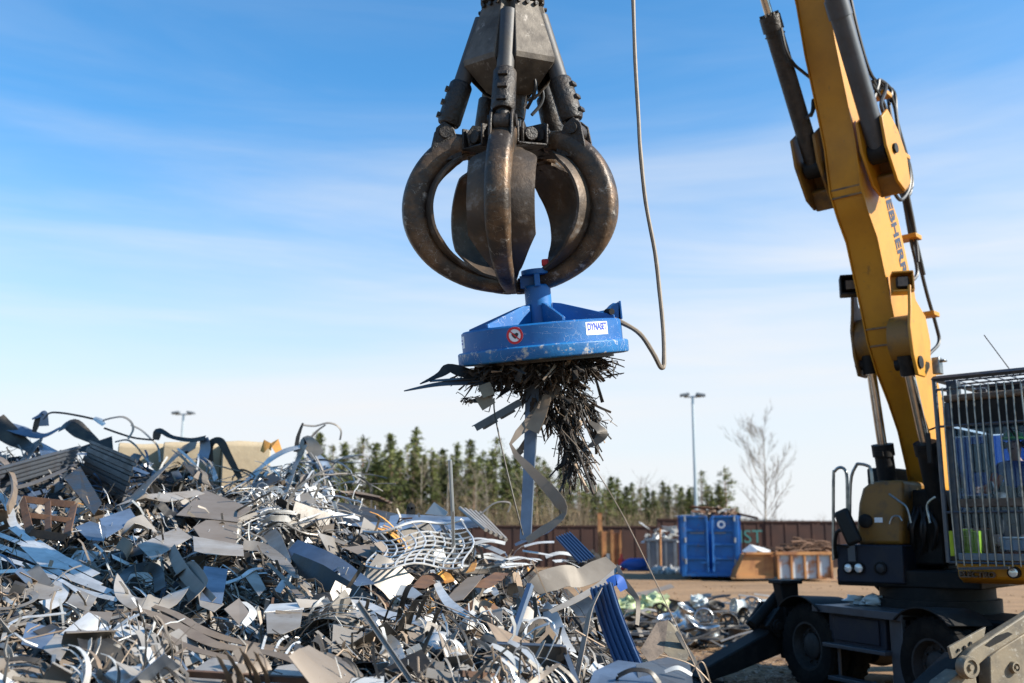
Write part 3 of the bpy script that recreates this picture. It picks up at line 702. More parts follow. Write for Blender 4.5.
def chassis():
    mb = MB(); mb.box(K(0, 0, .78), (4.3, .95, .46), AXK); mb.box(K(-1.95, 0, .62), (.5, 1.5, .62), AXK); mb.box(K(1.95, 0, .62), (.5, 1.5, .62), AXK)
    ch = mb.build('chassis_frame', 'machine_black', EX, bevel=.03)
    mb = MB(); mb.lathe([(.72, 1.0), (.72, 1.16), (.66, 1.16), (.66, 1.3), (.55, 1.3)], K(0, 0, 0), Zd, 40); mb.build('slew_ring', 'machine_black', EX)
    # deck and tool box between the wheels, camera side
    mb = MB(); mb.box(K(-.03, .72, 1.04), (1.55, 1.0, .035), AXK); mb.box(K(-.03, 1.215, 1.02), (1.57, .03, .09), AXK); mb.build('deck_plate', 'cyl_grey', EX, bevel=.006)
    mb = MB(); mb.box(K(-.12, .82, .80), (1.0, .62, .40), AXK); mb.box(K(-.12, 1.14, .80), (.8, .02, .28), AXK); mb.build('tool_box', 'machine_navy', EX, bevel=.015)
    mb = MB(); mb.box(K(.58, 1.13, .63), (.20, .06, .82), AXK); mb.build('step_plate', 'cyl_grey', EX, bevel=.008)
    for z, u0, u1 in ((.60, -.62, .48), (.22, -.55, .50)):
        mb = MB(); mb.box(K((u0 + u1) / 2, 1.17, z), (u1 - u0, .16, .045), AXK); mb.build('step', 'cyl_grey', EX, bevel=.006)
    mb = MB(); mb.tube([K(-.5, 1.1, .24), K(-.5, 1.1, .6)], .02, 6); mb.build('step_bracket', 'cyl_grey', EX); mb = MB(); mb.tube([K(.1, 1.1, .24), K(.46, 1.1, .05)], .02, 6); mb.build('step_bracket', 'cyl_grey', EX)
    for u in (-1.07, 1.07):
        mb = MB(); mb.box(K(u, 0, .53), (.26, 1.9, .24), AXK); mb.lathe([(.05, -.3), (.26, -.2), (.3, 0), (.26, .2), (.05, .3)], K(u, 0, .53), Nd, 16); mb.build('axle', 'machine_black', EX)
        # fender: bent plate arched over the wheel
        pts = [K(u + .60 * math.cos(a), .95, .53 + .60 * math.sin(a)) for a in [rad(48 + k * 84 / 10) for k in range(11)]]
        mb = MB(); mb.ribbon(pts, [(p - K(u, .98, .53)) for p in pts], .62, .015); mb.build('fender', 'machine_black', EX)
    def wheel(u, v, sgn):
        c = K(u, v, .525); n = Nd * sgn
        w = empty('wheel', c, None, None); w.parent = EX; w.location = c - C0
        mb = MB(); prof = [(.29, -.12), (.31, -.13), (.42, -.145), (.49, -.135), (.52, -.105), (.525, -.05), (.525, .05), (.52, .105), (.49, .135), (.42, .145), (.31, .13), (.29, .12), (.27, 0)]
        mb.lathe(prof + [prof[0]], c, n, 44, closed=False)
        for k in range(30):
            a = 2 * PI * k / 30; d = V((0, 0, 1)) * math.sin(a) + Td * math.cos(a)
            for s in (-1, 1): mb.box(c + d * .522 + n * (.065 * s), (.05, .10, .022), (d.cross(n), n, d))
        mb.build('tyre', 'tyre', w)
        mb = MB(); mb.lathe([(.29, .11), (.30, .125), (.275, .125), (.255, .08), (.24, .02), (.12, .0), (.12, -.05), (.29, -.1), (.29, .11)], c, n, 32, closed=False); mb.build('rim', 'rim_paint', w)
        mb = MB(); mb.lathe([(.16, .0), (.16, .05), (.13, .075), (.06, .085), (.01, .085)], c, n, 24)
        for k in range(10):
            a = 2 * PI * k / 10; d = V((0, 0, 1)) * math.sin(a) + Td * math.cos(a); mb.cyl(c + d * .20 + n * .01, c + d * .20 + n * .05, .016, 6)
        mb.build('hub', 'rim_paint', w)
    for u in (-1.07, 1.07):
        for v, sg in ((1.02, 1), (.70, 1), (-.70, -1), (-1.02, -1)): wheel(u, v, sg)
chassis()

def stabilizers():
    def outline(pts, u0, u1): return [K(u0, v, z) for v, z in pts], Td * (u1 - u0)
    # far leg (left in the photo): a broad sloping box beam down to a foot pad, with upright cylinder housing
    for side, v_ in ((1, 1), (-1, -1)):
        for end in (-1, 1):
            u = 1.95 * end; near = (end == 1)
            m = 'stabil_paint' if near else 'machine_black'
            if near and v_ == 1: continue
            root = empty('stabilizer', K(u, .7 * v_, 0), None, None); root.parent = EX; root.location = K(u, .7 * v_, 0) - C0
            leg = [(.62, .95), (.95, .90), (1.25, .62), (2.2, .22), (2.32, .10), (2.1, .06), (1.75, .14), (1.05, .34), (.62, .42)]
            if near and v_ == 1: continue
            p, vec = outline([(a * v_, b) for a, b in leg], u - .17, u + .17); mb = MB(); mb.prism(p, vec)
            o = mb.build('leg', m, root, bevel=.02)
            mb = MB()
            for s in (-1, 1):
                q = [(.70, 1.0), (1.05, 1.0), (1.3, .72), (1.12, .56), (.7, .6)]
                pp, vv = outline([(a * v_, b) for a, b in q], u + s * .23 - .03, u + s * .23 + .03); mb.prism(pp, vv)
            mb.build('bracket', m, root, bevel=.008)
            mb = MB(); mb.cyl(K(u - .3, 1.14 * v_, .72), K(u + .3, 1.14 * v_, .72), .085, 20); mb.cyl(K(u - .32, 1.14 * v_, .72), K(u + .325, 1.14 * v_, .72), .055, 12)
            mb.build('pivot_pin', m, root, bevel=.006)
            if not near:
                mb = MB(); mb.tube([K(u, .75 * v_, 1.25), K(u, 1.35 * v_, .72)], .075, 14); mb.build('cylinder', 'machine_black', root)
            mb = MB(); mb.box(K(u, 2.2 * v_, .035), (.55, .42, .05), AXK); mb.prism([K(u - .12, 2.08 * v_, .06), K(u - .12, 2.32 * v_, .06), K(u - .12, 2.2 * v_, .2)], Td * .24); mb.build('foot_pad', m, root, bevel=.008)
    # upright plate housing beside the far wheel
    a = hitp(787, 600, K(-1.72, 0, 0), Td)
    v0 = (a - K(-1.72, 0, 0)).dot(Nd); z0 = a.z
    mb = MB(); poly = [(v0 - .09, z0 - .75), (v0 + .09, z0 - .75), (v0 + .11, z0 - .05), (v0 + .17, z0 + .22), (v0 - .12, z0 + .22), (v0 - .12, z0 + .02)]
    p, vec = outline(poly, -1.80, -1.62); mb.prism(p, vec); mb.box(K(-1.71, v0 + .02, z0 + .24), (.3, .34, .05), AXK)
    mb.build('cylinder_guard', 'machine_black', EX, bevel=.012)
    # near outrigger: scratched plates and a pinned link, sunlit at the right edge of the photograph
    ko = lambda px, py, u: hitp(px, py, K(u, 0, 0), Td)
    def plate(name, pts, u, th, bev=.01, m='stabil_paint'):
        mb = MB(); mb.prism([ko(x, y, u) for x, y in pts], -Td * th); return mb.build(name, m, EX, bevel=bev)
    plate('outrigger_box', [(991, 700), (990, 657), (1000, 649), (1050, 618), (1060, 700)], 2.34, .40)
    plate('link_arm', [(962, 672), (966, 656), (974, 648), (990, 638), (1050, 598), (1060, 612), (1010, 643), (988, 657), (980, 664), (976, 676), (968, 680)], 2.50, .09, .014)
    plate('arm_slot', [(985, 645), (996, 636), (1008, 632), (1013, 634), (1002, 641), (990, 647)], 2.504, .004, 0, 'machine_black')  # thin black plate stands for the shade inside the slot
    plate('guard_plate', [(949, 647), (986, 627), (984, 638), (978, 650), (952, 659)], 2.40, .03, .004)
    plate('leg', [(938, 700), (946, 683), (962, 671), (976, 676), (980, 700)], 2.42, .20, .012)
    plate('leg_web', [(944, 700), (930, 692), (968, 655), (985, 660), (985, 700)], 2.20, .30, .012, 'machine_black')
    for (x, y), r, u in (((968, 667), .10, 2.50), ((1013, 667), .055, 2.34)):
        c = ko(x, y, u); mb = MB(); mb.lathe([(r, -.05), (r, .03), (r * .92, .045), (r * .66, .045), (r * .62, .025), (r * .3, .025), (r * .26, .05), (.01, .05)], c, Td, 26); mb.build('link_pin', 'stabil_paint', EX)
    for x, y in ((958, 650), (964, 647), (970, 643)):
        c = ko(x, y, 2.40); mb = MB(); mb.cyl(c - Td * .01, c + Td * .015, .014, 8); mb.build('bolt', 'machine_black', EX)
stabilizers()

def upper():
    mb = MB(); mb.box(U(-1.1, 0, 1.40), (2.8, 1.7, .2), AXU); mb.build('upper_frame', 'machine_black', EX, bevel=.02)
    # engine housing at the back
    mb = MB(); mb.box(U(-2.2, 0, 2.05), (1.1, 2.3, 1.1), AXU); mb.build('counterweight', 'machine_yellow_grimy', EX, bevel=.12, segs=3)
    # side tank at the machine's right: navy front panel with two lamps, orange hood above
    f0 = .35; a = hf(838, 582, f0); b = hf(902, 545, f0)
    s0, s1 = (a - A0).dot(Sd), (b - A0).dot(Sd); z0, z1 = a.z, b.z
    mb = MB(); mb.box(U(f0 - .8, (s0 + s1) / 2, (z0 + z1) / 2), (1.6, s1 - s0, z1 - z0), AXU)
    tank = mb.build('tank_panel', 'machine_navy', EX, bevel=.02)
    for px, r, m in ((849, .055, 'lamp_lens'), (859.5, .058, 'lamp_lens'), (881, .06, 'cab_dark')):
        c = hf(px, 568, f0 + .001); mb = MB(); mb.lathe([(r * 1.25, -.01), (r * 1.25, .035), (r * 1.02, .04), (r * 1.02, .02)], c, Hd, 20); lp = mb.build('lamp', 'machine_black', EX)
        mb = MB(); mb.lathe([(r, .018), (r * .85, .032), (r * .4, .04), (.004, .042)], c, Hd, 20); mb.build('lens', m, lp)
    poly = [hf(x, y, f0 - .10) for x, y in [(857, 545), (856, 528), (858, 503), (862, 488), (869, 482.5), (880, 480.5), (903, 480), (903, 545)]]
    mb = MB(); mb.prism(poly, -Hd * 1.7); hood = mb.build('side_hood', 'machine_yellow_grimy', EX, bevel=.05, segs=3)
    c = hf(866, 521, f0 - .10); mb = MB(); mb.lathe([(.085, -.02), (.085, .03), (.06, .045), (.02, .05)], c, Hd, 22); mb.build('filler_cap', 'machine_black', hood)
    c = hf(878.5, 520, f0 - .097); mb = MB(); mb.box(c, (.004, .10, .06), AXU); mb.build('notice_plate', 'sign_white', hood)
    mb = MB(); mb.box(U(-1.0, -.45, 2.3), (1.6, .3, .9), AXU); mb.box(U(-.55, -.1, 2.0), (1.0, .9, .9), AXU); mb.build('pump_bay', 'machine_black', EX, bevel=.03)
    # boom foot bracket
    for s in (-1, 1):
        poly = [U(-1.25, s * .27, 1.5), U(-.2, s * .27, 1.5), U(-.35, s * .27, 2.05), U(-.62, s * .27, 2.5), U(-.98, s * .27, 2.5), U(-1.2, s * .27, 2.1)]
        mb = MB(); mb.prism(poly, Sd * (.05 * s)); mb.build('boom_bracket', 'machine_black', EX, bevel=.01)
    # hand rails
    for pts in ([(833.5, 560), (833.5, 480), (835, 471), (840, 467.5), (845, 470), (847, 480), (847.5, 516)], [(850, 545), (850.5, 484), (856, 466), (859.5, 464), (867, 465.5), (870.5, 469), (872.5, 484)]):
        mb = MB(); mb.tube(crom([hf(x, y, f0 + .02) for x, y in pts], 4), .020, 8); mb.build('hand_rail', 'grille_bar', EX)
    # mirror on an arm
    mr = empty('mirror', hf(848, 527, f0 + .18), None, None); mr.parent = EX; mr.location = WL[mr.name] - C0
    ctr = hf(848, 527, f0 + .18); up_ = (hf(840, 509, f0 + .18) - hf(856, 545, f0 + .18)).normalized(); sd = Hd.cross(up_)
    mb = MB(); mb.box(ctr, (.10, .19, .44), (Hd, sd, up_)); mb.build('mirror_shell', 'mirror_back', mr, bevel=.04, segs=3)
    mb = MB(); mb.tube(crom([hf(836, 558, f0), hf(835, 545, f0 + .1), hf(837, 532, f0 + .16), hf(845, 530, f0 + .18)], 4), .022, 8); mb.tube([hf(836, 545, f0 + .1), hf(856, 548, f0)], .016, 6); mb.build('mirror_arm', 'machine_black', mr)
    mb = MB(); mb.box(hf(852, 553, f0 + .03), (.03, .09, .2), AXU); mb.build('reflector_plate', 'cyl_grey', EX)
    # clutter of hoses and valves between tank and cab
    R = random.Random(9)
    for k in range(9):
        x = 903 + k * 3.6; mb = MB(); pts = [hf(x, 548 + R.uniform(0, 20), -.1), hf(x + R.uniform(-8, 8), 528, .1), hf(x + R.uniform(-6, 9), 508, -.05), hf(x + R.uniform(-4, 6), 490, -.35)]
        mb.tube(crom(pts, 5), .022, 7); mb.build('hose', 'hose_rubber', EX)
    mb = MB()
    for k in range(8): mb.box(hf(R.uniform(905, 935), R.uniform(520, 562), -.2), (.25, R.uniform(.1, .25), R.uniform(.08, .25)), AXU)
    mb.build('valve_block', 'machine_black', EX, bevel=.01)
    for pts in ([(889, 494), (900, 502), (907, 508), (911, 523)], [(935, 497), (927, 505), (930, 523)], [(890, 524), (893, 517), (899, 516.5), (902, 521)]):
        mb = MB(); mb.tube(crom([hf(x, y, .45) for x, y in pts], 4), .014, 7); mb.build('grab_rail', 'grille_bar', EX)
upper()

def boom():
    tab = [(3.5, 0), (820.5, 50), (831, 100), (840, 145), (845.5, 190), (853, 215), (862, 240), (870.5, 280), (877, 310), (883, 340), (892, 370), (903.5, 400), (913.5, 430), (922.5, 470), (930, 510)]
    tab[0] = (812, 0)
    B = [hs(px, y, 0) for px, y in tab]
    t0 = (B[0] - B[2]).normalized()
    tip = B[0] + t0 * 1.3 + Hd * .12; tip2 = tip + t0 * 1.2 + Hd * .35
    B = [tip2, tip] + B; B.append(B[-1] + (B[-1] - B[-2]) * .35)
    B = B[::-1]
    W = .375; rings = []
    for k, p in enumerate(B):
        t = (B[min(k + 1, len(B) - 1)] - B[max(k - 1, 0)]).normalized(); back = Sd.cross(t); back = back if back.dot(Hd) < 0 else -back
        tt = k / (len(B) - 1); D = .54 + .30 * math.sin(PI * min(1, max(0, tt * 1.25))) if tt < .5 else .84 - .24 * (tt - .5) * 2
        rings.append([p - Sd * W / 2, p + Sd * W / 2, p + back * D + Sd * W / 2, p + back * D - Sd * W / 2])
    mb = MB(); mb.loft(rings); bm = mb.build('boom', 'machine_yellow', EX, bevel=.012, smooth=25)
    boom.B = B; boom.rings = rings
    # flanges: slim edge strips along the two underside edges
    for s in (-1, 1):
        mb = MB(); pts = [r[0 if s < 0 else 1] + Sd * (.004 * s) for r in rings]
        mb.ribbon(pts, [Sd] * len(pts), .045, .014); mb.build('edge_flange', 'machine_yellow', bm)
    # weld bands
    for row, cx in ((188, 845.5), (196, 847), (328, 880.5), (345, 884.5)):
        c = hs(cx, row, 0); mb = MB(); mb.box(c + Hd * .004, (.012, W + .008, .022), (Hd, Sd, Zd)); mb.build('weld_seam', 'machine_yellow_grimy', bm)
    # upper cylinder lugs, both sides
    cyls = []
    for s, top, end, pin in ((1, (836, 0), (869, 132), (880, 152)), (-1, (770, 18), (806, 140), (815, 168))):
        S = .40 * s
        p1, p2, p3 = hs(*top, S), hs(*end, S), hs(*pin, S); ax = (p1 - p3).normalized()
        r = .118 if s > 0 else .108
        ext = 1.0 if s > 0 else 0
        a = p1 + ax * ext; c = empty('stick_cylinder', p3, None, None); c.parent = EX; c.location = p3 - C0
        mb = MB(); mb.cyl(p3, a, r, 22); mb.cyl(a - ax * .16, a + ax * .02, r * 1.17, 20); mb.cyl(a - ax * .22, a - ax * .20, r * 1.12, 20)
        if s > 0: mb.cyl(p1 - ax * .2, p1 + ax * .02, r * 1.14, 20)
        for k in range(10):
            q = 2 * PI * k / 10; u1, u2 = perp(ax); mb.cyl(a + (u1 * math.cos(q) + u2 * math.sin(q)) * r * .92, a + (u1 * math.cos(q) + u2 * math.sin(q)) * r * .92 + ax * .055, .02, 6)
        mb.build('barrel', 'cyl_grey' if s > 0 else 'greasy_black', c)
        mb = MB(); mb.cyl(a, a + ax * 2.4, r * .48, 18); mb.build('rod', 'chrome_rod', c)
        mb = MB(); mb.cyl(p3 - Sd * .10, p3 + Sd * .10, r * 1.15, 20); mb.build('eye', 'machine_black', c)
        cyls.append((p1, p2, p3, ax))
        # clevis: an inner and an outer plate that carry the pin
        back = Sd.cross(ax); back = back if back.dot(Hd) < 0 else -back
        prof = [(.45, .15), (.42, -.10), (.10, -.20), (-.35, -.16), (-.52, -.02), (-.50, .22), (-.2, .34), (.15, .30)]
        for off, m in ((.535, 'machine_yellow'), (.245, 'machine_yellow')):
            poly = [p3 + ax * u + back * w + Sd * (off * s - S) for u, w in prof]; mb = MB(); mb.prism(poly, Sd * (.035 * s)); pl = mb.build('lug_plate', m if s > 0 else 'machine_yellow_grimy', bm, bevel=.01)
        mb = MB(); mb.cyl(p3 + Sd * (.20 * s - S), p3 + Sd * (.60 * s - S), .06, 14); mb.build('lug_pin', 'machine_black', bm)
        mb = MB(); q0 = p3 - ax * .42 + back * .1 + Sd * (.40 * s - S); mb.box(q0, (.26, .30, .22), (ax, Sd, back)); mb.box(p3 - ax * .2 + back * .2 + Sd * (.40 * s - S), (.5, .3, .05), (ax, Sd, back)); mb.build('lug_web', 'machine_yellow_grimy', bm, bevel=.03)
    # lift cylinder lugs: drum and rounded cheek plate with an ear
    for s in (-1, 1):
        S = .30 * s; ctr = (hs(917, 338, .45) if s > 0 else hs(861, 342, -.45)) - Sd * (.45 * s)
        prof = [(.36 * math.cos(a), .40 * math.sin(a)) for a in [rad(-200 + k * 15) for k in range(16)]]
        ear = [(.20, .34), (.22, .56), (.10, .62), (.02, .44)]
        def poly(k, off): return [ctr + Hd * (x * k) + Zd * (z * k) + Sd * (off * s) for x, z in [(-.26, .30), (-.36, .0), (-.30, -.30), (-.10, -.46), (.12, -.46), (.22, -.22), (.26, .1), (.20, .34), (.16, .62), (.06, .64), (.02, .46)]]
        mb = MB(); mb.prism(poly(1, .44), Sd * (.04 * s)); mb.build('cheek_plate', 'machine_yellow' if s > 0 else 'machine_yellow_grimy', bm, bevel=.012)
        mb = MB(); mb.prism([ctr + Hd * (x * .8) + Zd * (z * .8) + Sd * (.18 * s) for x, z in [(.30 * math.cos(a), .36 * math.sin(a)) for a in [2 * PI * k / 18 for k in range(18)]]], Sd * (.26 * s)); mb.build('drum', 'machine_yellow_grimy', bm, smooth=40)
        mb = MB(); mb.cyl(ctr + Hd * .05 - Zd * .3 + Sd * (.2 * s), ctr + Hd * .05 - Zd * .3 + Sd * (.5 * s), .075, 18); mb.build('lug_pin', 'machine_black', bm)
        top = ctr + Hd * .05 - Zd * .3 + Sd * (.33 * s)
        foot = hs(899, 556, -.33) if s < 0 else U(-.25, .33, 1.75)
        ax = (foot - top).normalized(); L = (foot - top).length
        c = empty('lift_cylinder', foot, None, None); c.parent = EX; c.location = foot - C0
        k = .43
        mb = MB(); mb.cyl(top - ax * .1, top + ax * .14, .095, 18); mb.cyl(top, top + ax * L * .6, .060, 18); mb.build('rod', 'chrome_rod', c)
        mb = MB(); mb.cyl(top - ax * .11, top + ax * .13, .1, 18); mb.build('rod_eye', 'machine_black', c)
        mb = MB(); q = top + ax * L * k; mb.cyl(q, foot, .115, 22); mb.cyl(q - ax * .02, q + ax * .13, .135, 22); mb.box(q + ax * .1 + Hd * .1, (.06, .1, .1), (ax, Sd, ax.cross(Sd))); mb.build('barrel', 'machine_black', c)
    # hoses running along the back of the boom
    runs = [[(843, -20), (852, 20), (864, 66), (872, 84), (881, 92), (886, 118), (893, 150), (901, 172), (906, 190), (899, 198), (893, 186)], [(847, -20), (856, 24), (869, 70), (880, 84), (889, 92), (892, 120), (900, 150), (905, 168), (907, 186), (901, 196), (908, 235), (921, 290), (931, 325), (934, 342), (931, 352), (926, 357)],
            [(893, 168), (899, 200), (906, 240), (911, 262), (912, 274), (908, 280)], [(873, 80), (877, 100), (884, 128), (893, 158), (901, 200), (912, 245), (919, 275)], [(867, 104), (873, 86), (880, 80), (886, 90), (884, 104)]]
    runs += [[(872, 84), (879, 104), (886, 132), (896, 165), (903, 196), (910, 232), (913, 262)], [(884, 92), (890, 108), (895, 140), (904, 168), (904, 188), (896, 200), (889, 192)], [(886, 84), (880, 92), (876, 104), (880, 118)]]
    for k, r in enumerate(runs):
        mb = MB(); mb.tube(crom([hs(x + (5 if 84 < y < 345 else 0), y, .10 + .02 * k) for x, y in r], 5), .024, 7); mb.build('hose', 'hose_rubber', EX)
    for x, y in ((881, 96), (899.5, 158), (911, 238), (929, 315)):
        mb = MB(); c = hs(x - 2, y, .12); mb.box(c, (.20, .26, .06), AXU); mb.build('hose_clamp', 'machine_yellow', bm, bevel=.008)
    runs = [[(781, 28), (786, 50), (794, 64), (803, 72), (813, 80)], [(806, 118), (812, 112), (813, 100), (814, 108), (811, 116)]]
    for r in runs:
        mb = MB(); mb.tube(crom([hs(x, y, -.25) for x, y in r], 5), .02, 7); mb.build('hose', 'hose_rubber', EX)
    # work lamps either side
    for s, (x, y) in ((1, (904, 284)), (-1, (852, 287))):
        c = hs(x, y, .36 * s) + Hd * .06; wl = empty('work_lamp', c, None, None); wl.parent = EX; wl.location = c - C0
        ay = V((-.25, -.97, 0)).normalized(); axx = V((ay.y * -1, ay.x, 0))
        mb = MB(); m = 'machine_yellow' if s > 0 else 'machine_black'
        for dz in (.115, -.115): mb.box(c + Zd * dz + ay * .0, (.24, .22, .02), (axx, ay, Zd))
        mb.box(c - axx * .115 * -s, (.02, .2, .23), (axx, ay, Zd)); mb.box(c - ay * .1, (.24, .02, .23), (axx, ay, Zd)); mb.build('lamp_bracket', m, wl, bevel=.004)
        mb = MB(); mb.box(c + ay * .03, (.145, .10, .145), (axx, ay, Zd)); hd_ = mb.build('lamp_housing', 'machine_black', wl, bevel=.03)
        mb = MB(); mb.box(c + ay * .083, (.11, .01, .05), (axx, ay, Zd)); mb.box(c + ay * .083 - Zd * .0, (.11, .008, .11), (axx, ay, Zd)); mb.build('lamp_lens', 'cap_lens' if 'cap_lens' in MATS else 'roof_dirt', wl)
    # maker's lettering down the sunlit side
    W2 = .375 / 2
    a, b = hs(880.5, 184, W2), hs(901.5, 277, W2)
    dv = (b - a).normalized(); upv = Sd.cross(dv); upv = upv if upv.dot(Hd) < 0 else -upv
    x, y = dv, upv
    if x.cross(y).dot(Sd) < 0: y = -y
    M = frame(a + Sd * .003, x, y)
    L = (b - a).length
    o = text_mesh('lettering', 'LIEBHERR', .25, M, 'letter_navy', EX, .0015, bold=.008)
    w = max(v.co.dot(x) for v in o.data.vertices) - min(v.co.dot(x) for v in o.data.vertices)
    o.data.transform(Matrix.Translation(WL[EX.name] - a)); 
    # stretch lettering along the boom to the length it has
    k = L / w; Rm = Matrix.Identity(4)
    for v in o.data.vertices:
        q = v.co.dot(x); v.co += x * (q * (k - 1))
    o.data.transform(Matrix.Translation(a - WL[EX.name]))
    # the stick beyond the boom tip, down to the grapple's hanger
    gz = P(512, 290, 7.05).z; end = V((G0.x, 7.05 - math.sin(rad(9)) * (7.35 - gz), gz + math.cos(rad(9)) * (7.35 - gz))); st = tip2 + V((0, 0, .1)); mid = (end - st).normalized(); up2 = Sd.cross(mid); rings = []
    for k, w_ in ((-.12, .55), (.1, .75), (.5, .55), (1.0, .34)):
        c = st + (end - st) * k; rings.append([c - Sd * .16 - up2 * w_ / 2, c + Sd * .16 - up2 * w_ / 2, c + Sd * .16 + up2 * w_ / 2, c - Sd * .16 + up2 * w_ / 2])
    mb = MB(); mb.loft(rings); mb.build('stick', 'machine_yellow', EX, bevel=.015)
    boom.end = end
boom()

def cab():
    f1 = .84; fb = -.75
    a = hf(938, 581, f1); b = hf(938, 380, f1); s0 = (a - A0).dot(Sd) + .19; s1 = s0 + 1.06; zb = a.z
    zg = b.z; zr = hf(945, 403, f1 - .1).z
    cab.f1, cab.s0, cab.s1, cab.zb = f1, s0, s1, zb
    root = empty('cab', U(0, (s0 + s1) / 2, zb), None, None); root.parent = EX; root.location = WL[root.name] - C0
    sm = (s0 + s1) / 2; w = s1 - s0; zt = lambda y: hf(980, y, f1).z
    z_sill, z_low, z_foot = zt(502), zt(555), zt(561)
    def bx(name, f0, f1_, sa, sb, za, zb_, m, bev=.008, par=root):
        mb = MB(); mb.box(U((f0 + f1_) / 2, (sa + sb) / 2, (za + zb_) / 2), (abs(f1_ - f0), abs(sb - sa), abs(zb_ - za)), AXU); return mb.build(name, m, par, bevel=bev)
    # base
    poly = [U(f1 - .06, s0, z_foot), U(fb, s0, z_foot), U(fb, s0, zb - .02), U(f1 - .22, s0, zb - .02), U(f1 - .08, s0, zb + .04)]
    mb = MB(); mb.prism(poly, Sd * w); mb.build('cab_base', 'machine_yellow', root, bevel=.025)
    bx('cab_sill', f1 - .10, f1 - .03, s0 + .04, s1 - .04, z_foot + .003, z_foot + .08, 'skip_grey')
    bx('floor', fb + .02, f1 - .12, s0 + .02, s1 - .02, z_foot + .004, z_foot + .05, 'cab_dark')
    bx('rear_wall', fb, fb + .05, s0, s1, z_foot + .06, z_sill + .12, 'cab_blue'); bx('rear_window', fb + .02, fb + .026, s0 + .02, s1 - .02, z_sill + .125, zr - .27, 'rear_glass', 0)
    for s in (s0 + .03, s1 - .03):
        bx('pillar', f1 - .16, f1 - .06, s - .035, s + .035, z_foot + .01, zr, 'grille_paint'); bx('pillar', fb + .052, fb + .13, s - .03, s + .03, z_foot + .06, zr, 'grille_paint')
    bx('crossbeam', f1 - .15, f1 - .05, s0 + .07, s1 - .07, z_sill - .05, z_sill + .04, 'roof_dirt')
    bx('roof', fb, f1 - .02, s0 - .01, s1 + .01, zr + .003, zr + .08, 'roof_dirt', .03)
    bx('roof_lining', fb + .06, f1 - .18, s0 + .06, s1 - .06, zr - .26, zr - .0, 'cab_dark')
    bx('header', f1 - .14, f1 - .06, s0 + .07, s1 - .07, zr - .26, zr + .0, 'machine_black')
    bx('windscreen', f1 - .10, f1 - .094, s0 + .07, s1 - .07, z_sill + .045, zr - .27, 'cab_glass', 0)
    bx('lower_window', f1 - .10, f1 - .094, s0 + .07, s1 - .07, z_foot + .09, z_sill - .055, 'cab_glass', 0)
    for s in (s0 + .01, s1 - .01): bx('side_window', fb + .14, f1 - .17, s - .003, s + .003, z_foot + .35, zr - .27, 'cab_glass', 0)
    for s in (s0, s1): bx('door_skin', fb + .14, f1 - .17, s - .012, s + .012, z_foot + .01, z_foot + .34, 'machine_yellow')
    # roof guard: tilted bar grid above the roof
    g0, g1 = U(f1 + .10, s0 - .03, zg), U(fb + .3, s0 - .03, zg + .02); ww = w + .06
    mb = MB()
    for p, q in ((g0, g0 + Sd * ww), (g1, g1 + Sd * ww), (g0, g1), (g0 + Sd * ww, g1 + Sd * ww)): mb.tube([p, q], .032, 4)
    for k in range(1, 4): mb.tube([g0.lerp(g1, k / 4), g0.lerp(g1, k / 4) + Sd * ww], .011, 6)
    for k in range(1, 8): mb.tube([g0 + Sd * ww * k / 8, g1 + Sd * ww * k / 8], .007, 5)
    mb.build('roof_guard', 'grille_paint', root)
    for f in (f1 - .2, fb + .35):
        for s in (s0 + .08, s1 - .08): bx('guard_post', f - .07, f + .07, s - .06, s + .06, zr + .08, zg - .0, 'grille_paint')
    bx('roof_box', f1 - .9, f1 - .5, s0 + .35, s0 + .7, zr + .085, zr + .2, 'machine_black')
    # front guard
    fg = f1 + .07
    mb = MB(); n = 14; rows = (386, 424, 512, 563)
    zz = [hf(980, y, fg).z for y in rows]
    for z in zz: mb.tube([U(fg, s0 - .03, z), U(fg, s1 + .05, z)], .015, 6)
    mb.tube([U(fg, s0 - .035, zz[-1]), U(fg, s0 - .035, zg)], .026, 6); mb.tube([U(fg, s1 + .05, zz[-1]), U(fg, s1 + .05, zg)], .026, 6)
    for z in (zz[0], zz[1], zz[-1]): mb.tube([U(fg, s0 + .02, z), U(f1 - .08, s0 + .04, z)], .012, 6)
    mb.build('guard_frame', 'grille_paint', root)
    R = random.Random(3)
    for k in range(1, n):
        s = s0 - .03 + (s1 - s0 + .08) * k / n; j = R.uniform(-.012, .012)
        mb = MB(); mb.tube([U(fg + .012, s, zz[-1] - .03), U(fg + .014, s + j, zz[2]), U(fg + .014, s + j * .5, zz[1]), U(fg + .012, s, zz[0] + .02)], .0095, 6); mb.build('guard_bar', 'grille_bar', root)
    # step grating, lamp and number on the base
    a, b = hf(961, 568.5, f1 + .1), hf(1012, 567.5, f1 + .1)
    mb = MB(); d = (b - a); dn = d.normalized(); mb.box((a + b) / 2, (d.length, .16, .018), (dn, Hd, Zd))
    for k in range(26): mb.box(a + d * (k + .5) / 26 + Hd * .085, (.016, .02, .028), (dn, Hd, Zd))
    mb.build('step_grating', 'cyl_grey', root)
    c = hf(1014.5, 572.5, f1 - .04); mb = MB(); mb.lathe([(.062, -.06), (.062, .05), (.05, .055)], c, Hd, 20); lp = mb.build('front_lamp', 'machine_black', root)
    mb = MB(); mb.lathe([(.055, .045), (.04, .065), (.004, .07)], c, Hd, 20); mb.build('lamp_lens', 'lamp_lens', root)
    M = frame(hf(960, 578.5, f1 - .045) , Sd, Zd); text_mesh('lettering', 'ELECTRO', .088, M, 'roof_dirt', root, .03, bold=.002)
    # wiper, antenna, mirror stub
    mb = MB(); mb.tube([hf(1000, 419, f1 - .07), hf(1012, 432, f1 - .07), hf(1030, 455, f1 - .07)], .008, 6); mb.build('wiper', 'machine_black', root)
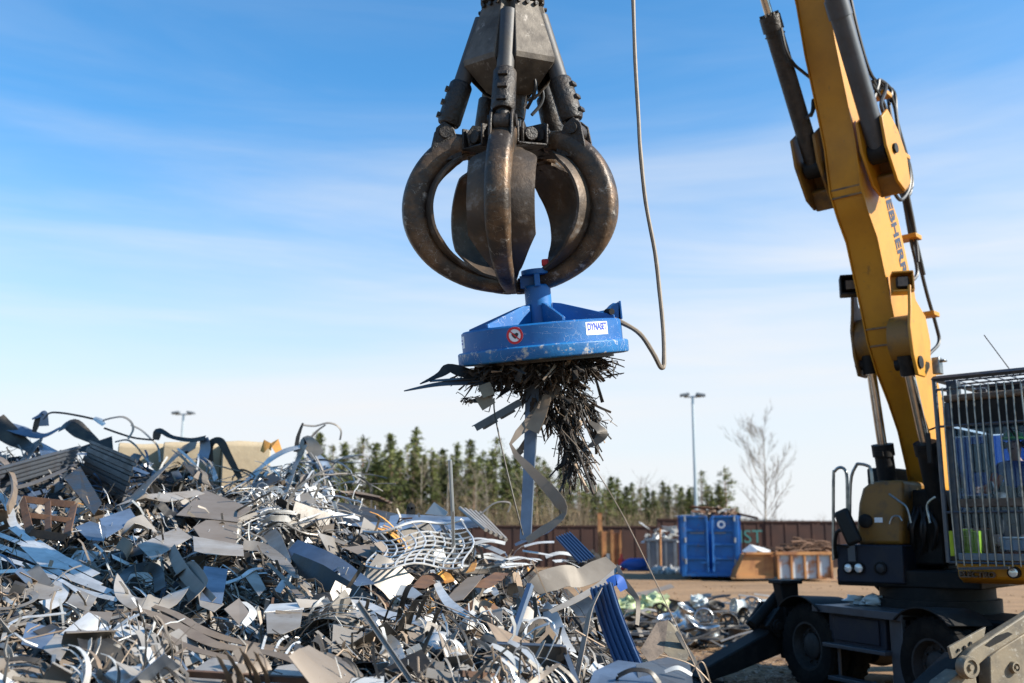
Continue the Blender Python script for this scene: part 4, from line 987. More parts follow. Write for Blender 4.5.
    mb = MB(); a = U(fb + .6, s0 + .55, zg + .05); q = hitp(984, 335, a, Hd); mb.tube([U(fb + .6, s0 + .55, zr + .08), a, q], .006, 5); mb.build('antenna', 'machine_black', root)
    mb = MB(); mb.box(hf(929, 448, f1 + .02), (.03, .05, .34), AXU); mb.tube([hf(929, 430, f1), hf(940, 426, f1)], .012, 6); mb.build('side_mirror', 'mirror_back', root, bevel=.012)
    mb = MB(); mb.box(hf(937.5, 366, f1 - .5), (.12, .09, .2), AXU); mb.box(hf(941, 361, f1 - .5), (.1, .12, .025), AXU); mb.build('beacon_bracket', 'grille_bar', root, bevel=.01)
    # seat and console
    seat_s = sm + .06
    cab.seat = (seat_s, z_foot)
    mb = MB()
    for f0_, f1_, hw, za, zb_ in ((-.42, .1, .25, .38, .52), (-.3, -.05, .15, .06, .375), (-.55, -.43, .24, .5, 1.15), (-.56, -.46, .13, 1.17, 1.40)):
        mb.box(U((f0_ + f1_) / 2, seat_s, z_foot + (za + zb_) / 2), (f1_ - f0_, 2 * hw, zb_ - za), AXU)
    mb.build('seat', 'cab_dark', root, bevel=.03)
    for s in (-1, 1):
        bx('arm_console', -.3, .2, seat_s + s * .34 - .05, seat_s + s * .34 + .05, z_foot + .52, z_foot + .66, 'cab_dark', .02)
        mb = MB(); mb.tube([U(.14, seat_s + s * .34, z_foot + .66), U(.15, seat_s + s * .34, z_foot + .78)], .012, 8); mb.blob(U(.15, seat_s + s * .34, z_foot + .82), (.025, .025, .06), 1, .05); mb.build('joystick', 'cab_dark', root)
    # left screen and bits behind the glass
    bx('monitor', .35, .40, s0 + .12, s0 + .32, zt(470), zt(440), 'cab_dark', .02); c = hf(955, 464, .5); mb = MB(); mb.box(c, (.02, .06, .025), AXU); mb.build('indicator', 'amber_lens', root)
    pass
    bx('window_post', -.5, -.45, sm - .07, sm - .02, z_sill, zr - .27, 'white_sheet', .005)
    # loose things in the foot well
    mb = MB(); a, b = hf(950, 556, f1 - .2), hf(978, 531, f1 - .2); c = (a + b) / 2; w_ = abs((b - a).dot(Sd)); h_ = b.z - a.z
    mb.box(c - Hd * .06, (.14, w_, h_), AXU); mb.box(c - Hd * .06 + Zd * (h_ / 2 + .012), (.06, w_ * .5, .02), AXU)
    for k in range(3): mb.box(c + Hd * .013 + Zd * (h_ * (.25 - .25 * k)), (.01, w_ * .7, .015), AXU)
    tag(mb.build('tool_bag', 'hivis', bevel=.02), 'bright yellow-green bag behind the lower cab window', 'bag')
    mb = MB(); c = hf(1017, 545, f1 - .25); mb.box(c, (.2, .28, .12), AXU); mb.box(c + Zd * .07, (.22, .30, .03), AXU); tag(mb.build('lunch_box', 'bag_white', bevel=.02), 'pale box standing behind the lower cab window, right of the yellow-green bag', 'box')
    mb = MB(); c = hf(957, 522, f1 - .2); mb.lathe([(.03, -.16), (.035, -.15), (.035, .05), (.012, .09), (.012, .12)], c, Zd, 12); tag(mb.build('bottle', 'bag_white'), 'clear upright bottle behind the lower cab window, above the yellow-green bag', 'bottle')
cab()

def person():
    seat_s, zf = cab.seat
    seat_s -= .13; base = U(-.15, seat_s, zf + .52)
    def skin(name, verts, edges, radii, root, m, parent=None, loc=None, sub=1):
        loc = loc or base
        me = bpy.data.meshes.new(name); me.from_pydata([v - loc for v in verts], edges, []); me.update()
        o = bpy.data.objects.new(name, me); COL.objects.link(o)
        md = o.modifiers.new('skin', 'SKIN'); md.use_smooth_shade = True
        for i, r in enumerate(radii):
            sv = me.skin_vertices[0].data[i]; r = r if isinstance(r, tuple) else (r, r); sv.radius = r; sv.use_root = (i == root)
        md2 = o.modifiers.new('sub', 'SUBSURF'); md2.levels = sub; md2.render_levels = sub
        me.materials.append(MATS[m])
        if parent: o.parent = parent; o.location = loc - WL[parent.name]
        else: o.location = loc
        WL[o.name] = V(loc); return o
    u = lambda f, s, z: U(-.15 + f, seat_s + s, zf + .58 + z)
    # +f is forward (towards the glass), -s is the image's left
    Vt = [u(-.02, 0, .10), u(-.03, 0, .28), u(0, 0, .45), u(.02, 0, .53), u(.05, 0, .58), u(.07, 0, .66), u(.07, 0, .78),
          u(0, -.18, .46), u(.10, -.27, .22), u(.30, -.35, .20), u(.345, -.352, .20),
          u(0, .18, .46), u(.10, .27, .22), u(.30, .34, .22), u(.345, .342, .22),
          u(.05, -.10, .09), u(.42, -.14, .10), u(.46, -.14, -.34), u(.56, -.14, -.42),
          u(.05, .10, .09), u(.42, .14, .10), u(.46, .14, -.34), u(.56, .14, -.42)]
    Et = [(0, 1), (1, 2), (2, 3), (3, 4), (4, 5), (5, 6), (2, 7), (7, 8), (8, 9), (9, 10), (2, 11), (11, 12), (12, 13), (13, 14), (0, 15), (15, 16), (16, 17), (17, 18), (0, 19), (19, 20), (20, 21), (21, 22)]
    Rt = [.15, .14, .13, .06, .055, .088, .095, .06, .045, .032, .034, .06, .045, .032, .034, .085, .065, .05, .045, .085, .065, .05, .045]
    p = skin('person', Vt, Et, Rt, 0, 'skin_tone')
    tag(p, 'seated operator in blue jacket with red sleeve and green cap behind the cab bars', 'person')
    # face: nose, ears, eyes and mouth
    hc = u(.07, 0, .72)
    mb = MB()
    for s in (-1, 1):
        mb.blob(hc + Sd * (.085 * s) + Zd * .0, (.02, .02, .032), 1, .1); mb.blob(hc + Hd * .085 + Sd * (.033 * s) + Zd * .02, (.014, .014, .010), 1, 0)
    mb.build('ear', 'skin_tone', p); mb = MB(); mb.prism([hc + Hd * .085 + Zd * .03, hc + Hd * .12 - Zd * .02, hc + Hd * .085 - Zd * .03], Sd * .022); mb.build('nose', 'skin_tone', p, bevel=.006)
    mb = MB()
    for s in (-1, 1): mb.blob(hc + Hd * .088 + Sd * (.033 * s) + Zd * .022, (.012, .012, .009), 1, 0)
    mb.box(hc + Hd * .09 - Zd * .055, (.012, .045, .008), AXU); mb.build('eye', 'hair_dark', p)
    # jacket and trousers follow the same joints
    idx = [0, 1, 2, 3, 7, 8, 11, 12]; mp = {k: i for i, k in enumerate(idx)}
    ed = [(a, b) for a, b in Et if a in mp and b in mp]
    skin('jacket', [Vt[i] for i in idx], [(mp[a], mp[b]) for a, b in ed], [.175, .165, .155, .085, .08, .065, .08, .065], 0, 'jacket_blue', p)
    for ii, m in (((7, 8, 9), 'sleeve_red'), ((11, 12, 13), 'jacket_blue')):
        e_ = Vt[ii[1]].lerp(Vt[ii[2]], .9); skin('sleeve', [Vt[ii[0]].lerp(Vt[ii[1]], .15), Vt[ii[1]], e_], [(0, 1), (1, 2)], [.082, .07, .05], 0, m, p)
    idx = [0, 15, 16, 17, 19, 20, 21]; mp = {k: i for i, k in enumerate(idx)}; ed = [(a, b) for a, b in Et if a in mp and b in mp]
    skin('trousers', [Vt[i] for i in idx], [(mp[a], mp[b]) for a, b in ed], [.16, .10, .085, .07, .10, .085, .07], 0, 'hair_dark', p)
    # hands: palm with five curled fingers on each joystick
    for s, wv in ((-1, Vt[10]), (1, Vt[14])):
        V_, E_, R_ = [wv - Hd * .02, wv + Hd * .055], [(0, 1)], [.026, .030]
        for k in range(4):
            b = wv + Hd * .06 + Zd * (.03 - .021 * k); l = [.05, .055, .05, .04][k]
            i0 = len(V_); V_ += [b, b + Hd * l * .7 - Sd * (s * .012), b + Hd * l * .8 - Sd * (s * .045)]; R_ += [.010, .009, .008]; E_ += [(1, i0), (i0, i0 + 1), (i0 + 1, i0 + 2)]
        i0 = len(V_); V_ += [wv + Hd * .02 - Sd * (s * .03) + Zd * .02, wv + Hd * .06 - Sd * (s * .05) + Zd * .03]; R_ += [.012, .009]; E_ += [(0, i0), (i0, i0 + 1)]
        skin('hand', V_, E_, R_, 0, 'skin_tone', p)
    mb = MB(); mb.lathe([(.108, .055), (.112, .085), (.10, .13), (.06, .16), (.01, .17)], hc, Zd, 20); mb.prism([hc + Zd * .06 + Hd * .08 - Sd * .085, hc + Zd * .05 + Hd * .19 - Sd * .05, hc + Zd * .05 + Hd * .19 + Sd * .05, hc + Zd * .06 + Hd * .08 + Sd * .085], Zd * .012); cp_ = mb.build('cap', 'cap_green', p)
    mb = MB(); mb.lathe([(.1135, .062), (.1145, .082)], hc, Zd, 20, closed=False); mb.build('cap_stripe', 'cap_stripe', cp_)
    mb = MB()
    for s in (-1, 1): mb.lathe([(.01, .0), (.045, .0), (.045, .03), (.03, .045), (.01, .045)], hc + Sd * (.09 * s), Sd * s, 14)
    mb.build('ear_defender', 'hair_dark', p)
person()

# ------------------------------------------------------------------ grapple and lifting magnet
GC = P(512.5, 200, 7.05); GX, GY = GC.x, GC.y
def zr(row, d=7.05): return P(512, row, d).z
PXM = 7.05 / F      # metres per pixel at the grapple
def grapple():
    base = V((GX, GY, zr(290)))
    root = empty('grapple', base, 'dark worn orange-peel grapple with five curved tines hanging from the stick', 'grapple'); root.rotation_euler = (rad(9), 0, 0)
    angs = [rad(-8 + 72 * k) for k in range(5)]
    def dr(a): return V((math.sin(a), -math.cos(a), 0))
    def pt(a, rpx, row, off=0): return V((GX, GY, zr(row))) + dr(a) * (rpx * PXM) + dr(a + PI / 2) * off
    # rotator and hanger up to the stick
    mb = MB(); mb.lathe([(.20, zr(26)), (.235, zr(24)), (.235, zr(13)), (.20, zr(13)), (.20, zr(-30)), (.16, zr(-32)), (.16, zr(-70))], V((GX, GY, 0)), Zd, 28)
    for k in range(14):
        a = 2 * PI * k / 14; mb.cyl(pt(a, 31, 26), pt(a, 31, 10), .018, 6)
    mb.build('rotator', 'greasy_black', root, bevel=.004)
    ez = 7.35; e_ = V((GX, GY, ez)); mb = MB(); mb.box((GX, GY, (zr(-70) + ez) / 2), (.14, .2, ez - zr(-70) + .1)); mb.cyl(e_ - Sd * .25, e_ + Sd * .25, .07, 16); mb.build('hanger', 'machine_black', root, bevel=.02)
    # core under the hood
    mb = MB(); mb.lathe([(.09, zr(128)), (.12, zr(104)), (.17, zr(76)), (.15, zr(24))], V((GX, GY, 0)), Zd, 20); mb.build('core', 'greasy_black', root)
    mb = MB(); mb.lathe([(.07, zr(146)), (.075, zr(96))], V((GX, GY, 0)), Zd, 14); mb.build('core_shaft', 'cylinder_steel', root)
    # five hood faces between the cylinders
    for k in range(5):
        a = angs[k] + rad(36); hw = rad(24.5)
        def q(r, row, t): # point on a flat face, t in -1..1 across
            rr = r * PXM; e1, e2 = dr(a - hw) * rr, dr(a + hw) * rr; return V((GX, GY, zr(row))) + e1.lerp(e2, (t + 1) / 2)
        prof = [(33, 28), (34, 32), (54, 80), (53, 84.5), (29, 106), (21, 109)]
        th = .018; rings = []
        inn = dr(a) * -th
        for r, row in prof: rings.append([q(r, row, -1), q(r, row, 1), q(r, row, 1) + inn, q(r, row, -1) + inn])
        mb = MB(); mb.loft(rings)
        for t in (-1, 1):   # folded side flanges
            poly = [q(r, row, t) for r, row in prof[:4]]; mb.prism(poly + [p - dr(a) * .10 for p in poly[::-1]], dr(a + PI / 2) * (.012 * -t))
        mb.build('hood_plate', 'housing_steel', root, bevel=.006, smooth=25)
        mb = MB()
        for t in (-.7, 0, .7): c = q(33.5, 30, t); mb.cyl(c - dr(a) * .01, c + dr(a) * .025, .016, 6)
        mb.build('hood_bolt', 'greasy_black', root)
    # hub ring with tine ears
    mb = MB(); mb.lathe([(.10, zr(163)), (.24, zr(161)), (.25, zr(154)), (.22, zr(145)), (.10, zr(143))], V((GX, GY, 0)), Zd, 30); mb.build('hub_ring', 'greasy_black', root, bevel=.008)
    for k in range(5):
        a = angs[k]; t_ = dr(a + PI / 2)
        for s in (-1, 1):
            poly = [pt(a, 22, 141, s * .105), pt(a, 44, 139, s * .105), pt(a, 50, 147, s * .105), pt(a, 47, 161, s * .105), pt(a, 22, 163, s * .105)]
            mb = MB(); mb.prism(poly, t_ * (s * .022)); mb.build('hub_ear', 'greasy_black', root, bevel=.006)
        mb = MB(); mb.cyl(pt(a, 40, 150, -.15), pt(a, 40, 150, .15), .045, 14); mb.build('hub_pin', 'greasy_black', root)
        # open guard pocket beside each ear
        b = a + rad(30); mb = MB(); c = pt(b, 42, 151); w = .11; t2 = dr(b + PI / 2)
        for s in (-1, 1): mb.box(c + t2 * (w * s), (.02, .16, .15), (t2, dr(b), Zd))
        mb.box(c - Zd * .075, (2 * w, .16, .02), (t2, dr(b), Zd)); mb.box(c - dr(b) * .07, (2 * w, .02, .15), (t2, dr(b), Zd)); mb.build('guard_pocket', 'greasy_black', root, bevel=.008)
        mb = MB(); mb.cyl(c - dr(b) * .03, c + dr(b) * .06, .05, 12); mb.build('hose_fitting', 'greasy_black', root, bevel=.006)
    # tines
    prof = crom([V((40, 153, 0)), V((62, 157, 0)), V((82, 171, 0)), V((96, 192, 0)), V((101, 216, 0)), V((95, 241, 0)), V((76, 264, 0)), V((44, 281, 0)), V((10, 288, 0))], 5)
    n = len(prof)
    for k in range(5):
        a = angs[k]; t_ = dr(a + PI / 2)
        c0 = pt(a, 40, 150); tn = empty('tine', c0, None, None); tn.parent = root; tn.location = c0 - base
        C = [pt(a, p.x, p.y) for p in prof]; rings = []; inner = []
        for i, p in enumerate(C):
            tt = (C[min(i + 1, n - 1)] - C[max(i - 1, 0)]).normalized(); out = t_.cross(tt)
            if out.dot(dr(a)) < 0 and i < n * .75: out = -out
            if i > 0 and out.dot(prev) < 0: out = -out
            prev = out
            s = i / (n - 1)
            hr = .090 - .046 * max(0, s - .55) / .45; hw = (.086 if s > .06 else .07) - .042 * max(0, s - .6) / .4
            if s < .1: hr *= .85
            ring = []
            for j in range(16):
                ph = 2 * PI * j / 16; cx, sx = math.cos(ph), math.sin(ph); e = .55
                ring.append(p + out * (hr * math.copysign(abs(cx) ** e, cx)) + t_ * (hw * math.copysign(abs(sx) ** e, sx)))
            rings.append(ring); inner.append((p - out * (hr * .78), out, tt))
        mb = MB(); mb.loft(rings); mb.build('tine_arm', 'worn_steel', tn, smooth=50)
        # the shell: a wide curved plate along the inside of the arm
        rows = []; m = 9
        for i, (p, out, tt) in enumerate(inner):
            s = i / (n - 1)
            if s < .05: continue
            w = .12 + .155 * min(1, max(0, (s - .06) / .13)); w *= (.84, .70, .76, .80, .55)[k] * (1 if k != 2 or s < .3 else max(.5, 1 - (s - .3) * 1.1)); w *= 1 if s < .70 else max(.16, 1 - (s - .70) / .20 * .62) if s < .9 else .36 - (s - .9) * 2.2
            w = max(w, .04)
            rows.append([(p - out * (.055 * (abs(j / (m - 1) * 2 - 1)) ** 2 * w / .26) + t_ * (w * (j / (m - 1) * 2 - 1)), out) for j in range(m)])
        mb = MB(); rings = []
        for r in rows: rings.append([q for q, o in r] + [q - o * .02 for q, o in r[::-1]])
        mb.loft(rings); mb.build('tine_shell', 'leaf_steel', tn, smooth=50)
        # tip
        mb = MB(); tp = C[-1]; tt = (C[-1] - C[-3]).normalized(); mb.hexa([tp - t_ * .05 - Zd * .035, tp + t_ * .05 - Zd * .035, tp + tt * .09 + t_ * .025 - Zd * .03, tp + tt * .09 - t_ * .025 - Zd * .03, tp - t_ * .05 + Zd * .035, tp + t_ * .05 + Zd * .035, tp + tt * .09 + t_ * .025 - Zd * .015, tp + tt * .09 - t_ * .025 - Zd * .015]); mb.build('tine_tip', 'worn_steel', tn, bevel=.006)
        # lug plates for the cylinder foot, standing on the shoulder of the tine
        for s in (-1, 1):
            poly = [pt(a, 52, 168, s * .062), pt(a, 62, 141, s * .062), pt(a, 72, 135, s * .062), pt(a, 80, 141, s * .062), pt(a, 88, 174, s * .062)]
            mb = MB(); mb.prism(poly, t_ * (s * .02)); mb.build('tine_lug', 'greasy_black', tn, bevel=.006)
        mb = MB(); mb.cyl(pt(a, 71, 145, -.1), pt(a, 71, 145, .1), .042, 14); mb.build('lug_pin', 'greasy_black', tn)
        # cylinder: rod up to the hood, guarded sleeve below
        p0, p1 = pt(a, 71, 147), pt(a, 31, 40); ax = (p1 - p0).normalized(); L = (p1 - p0).length; o2 = t_.cross(ax); o2 = o2 if o2.dot(dr(a)) > 0 else -o2
        cy = empty('cylinder', p0, None, None); cy.parent = root; cy.location = p0 - base
        mb = MB(); mb.cyl(p0 + ax * .1, p1, .062, 18); mb.build('barrel', 'cylinder_steel', cy)
        mb = MB(); mb.tube([p0 + ax * .09, p0 + ax * .12, p0 + ax * (.40), p0 + ax * .42], [.074, .086, .083, .07], 16)
        for j in (.14, .24, .34):
            mb.box(p0 + ax * j + o2 * .085, (.07, .035, .03), (t_, o2, ax))
        mb.build('sleeve_guard', 'greasy_black', cy, bevel=.005)
        mb = MB(); mb.cyl(p0 - t_ * .055, p0 + t_ * .055, .065, 16); mb.cyl(p0, p0 + ax * .1, .05, 12); mb.build('rod_eye', 'greasy_black', cy, bevel=.006)
    for k in range(3):
        a = angs[k] - rad(22); mb = MB(); mb.tube(crom([pt(a, 22, 80), pt(a, 34, 98), pt(a, 33, 110), pt(a, 22, 122)], 5), .013, 7); mb.build('hose', 'hose_rubber', root)
grapple()

MC = P(542.5, 345, 7.0)
tilt = Matrix.Rotation(rad(9.0), 3, 'X') @ Matrix.Rotation(rad(-5.2), 3, 'Y')
MX, MY, MZ = tilt @ V((1, 0, 0)), tilt @ V((0, 1, 0)), tilt @ V((0, 0, 1))
def Mp(x, y, z): return MC + MX * x + MY * y + MZ * z
AXM = (MX, MY, MZ)
def magnet():
    # MC: middle of the drum; z .0 is the joint of the two bands
    root = empty('lifting_magnet', Mp(0, 0, -.1), 'round scuffed blue lifting magnet gripped in the grapple tips', 'lifting magnet')
    r = .595
    mb = MB(); mb.lathe([(.02, -.085), (r - .02, -.085), (r + .008, -.08), (r + .014, -.07), (r + .014, .0), (r + .004, .008), (r - .01, .010), (.02, .010)], Mp(0, 0, -.02), MZ, 72); mb.build('lower_band', 'magnet_blue_worn', root, bevel=.003)
    mb = MB(); mb.lathe([(.02, -.005), (r - .022, -.005), (r - .022, .128), (r - .036, .140), (.02, .140)], Mp(0, 0, -.005), MZ, 72); mb.build('drum', 'magnet_blue', root)
    mb = MB(); mb.lathe([(.02, -.105), (.5, -.105), (.5, -.084), (.02, -.084)], Mp(0, 0, -.02), MZ, 48); mb.build('pole_plate', 'oily_steel', root)
    mb = MB(); mb.lathe([(.15, .134), (.15, .15), (.098, .155), (.094, .30), (.094, .42), (.085, .43), (.01, .43)], Mp(0, 0, 0), MZ, 32)
    for k in range(2): mb.box(Mp(0, 0, .46), (.04 + .2 * k, .24 - .2 * k, .09), AXM)
    mb.build('post', 'magnet_blue', root, bevel=.004)
    for k in range(6):
        a = rad(-75 + 60 * k); d = MX * math.cos(a) + MY * math.sin(a); t = MZ.cross(d)
        o = Mp(0, 0, 0); th = .022
        poly = [o + d * .10 + MZ * .137, o + d * (r - .06) + MZ * .137, o + d * (r - .06) + MZ * .162, o + d * .16 + MZ * .285, o + d * .10 + MZ * .295]
        mb = MB(); mb.prism([p - t * th / 2 for p in poly], t * th); mb.build('gusset', 'magnet_blue', root, bevel=.003)
    # junction box at the right rim
    mb = MB(); mb.prism([Mp(.36, -.08, .137), Mp(.555, -.08, .137), Mp(.565, -.08, .245), Mp(.52, -.08, .25), Mp(.47, -.08, .205), Mp(.36, -.08, .195)], MY * .24); mb.build('junction_box', 'magnet_blue', root, bevel=.004)
    mb = MB(); mb.box(Mp(.572, .04, .195), (.014, .26, .13), AXM); mb.build('guard_plate', 'magnet_blue', root, bevel=.003)
    # holding ring on the post top and the red cap that shows between the tines
    mb = MB(); mb.lathe([(.08, .50), (.105, .505), (.105, .54), (.08, .545)], Mp(.0, 0, 0), MZ, 24); mb.build('post_collar', 'magnet_blue', root, bevel=.004)
    mb = MB(); mb.box(Mp(.07, -.06, .58), (.05, .05, .05), AXM); mb.build('red_cap', 'sign_red', root, bevel=.01)
    # curved stickers on the drum
    rs = r - .022 + .0015
    def curved(name, a0, a1, z0, z1, m, rr=rs, par=root):
        mb = MB(); n = 10; A = [a0 + (a1 - a0) * i / n for i in range(n + 1)]
        pr = lambda a, z, q: Mp(q * math.sin(a), -q * math.cos(a), z)
        mb.loft([[pr(a, z0, rr), pr(a, z1, rr), pr(a, z1, rr - .001), pr(a, z0, rr - .001)] for a in A]); return mb.build(name, m, par, smooth=20)
    def letters(par, name, body, amid, zbase, size, m, ws, bold=.0, rr=rs + .001):
        o = text_mesh(name, body, size, Matrix.Identity(4), m, par, .0004, 'CENTER', ws, bold); pl = WL[par.name]
        for v in o.data.vertices:
            x, y, z = v.co + pl; a = amid + x / rr; v.co = Mp((rr + z) * math.sin(a), -(rr + z) * math.cos(a), zbase + y) - pl
        o.data.update(); return o
    am = math.asin(.365 / rs)
    st = curved('maker_sign', am - .175, am + .175, .026, .112, 'sign_white')
    letters(st, 'sign_lettering', 'DYNASET', am, .045, .066, 'sign_blue', .62, .0025)
    ap = math.asin(-.195 / rs); n = 26
    def disc(name, r0, r1, m, off, par, zc=.066):
        mb = MB(); R_ = lambda q, k, o: Mp((rs + o) * math.sin(ap + q * math.cos(k) / rs), -(rs + o) * math.cos(ap + q * math.cos(k) / rs), zc + q * math.sin(k))
        ks = [2 * PI * k / n for k in range(n)]
        if r0 > 0: mb.loft([[R_(r0, k, off) for k in ks], [R_(r1, k, off) for k in ks], [R_(r1, k, off - .001) for k in ks], [R_(r0, k, off - .001) for k in ks], [R_(r0, k, off) for k in ks]], False)
        else: mb.loft([[R_(r1, k, off) for k in ks], [R_(r1, k, off - .001) for k in ks]])
        return mb.build(name, m, par, smooth=0)
    d0 = disc('warning_sign', 0, .058, 'sign_white', .001, root)
    disc('red_ring', .042, .0575, 'sign_red', .0022, d0)
    mb = MB(); c = lambda x, z, o: Mp((rs + o) * math.sin(ap + x / rs), -(rs + o) * math.cos(ap + x / rs), .066 + z)
    hp = [(.016 * math.sin(t) ** 3 * 1.5 + .002, (.013 * math.cos(t) - .005 * math.cos(2 * t) - .002 * math.cos(3 * t)) * 1.5) for t in [2 * PI * k / 22 for k in range(22)]]
    mb.loft([[c(x, z, .003) for x, z in hp], [c(x, z, .002) for x, z in hp]]); mb.build('heart_mark', 'sign_black', d0, smooth=0)
    mb = MB(); mb.loft([[c(-.036, .030, q), c(-.030, .036, q), c(.036, -.030, q), c(.030, -.036, q)] for q in (.0042, .0032)]); mb.build('slash_bar', 'sign_red', d0, smooth=0)
    curved('maker_sign', rad(-86), rad(-72), .022, .105, 'sign_white'); curved('sign_stripe', rad(-83.5), rad(-76.5), .048, .062, 'sign_blue', rs + .0012)
    curved('sign_stripe', rad(-83.5), rad(-76.5), .072, .082, 'sign_blue', rs + .0012)
    mb = MB(); mb.cyl(Mp(.47, -.09, .19), Mp(.50, -.16, .185), .022, 12); mb.build('cable_gland', 'machine_black', root)
    root['label'] = 'round scuffed blue lifting magnet gripped in the grapple tips'
magnet()
def cable():
    pts = [P(631, -60, 7.4), P(633.5, 0, 7.35), P(636, 60, 7.3), P(639, 120, 7.25), P(641, 150, 7.2), P(646, 200, 7.15), P(654, 252, 7.1), P(660, 290, 7.05), P(663, 330, 7.0), P(664.8, 360, 6.95), P(664.5, 368, 6.93), P(661, 366, 6.92), P(653, 353, 6.9), P(640, 334, 6.88), P(625, 322.5, 6.86), P(608, 317, 6.86), P(597, 316.5, 6.87)]
    top = pts[0]; pts = [V((GX + .35, GY + .25, 7.3)), V((GX + .8, GY + .3, 6.6))] + pts
    R = random.Random(2); pts = [p + V((R.gauss(0, .006), 0, R.gauss(0, .004))) for p in pts]; mb = MB(); q = crom(pts, 5); mb.tube(q, [.0165 + .0025 * noise.noise(V((i * .37, 0, 1))) for i in range(len(q))], 8)
    tag(mb.build('power_cable', 'cable_rubber'), 'long brown rubber cable looping down from above to the blue magnet', 'cable')
cable()

def held_scrap():
    R = random.Random(21); mb = MB()
    # needles of scrap standing along the magnetic field under the magnet
    def shard(b, d, L, w):
        u = V((R.gauss(0, 1), R.gauss(0, 1), R.gauss(0, 1))); a, _ = perp(d, u)
        un = u.normalized(); cv = R.choice((.1, .2, .3, .6)); L *= R.choice((.5, .8, 1, 1.4)); w *= R.choice((.3, .5, 1, 1, 1.6))
        e = b + d * L + un * (L * cv); m_ = b.lerp(e, .5) + a * (L * R.uniform(-.3, .3))
        if R.random() < .35: mb.tube([b, m_, e, e + a * L * R.uniform(-.4, .4)], R.uniform(.0015, .004), 4, R.choice((0, 0, 1)))
        else: mb.ribbon([b, m_, e], [a, a + un * .6, a - un * .4], [w, w * R.uniform(.5, 1.2), w * R.uniform(.3, 1.1)], .004, R.choice((0, 0, 0, 0, 1, 1, 2)))
    def field(n, path, rad0, rad1, Ls, spread, w=(.010, .032)):
        pth = crom(path, 8); N_ = len(pth)
        for _ in range(n):
            t = R.random(); i = min(int(t * (N_ - 1)), N_ - 2); c = pth[i].lerp(pth[i + 1], R.random()); ax = (pth[i + 1] - pth[i]).normalized()
            r = (rad0 + (rad1 - rad0) * t) * math.sqrt(R.random()); a = R.random() * 2 * PI; p_, q_ = perp(ax); o = (p_ * math.cos(a) + q_ * math.sin(a))
            shard(c + o * r, (ax * R.uniform(.5, 1.2) + o * R.uniform(0, spread) + V((R.gauss(0, .25),) * 3)).normalized(), R.uniform(*Ls), R.uniform(*w))
    for _ in range(1500):   # bed against the pole plate
        a = R.random() * 2 * PI; r = .46 * math.sqrt(R.random()); x, y = r * math.cos(a) - .05, r * math.sin(a)
        d = (MX * (x * 1.5 + R.gauss(0, .45)) + MY * (y * 1.5 + R.gauss(0, .45)) - MZ * R.uniform(.05, .8)).normalized()
        zb = -.115 - R.random() * .15 * max(0, 1 - (r / .56) ** 2) 
        shard(Mp(x, y, zb), d, R.uniform(.05, .16), R.uniform(.008, .038))
    field(300, [P(545, 378, 7), P(550, 400, 7), P(556, 420, 7)], .25, .08, (.05, .14), .9, (.008, .03))
    field(330, [P(556, 392, 7.0), P(565, 415, 6.98), P(569, 445, 6.95), P(571, 472, 6.95)], .075, .035, (.06, .17), .35, (.006, .024))
    field(90, [P(570, 430, 6.98), P(584, 450, 7), P(590, 474, 7)], .03, .012, (.04, .1), .4, (.005, .016))
    field(190, [P(566, 382, 7.0), P(583, 398, 7.0), P(597, 424, 7.0)], .06, .018, (.05, .14), .35, (.006, .024))
    for _ in range(60):
        t = R.random(); b = P(556 + 30 * t, 384 + 40 * R.random(), 7.0 + R.uniform(-.1, .1)); d = V((R.gauss(.25, .3), R.gauss(-.1, .3), -1)).normalized(); L = R.uniform(.15, .42); mb.tube([b, b + d * L * .5 + V((R.gauss(0, .008), 0, 0)), b + d * L], R.uniform(.0025, .006), 5, R.choice((0, 0, 1, 2)))
    field(46, [P(578, 398, 6.9), P(582, 440, 6.9), P(592, 488, 6.9)], .01, .014, (.04, .09), .3)
    field(40, [P(500, 388, 6.8), P(485, 396, 6.75), P(466, 400, 6.7)], .014, .02, (.04, .08), .4)
    tag(mb.build('metal_swarf', ['swarf', 'swarf', 'tan_strip'], smooth=0, recalc=False), 'dark bristling clump of metal shards clinging under the blue magnet', 'shards', kind='stuff')
    def rib(name, m, pts, w, nr, lab, cat, th=.004, k=6, grp='pieces hanging from the magnet'):
        q = crom(pts, k) if k else [V(p) for p in pts]
        if isinstance(nr, list):
            nn = []; n_ = len(q)
            for i in range(n_):
                s = i / (n_ - 1) * (len(nr) - 1); j = min(int(s), len(nr) - 2); nn.append(nr[j].lerp(nr[j + 1], s - j))
        else: nn = [nr] * len(q)
        if isinstance(w, list):
            ww = []; n_ = len(q)
            for i in range(n_):
                s = i / (n_ - 1) * (len(w) - 1); j = min(int(s), len(w) - 2); ww.append(w[j] + (w[j + 1] - w[j]) * (s - j))
            w = ww
        b = MB(); b.ribbon(q, nn, w, th); return tag(b.build(name, m), lab, cat, grp)
    rib('metal_strip', 'cyl_grey', [P(404, 391, 6.7), P(440, 384, 6.75), P(480, 381.5, 6.8), P(520, 379, 6.85)], [.01, .06, .10, .10], V((0, -.55, .8)), 'long grey blade-like strip jutting left, lowest under the magnet', 'metal strip')
    rib('metal_strip', 'oily_steel', [P(420, 384, 6.75), P(440, 374.5, 6.78), P(449, 368, 6.8), P(460, 371, 6.8), P(478, 376, 6.85)], [.01, .06, .09, .10, .06], [V((0, -.5, .8)), V((.3, -.6, .6)), V((0, -.9, .3))], 'black bent strip folded upward just left of the magnet rim', 'metal strip', k=4)
    rib('metal_strip', 'oily_steel', [P(430, 381, 6.8), P(460, 379, 6.8), P(500, 377, 6.85)], .05, V((0, -.4, .9)), 'thin black strip between the grey blade and the folded strip', 'metal strip')
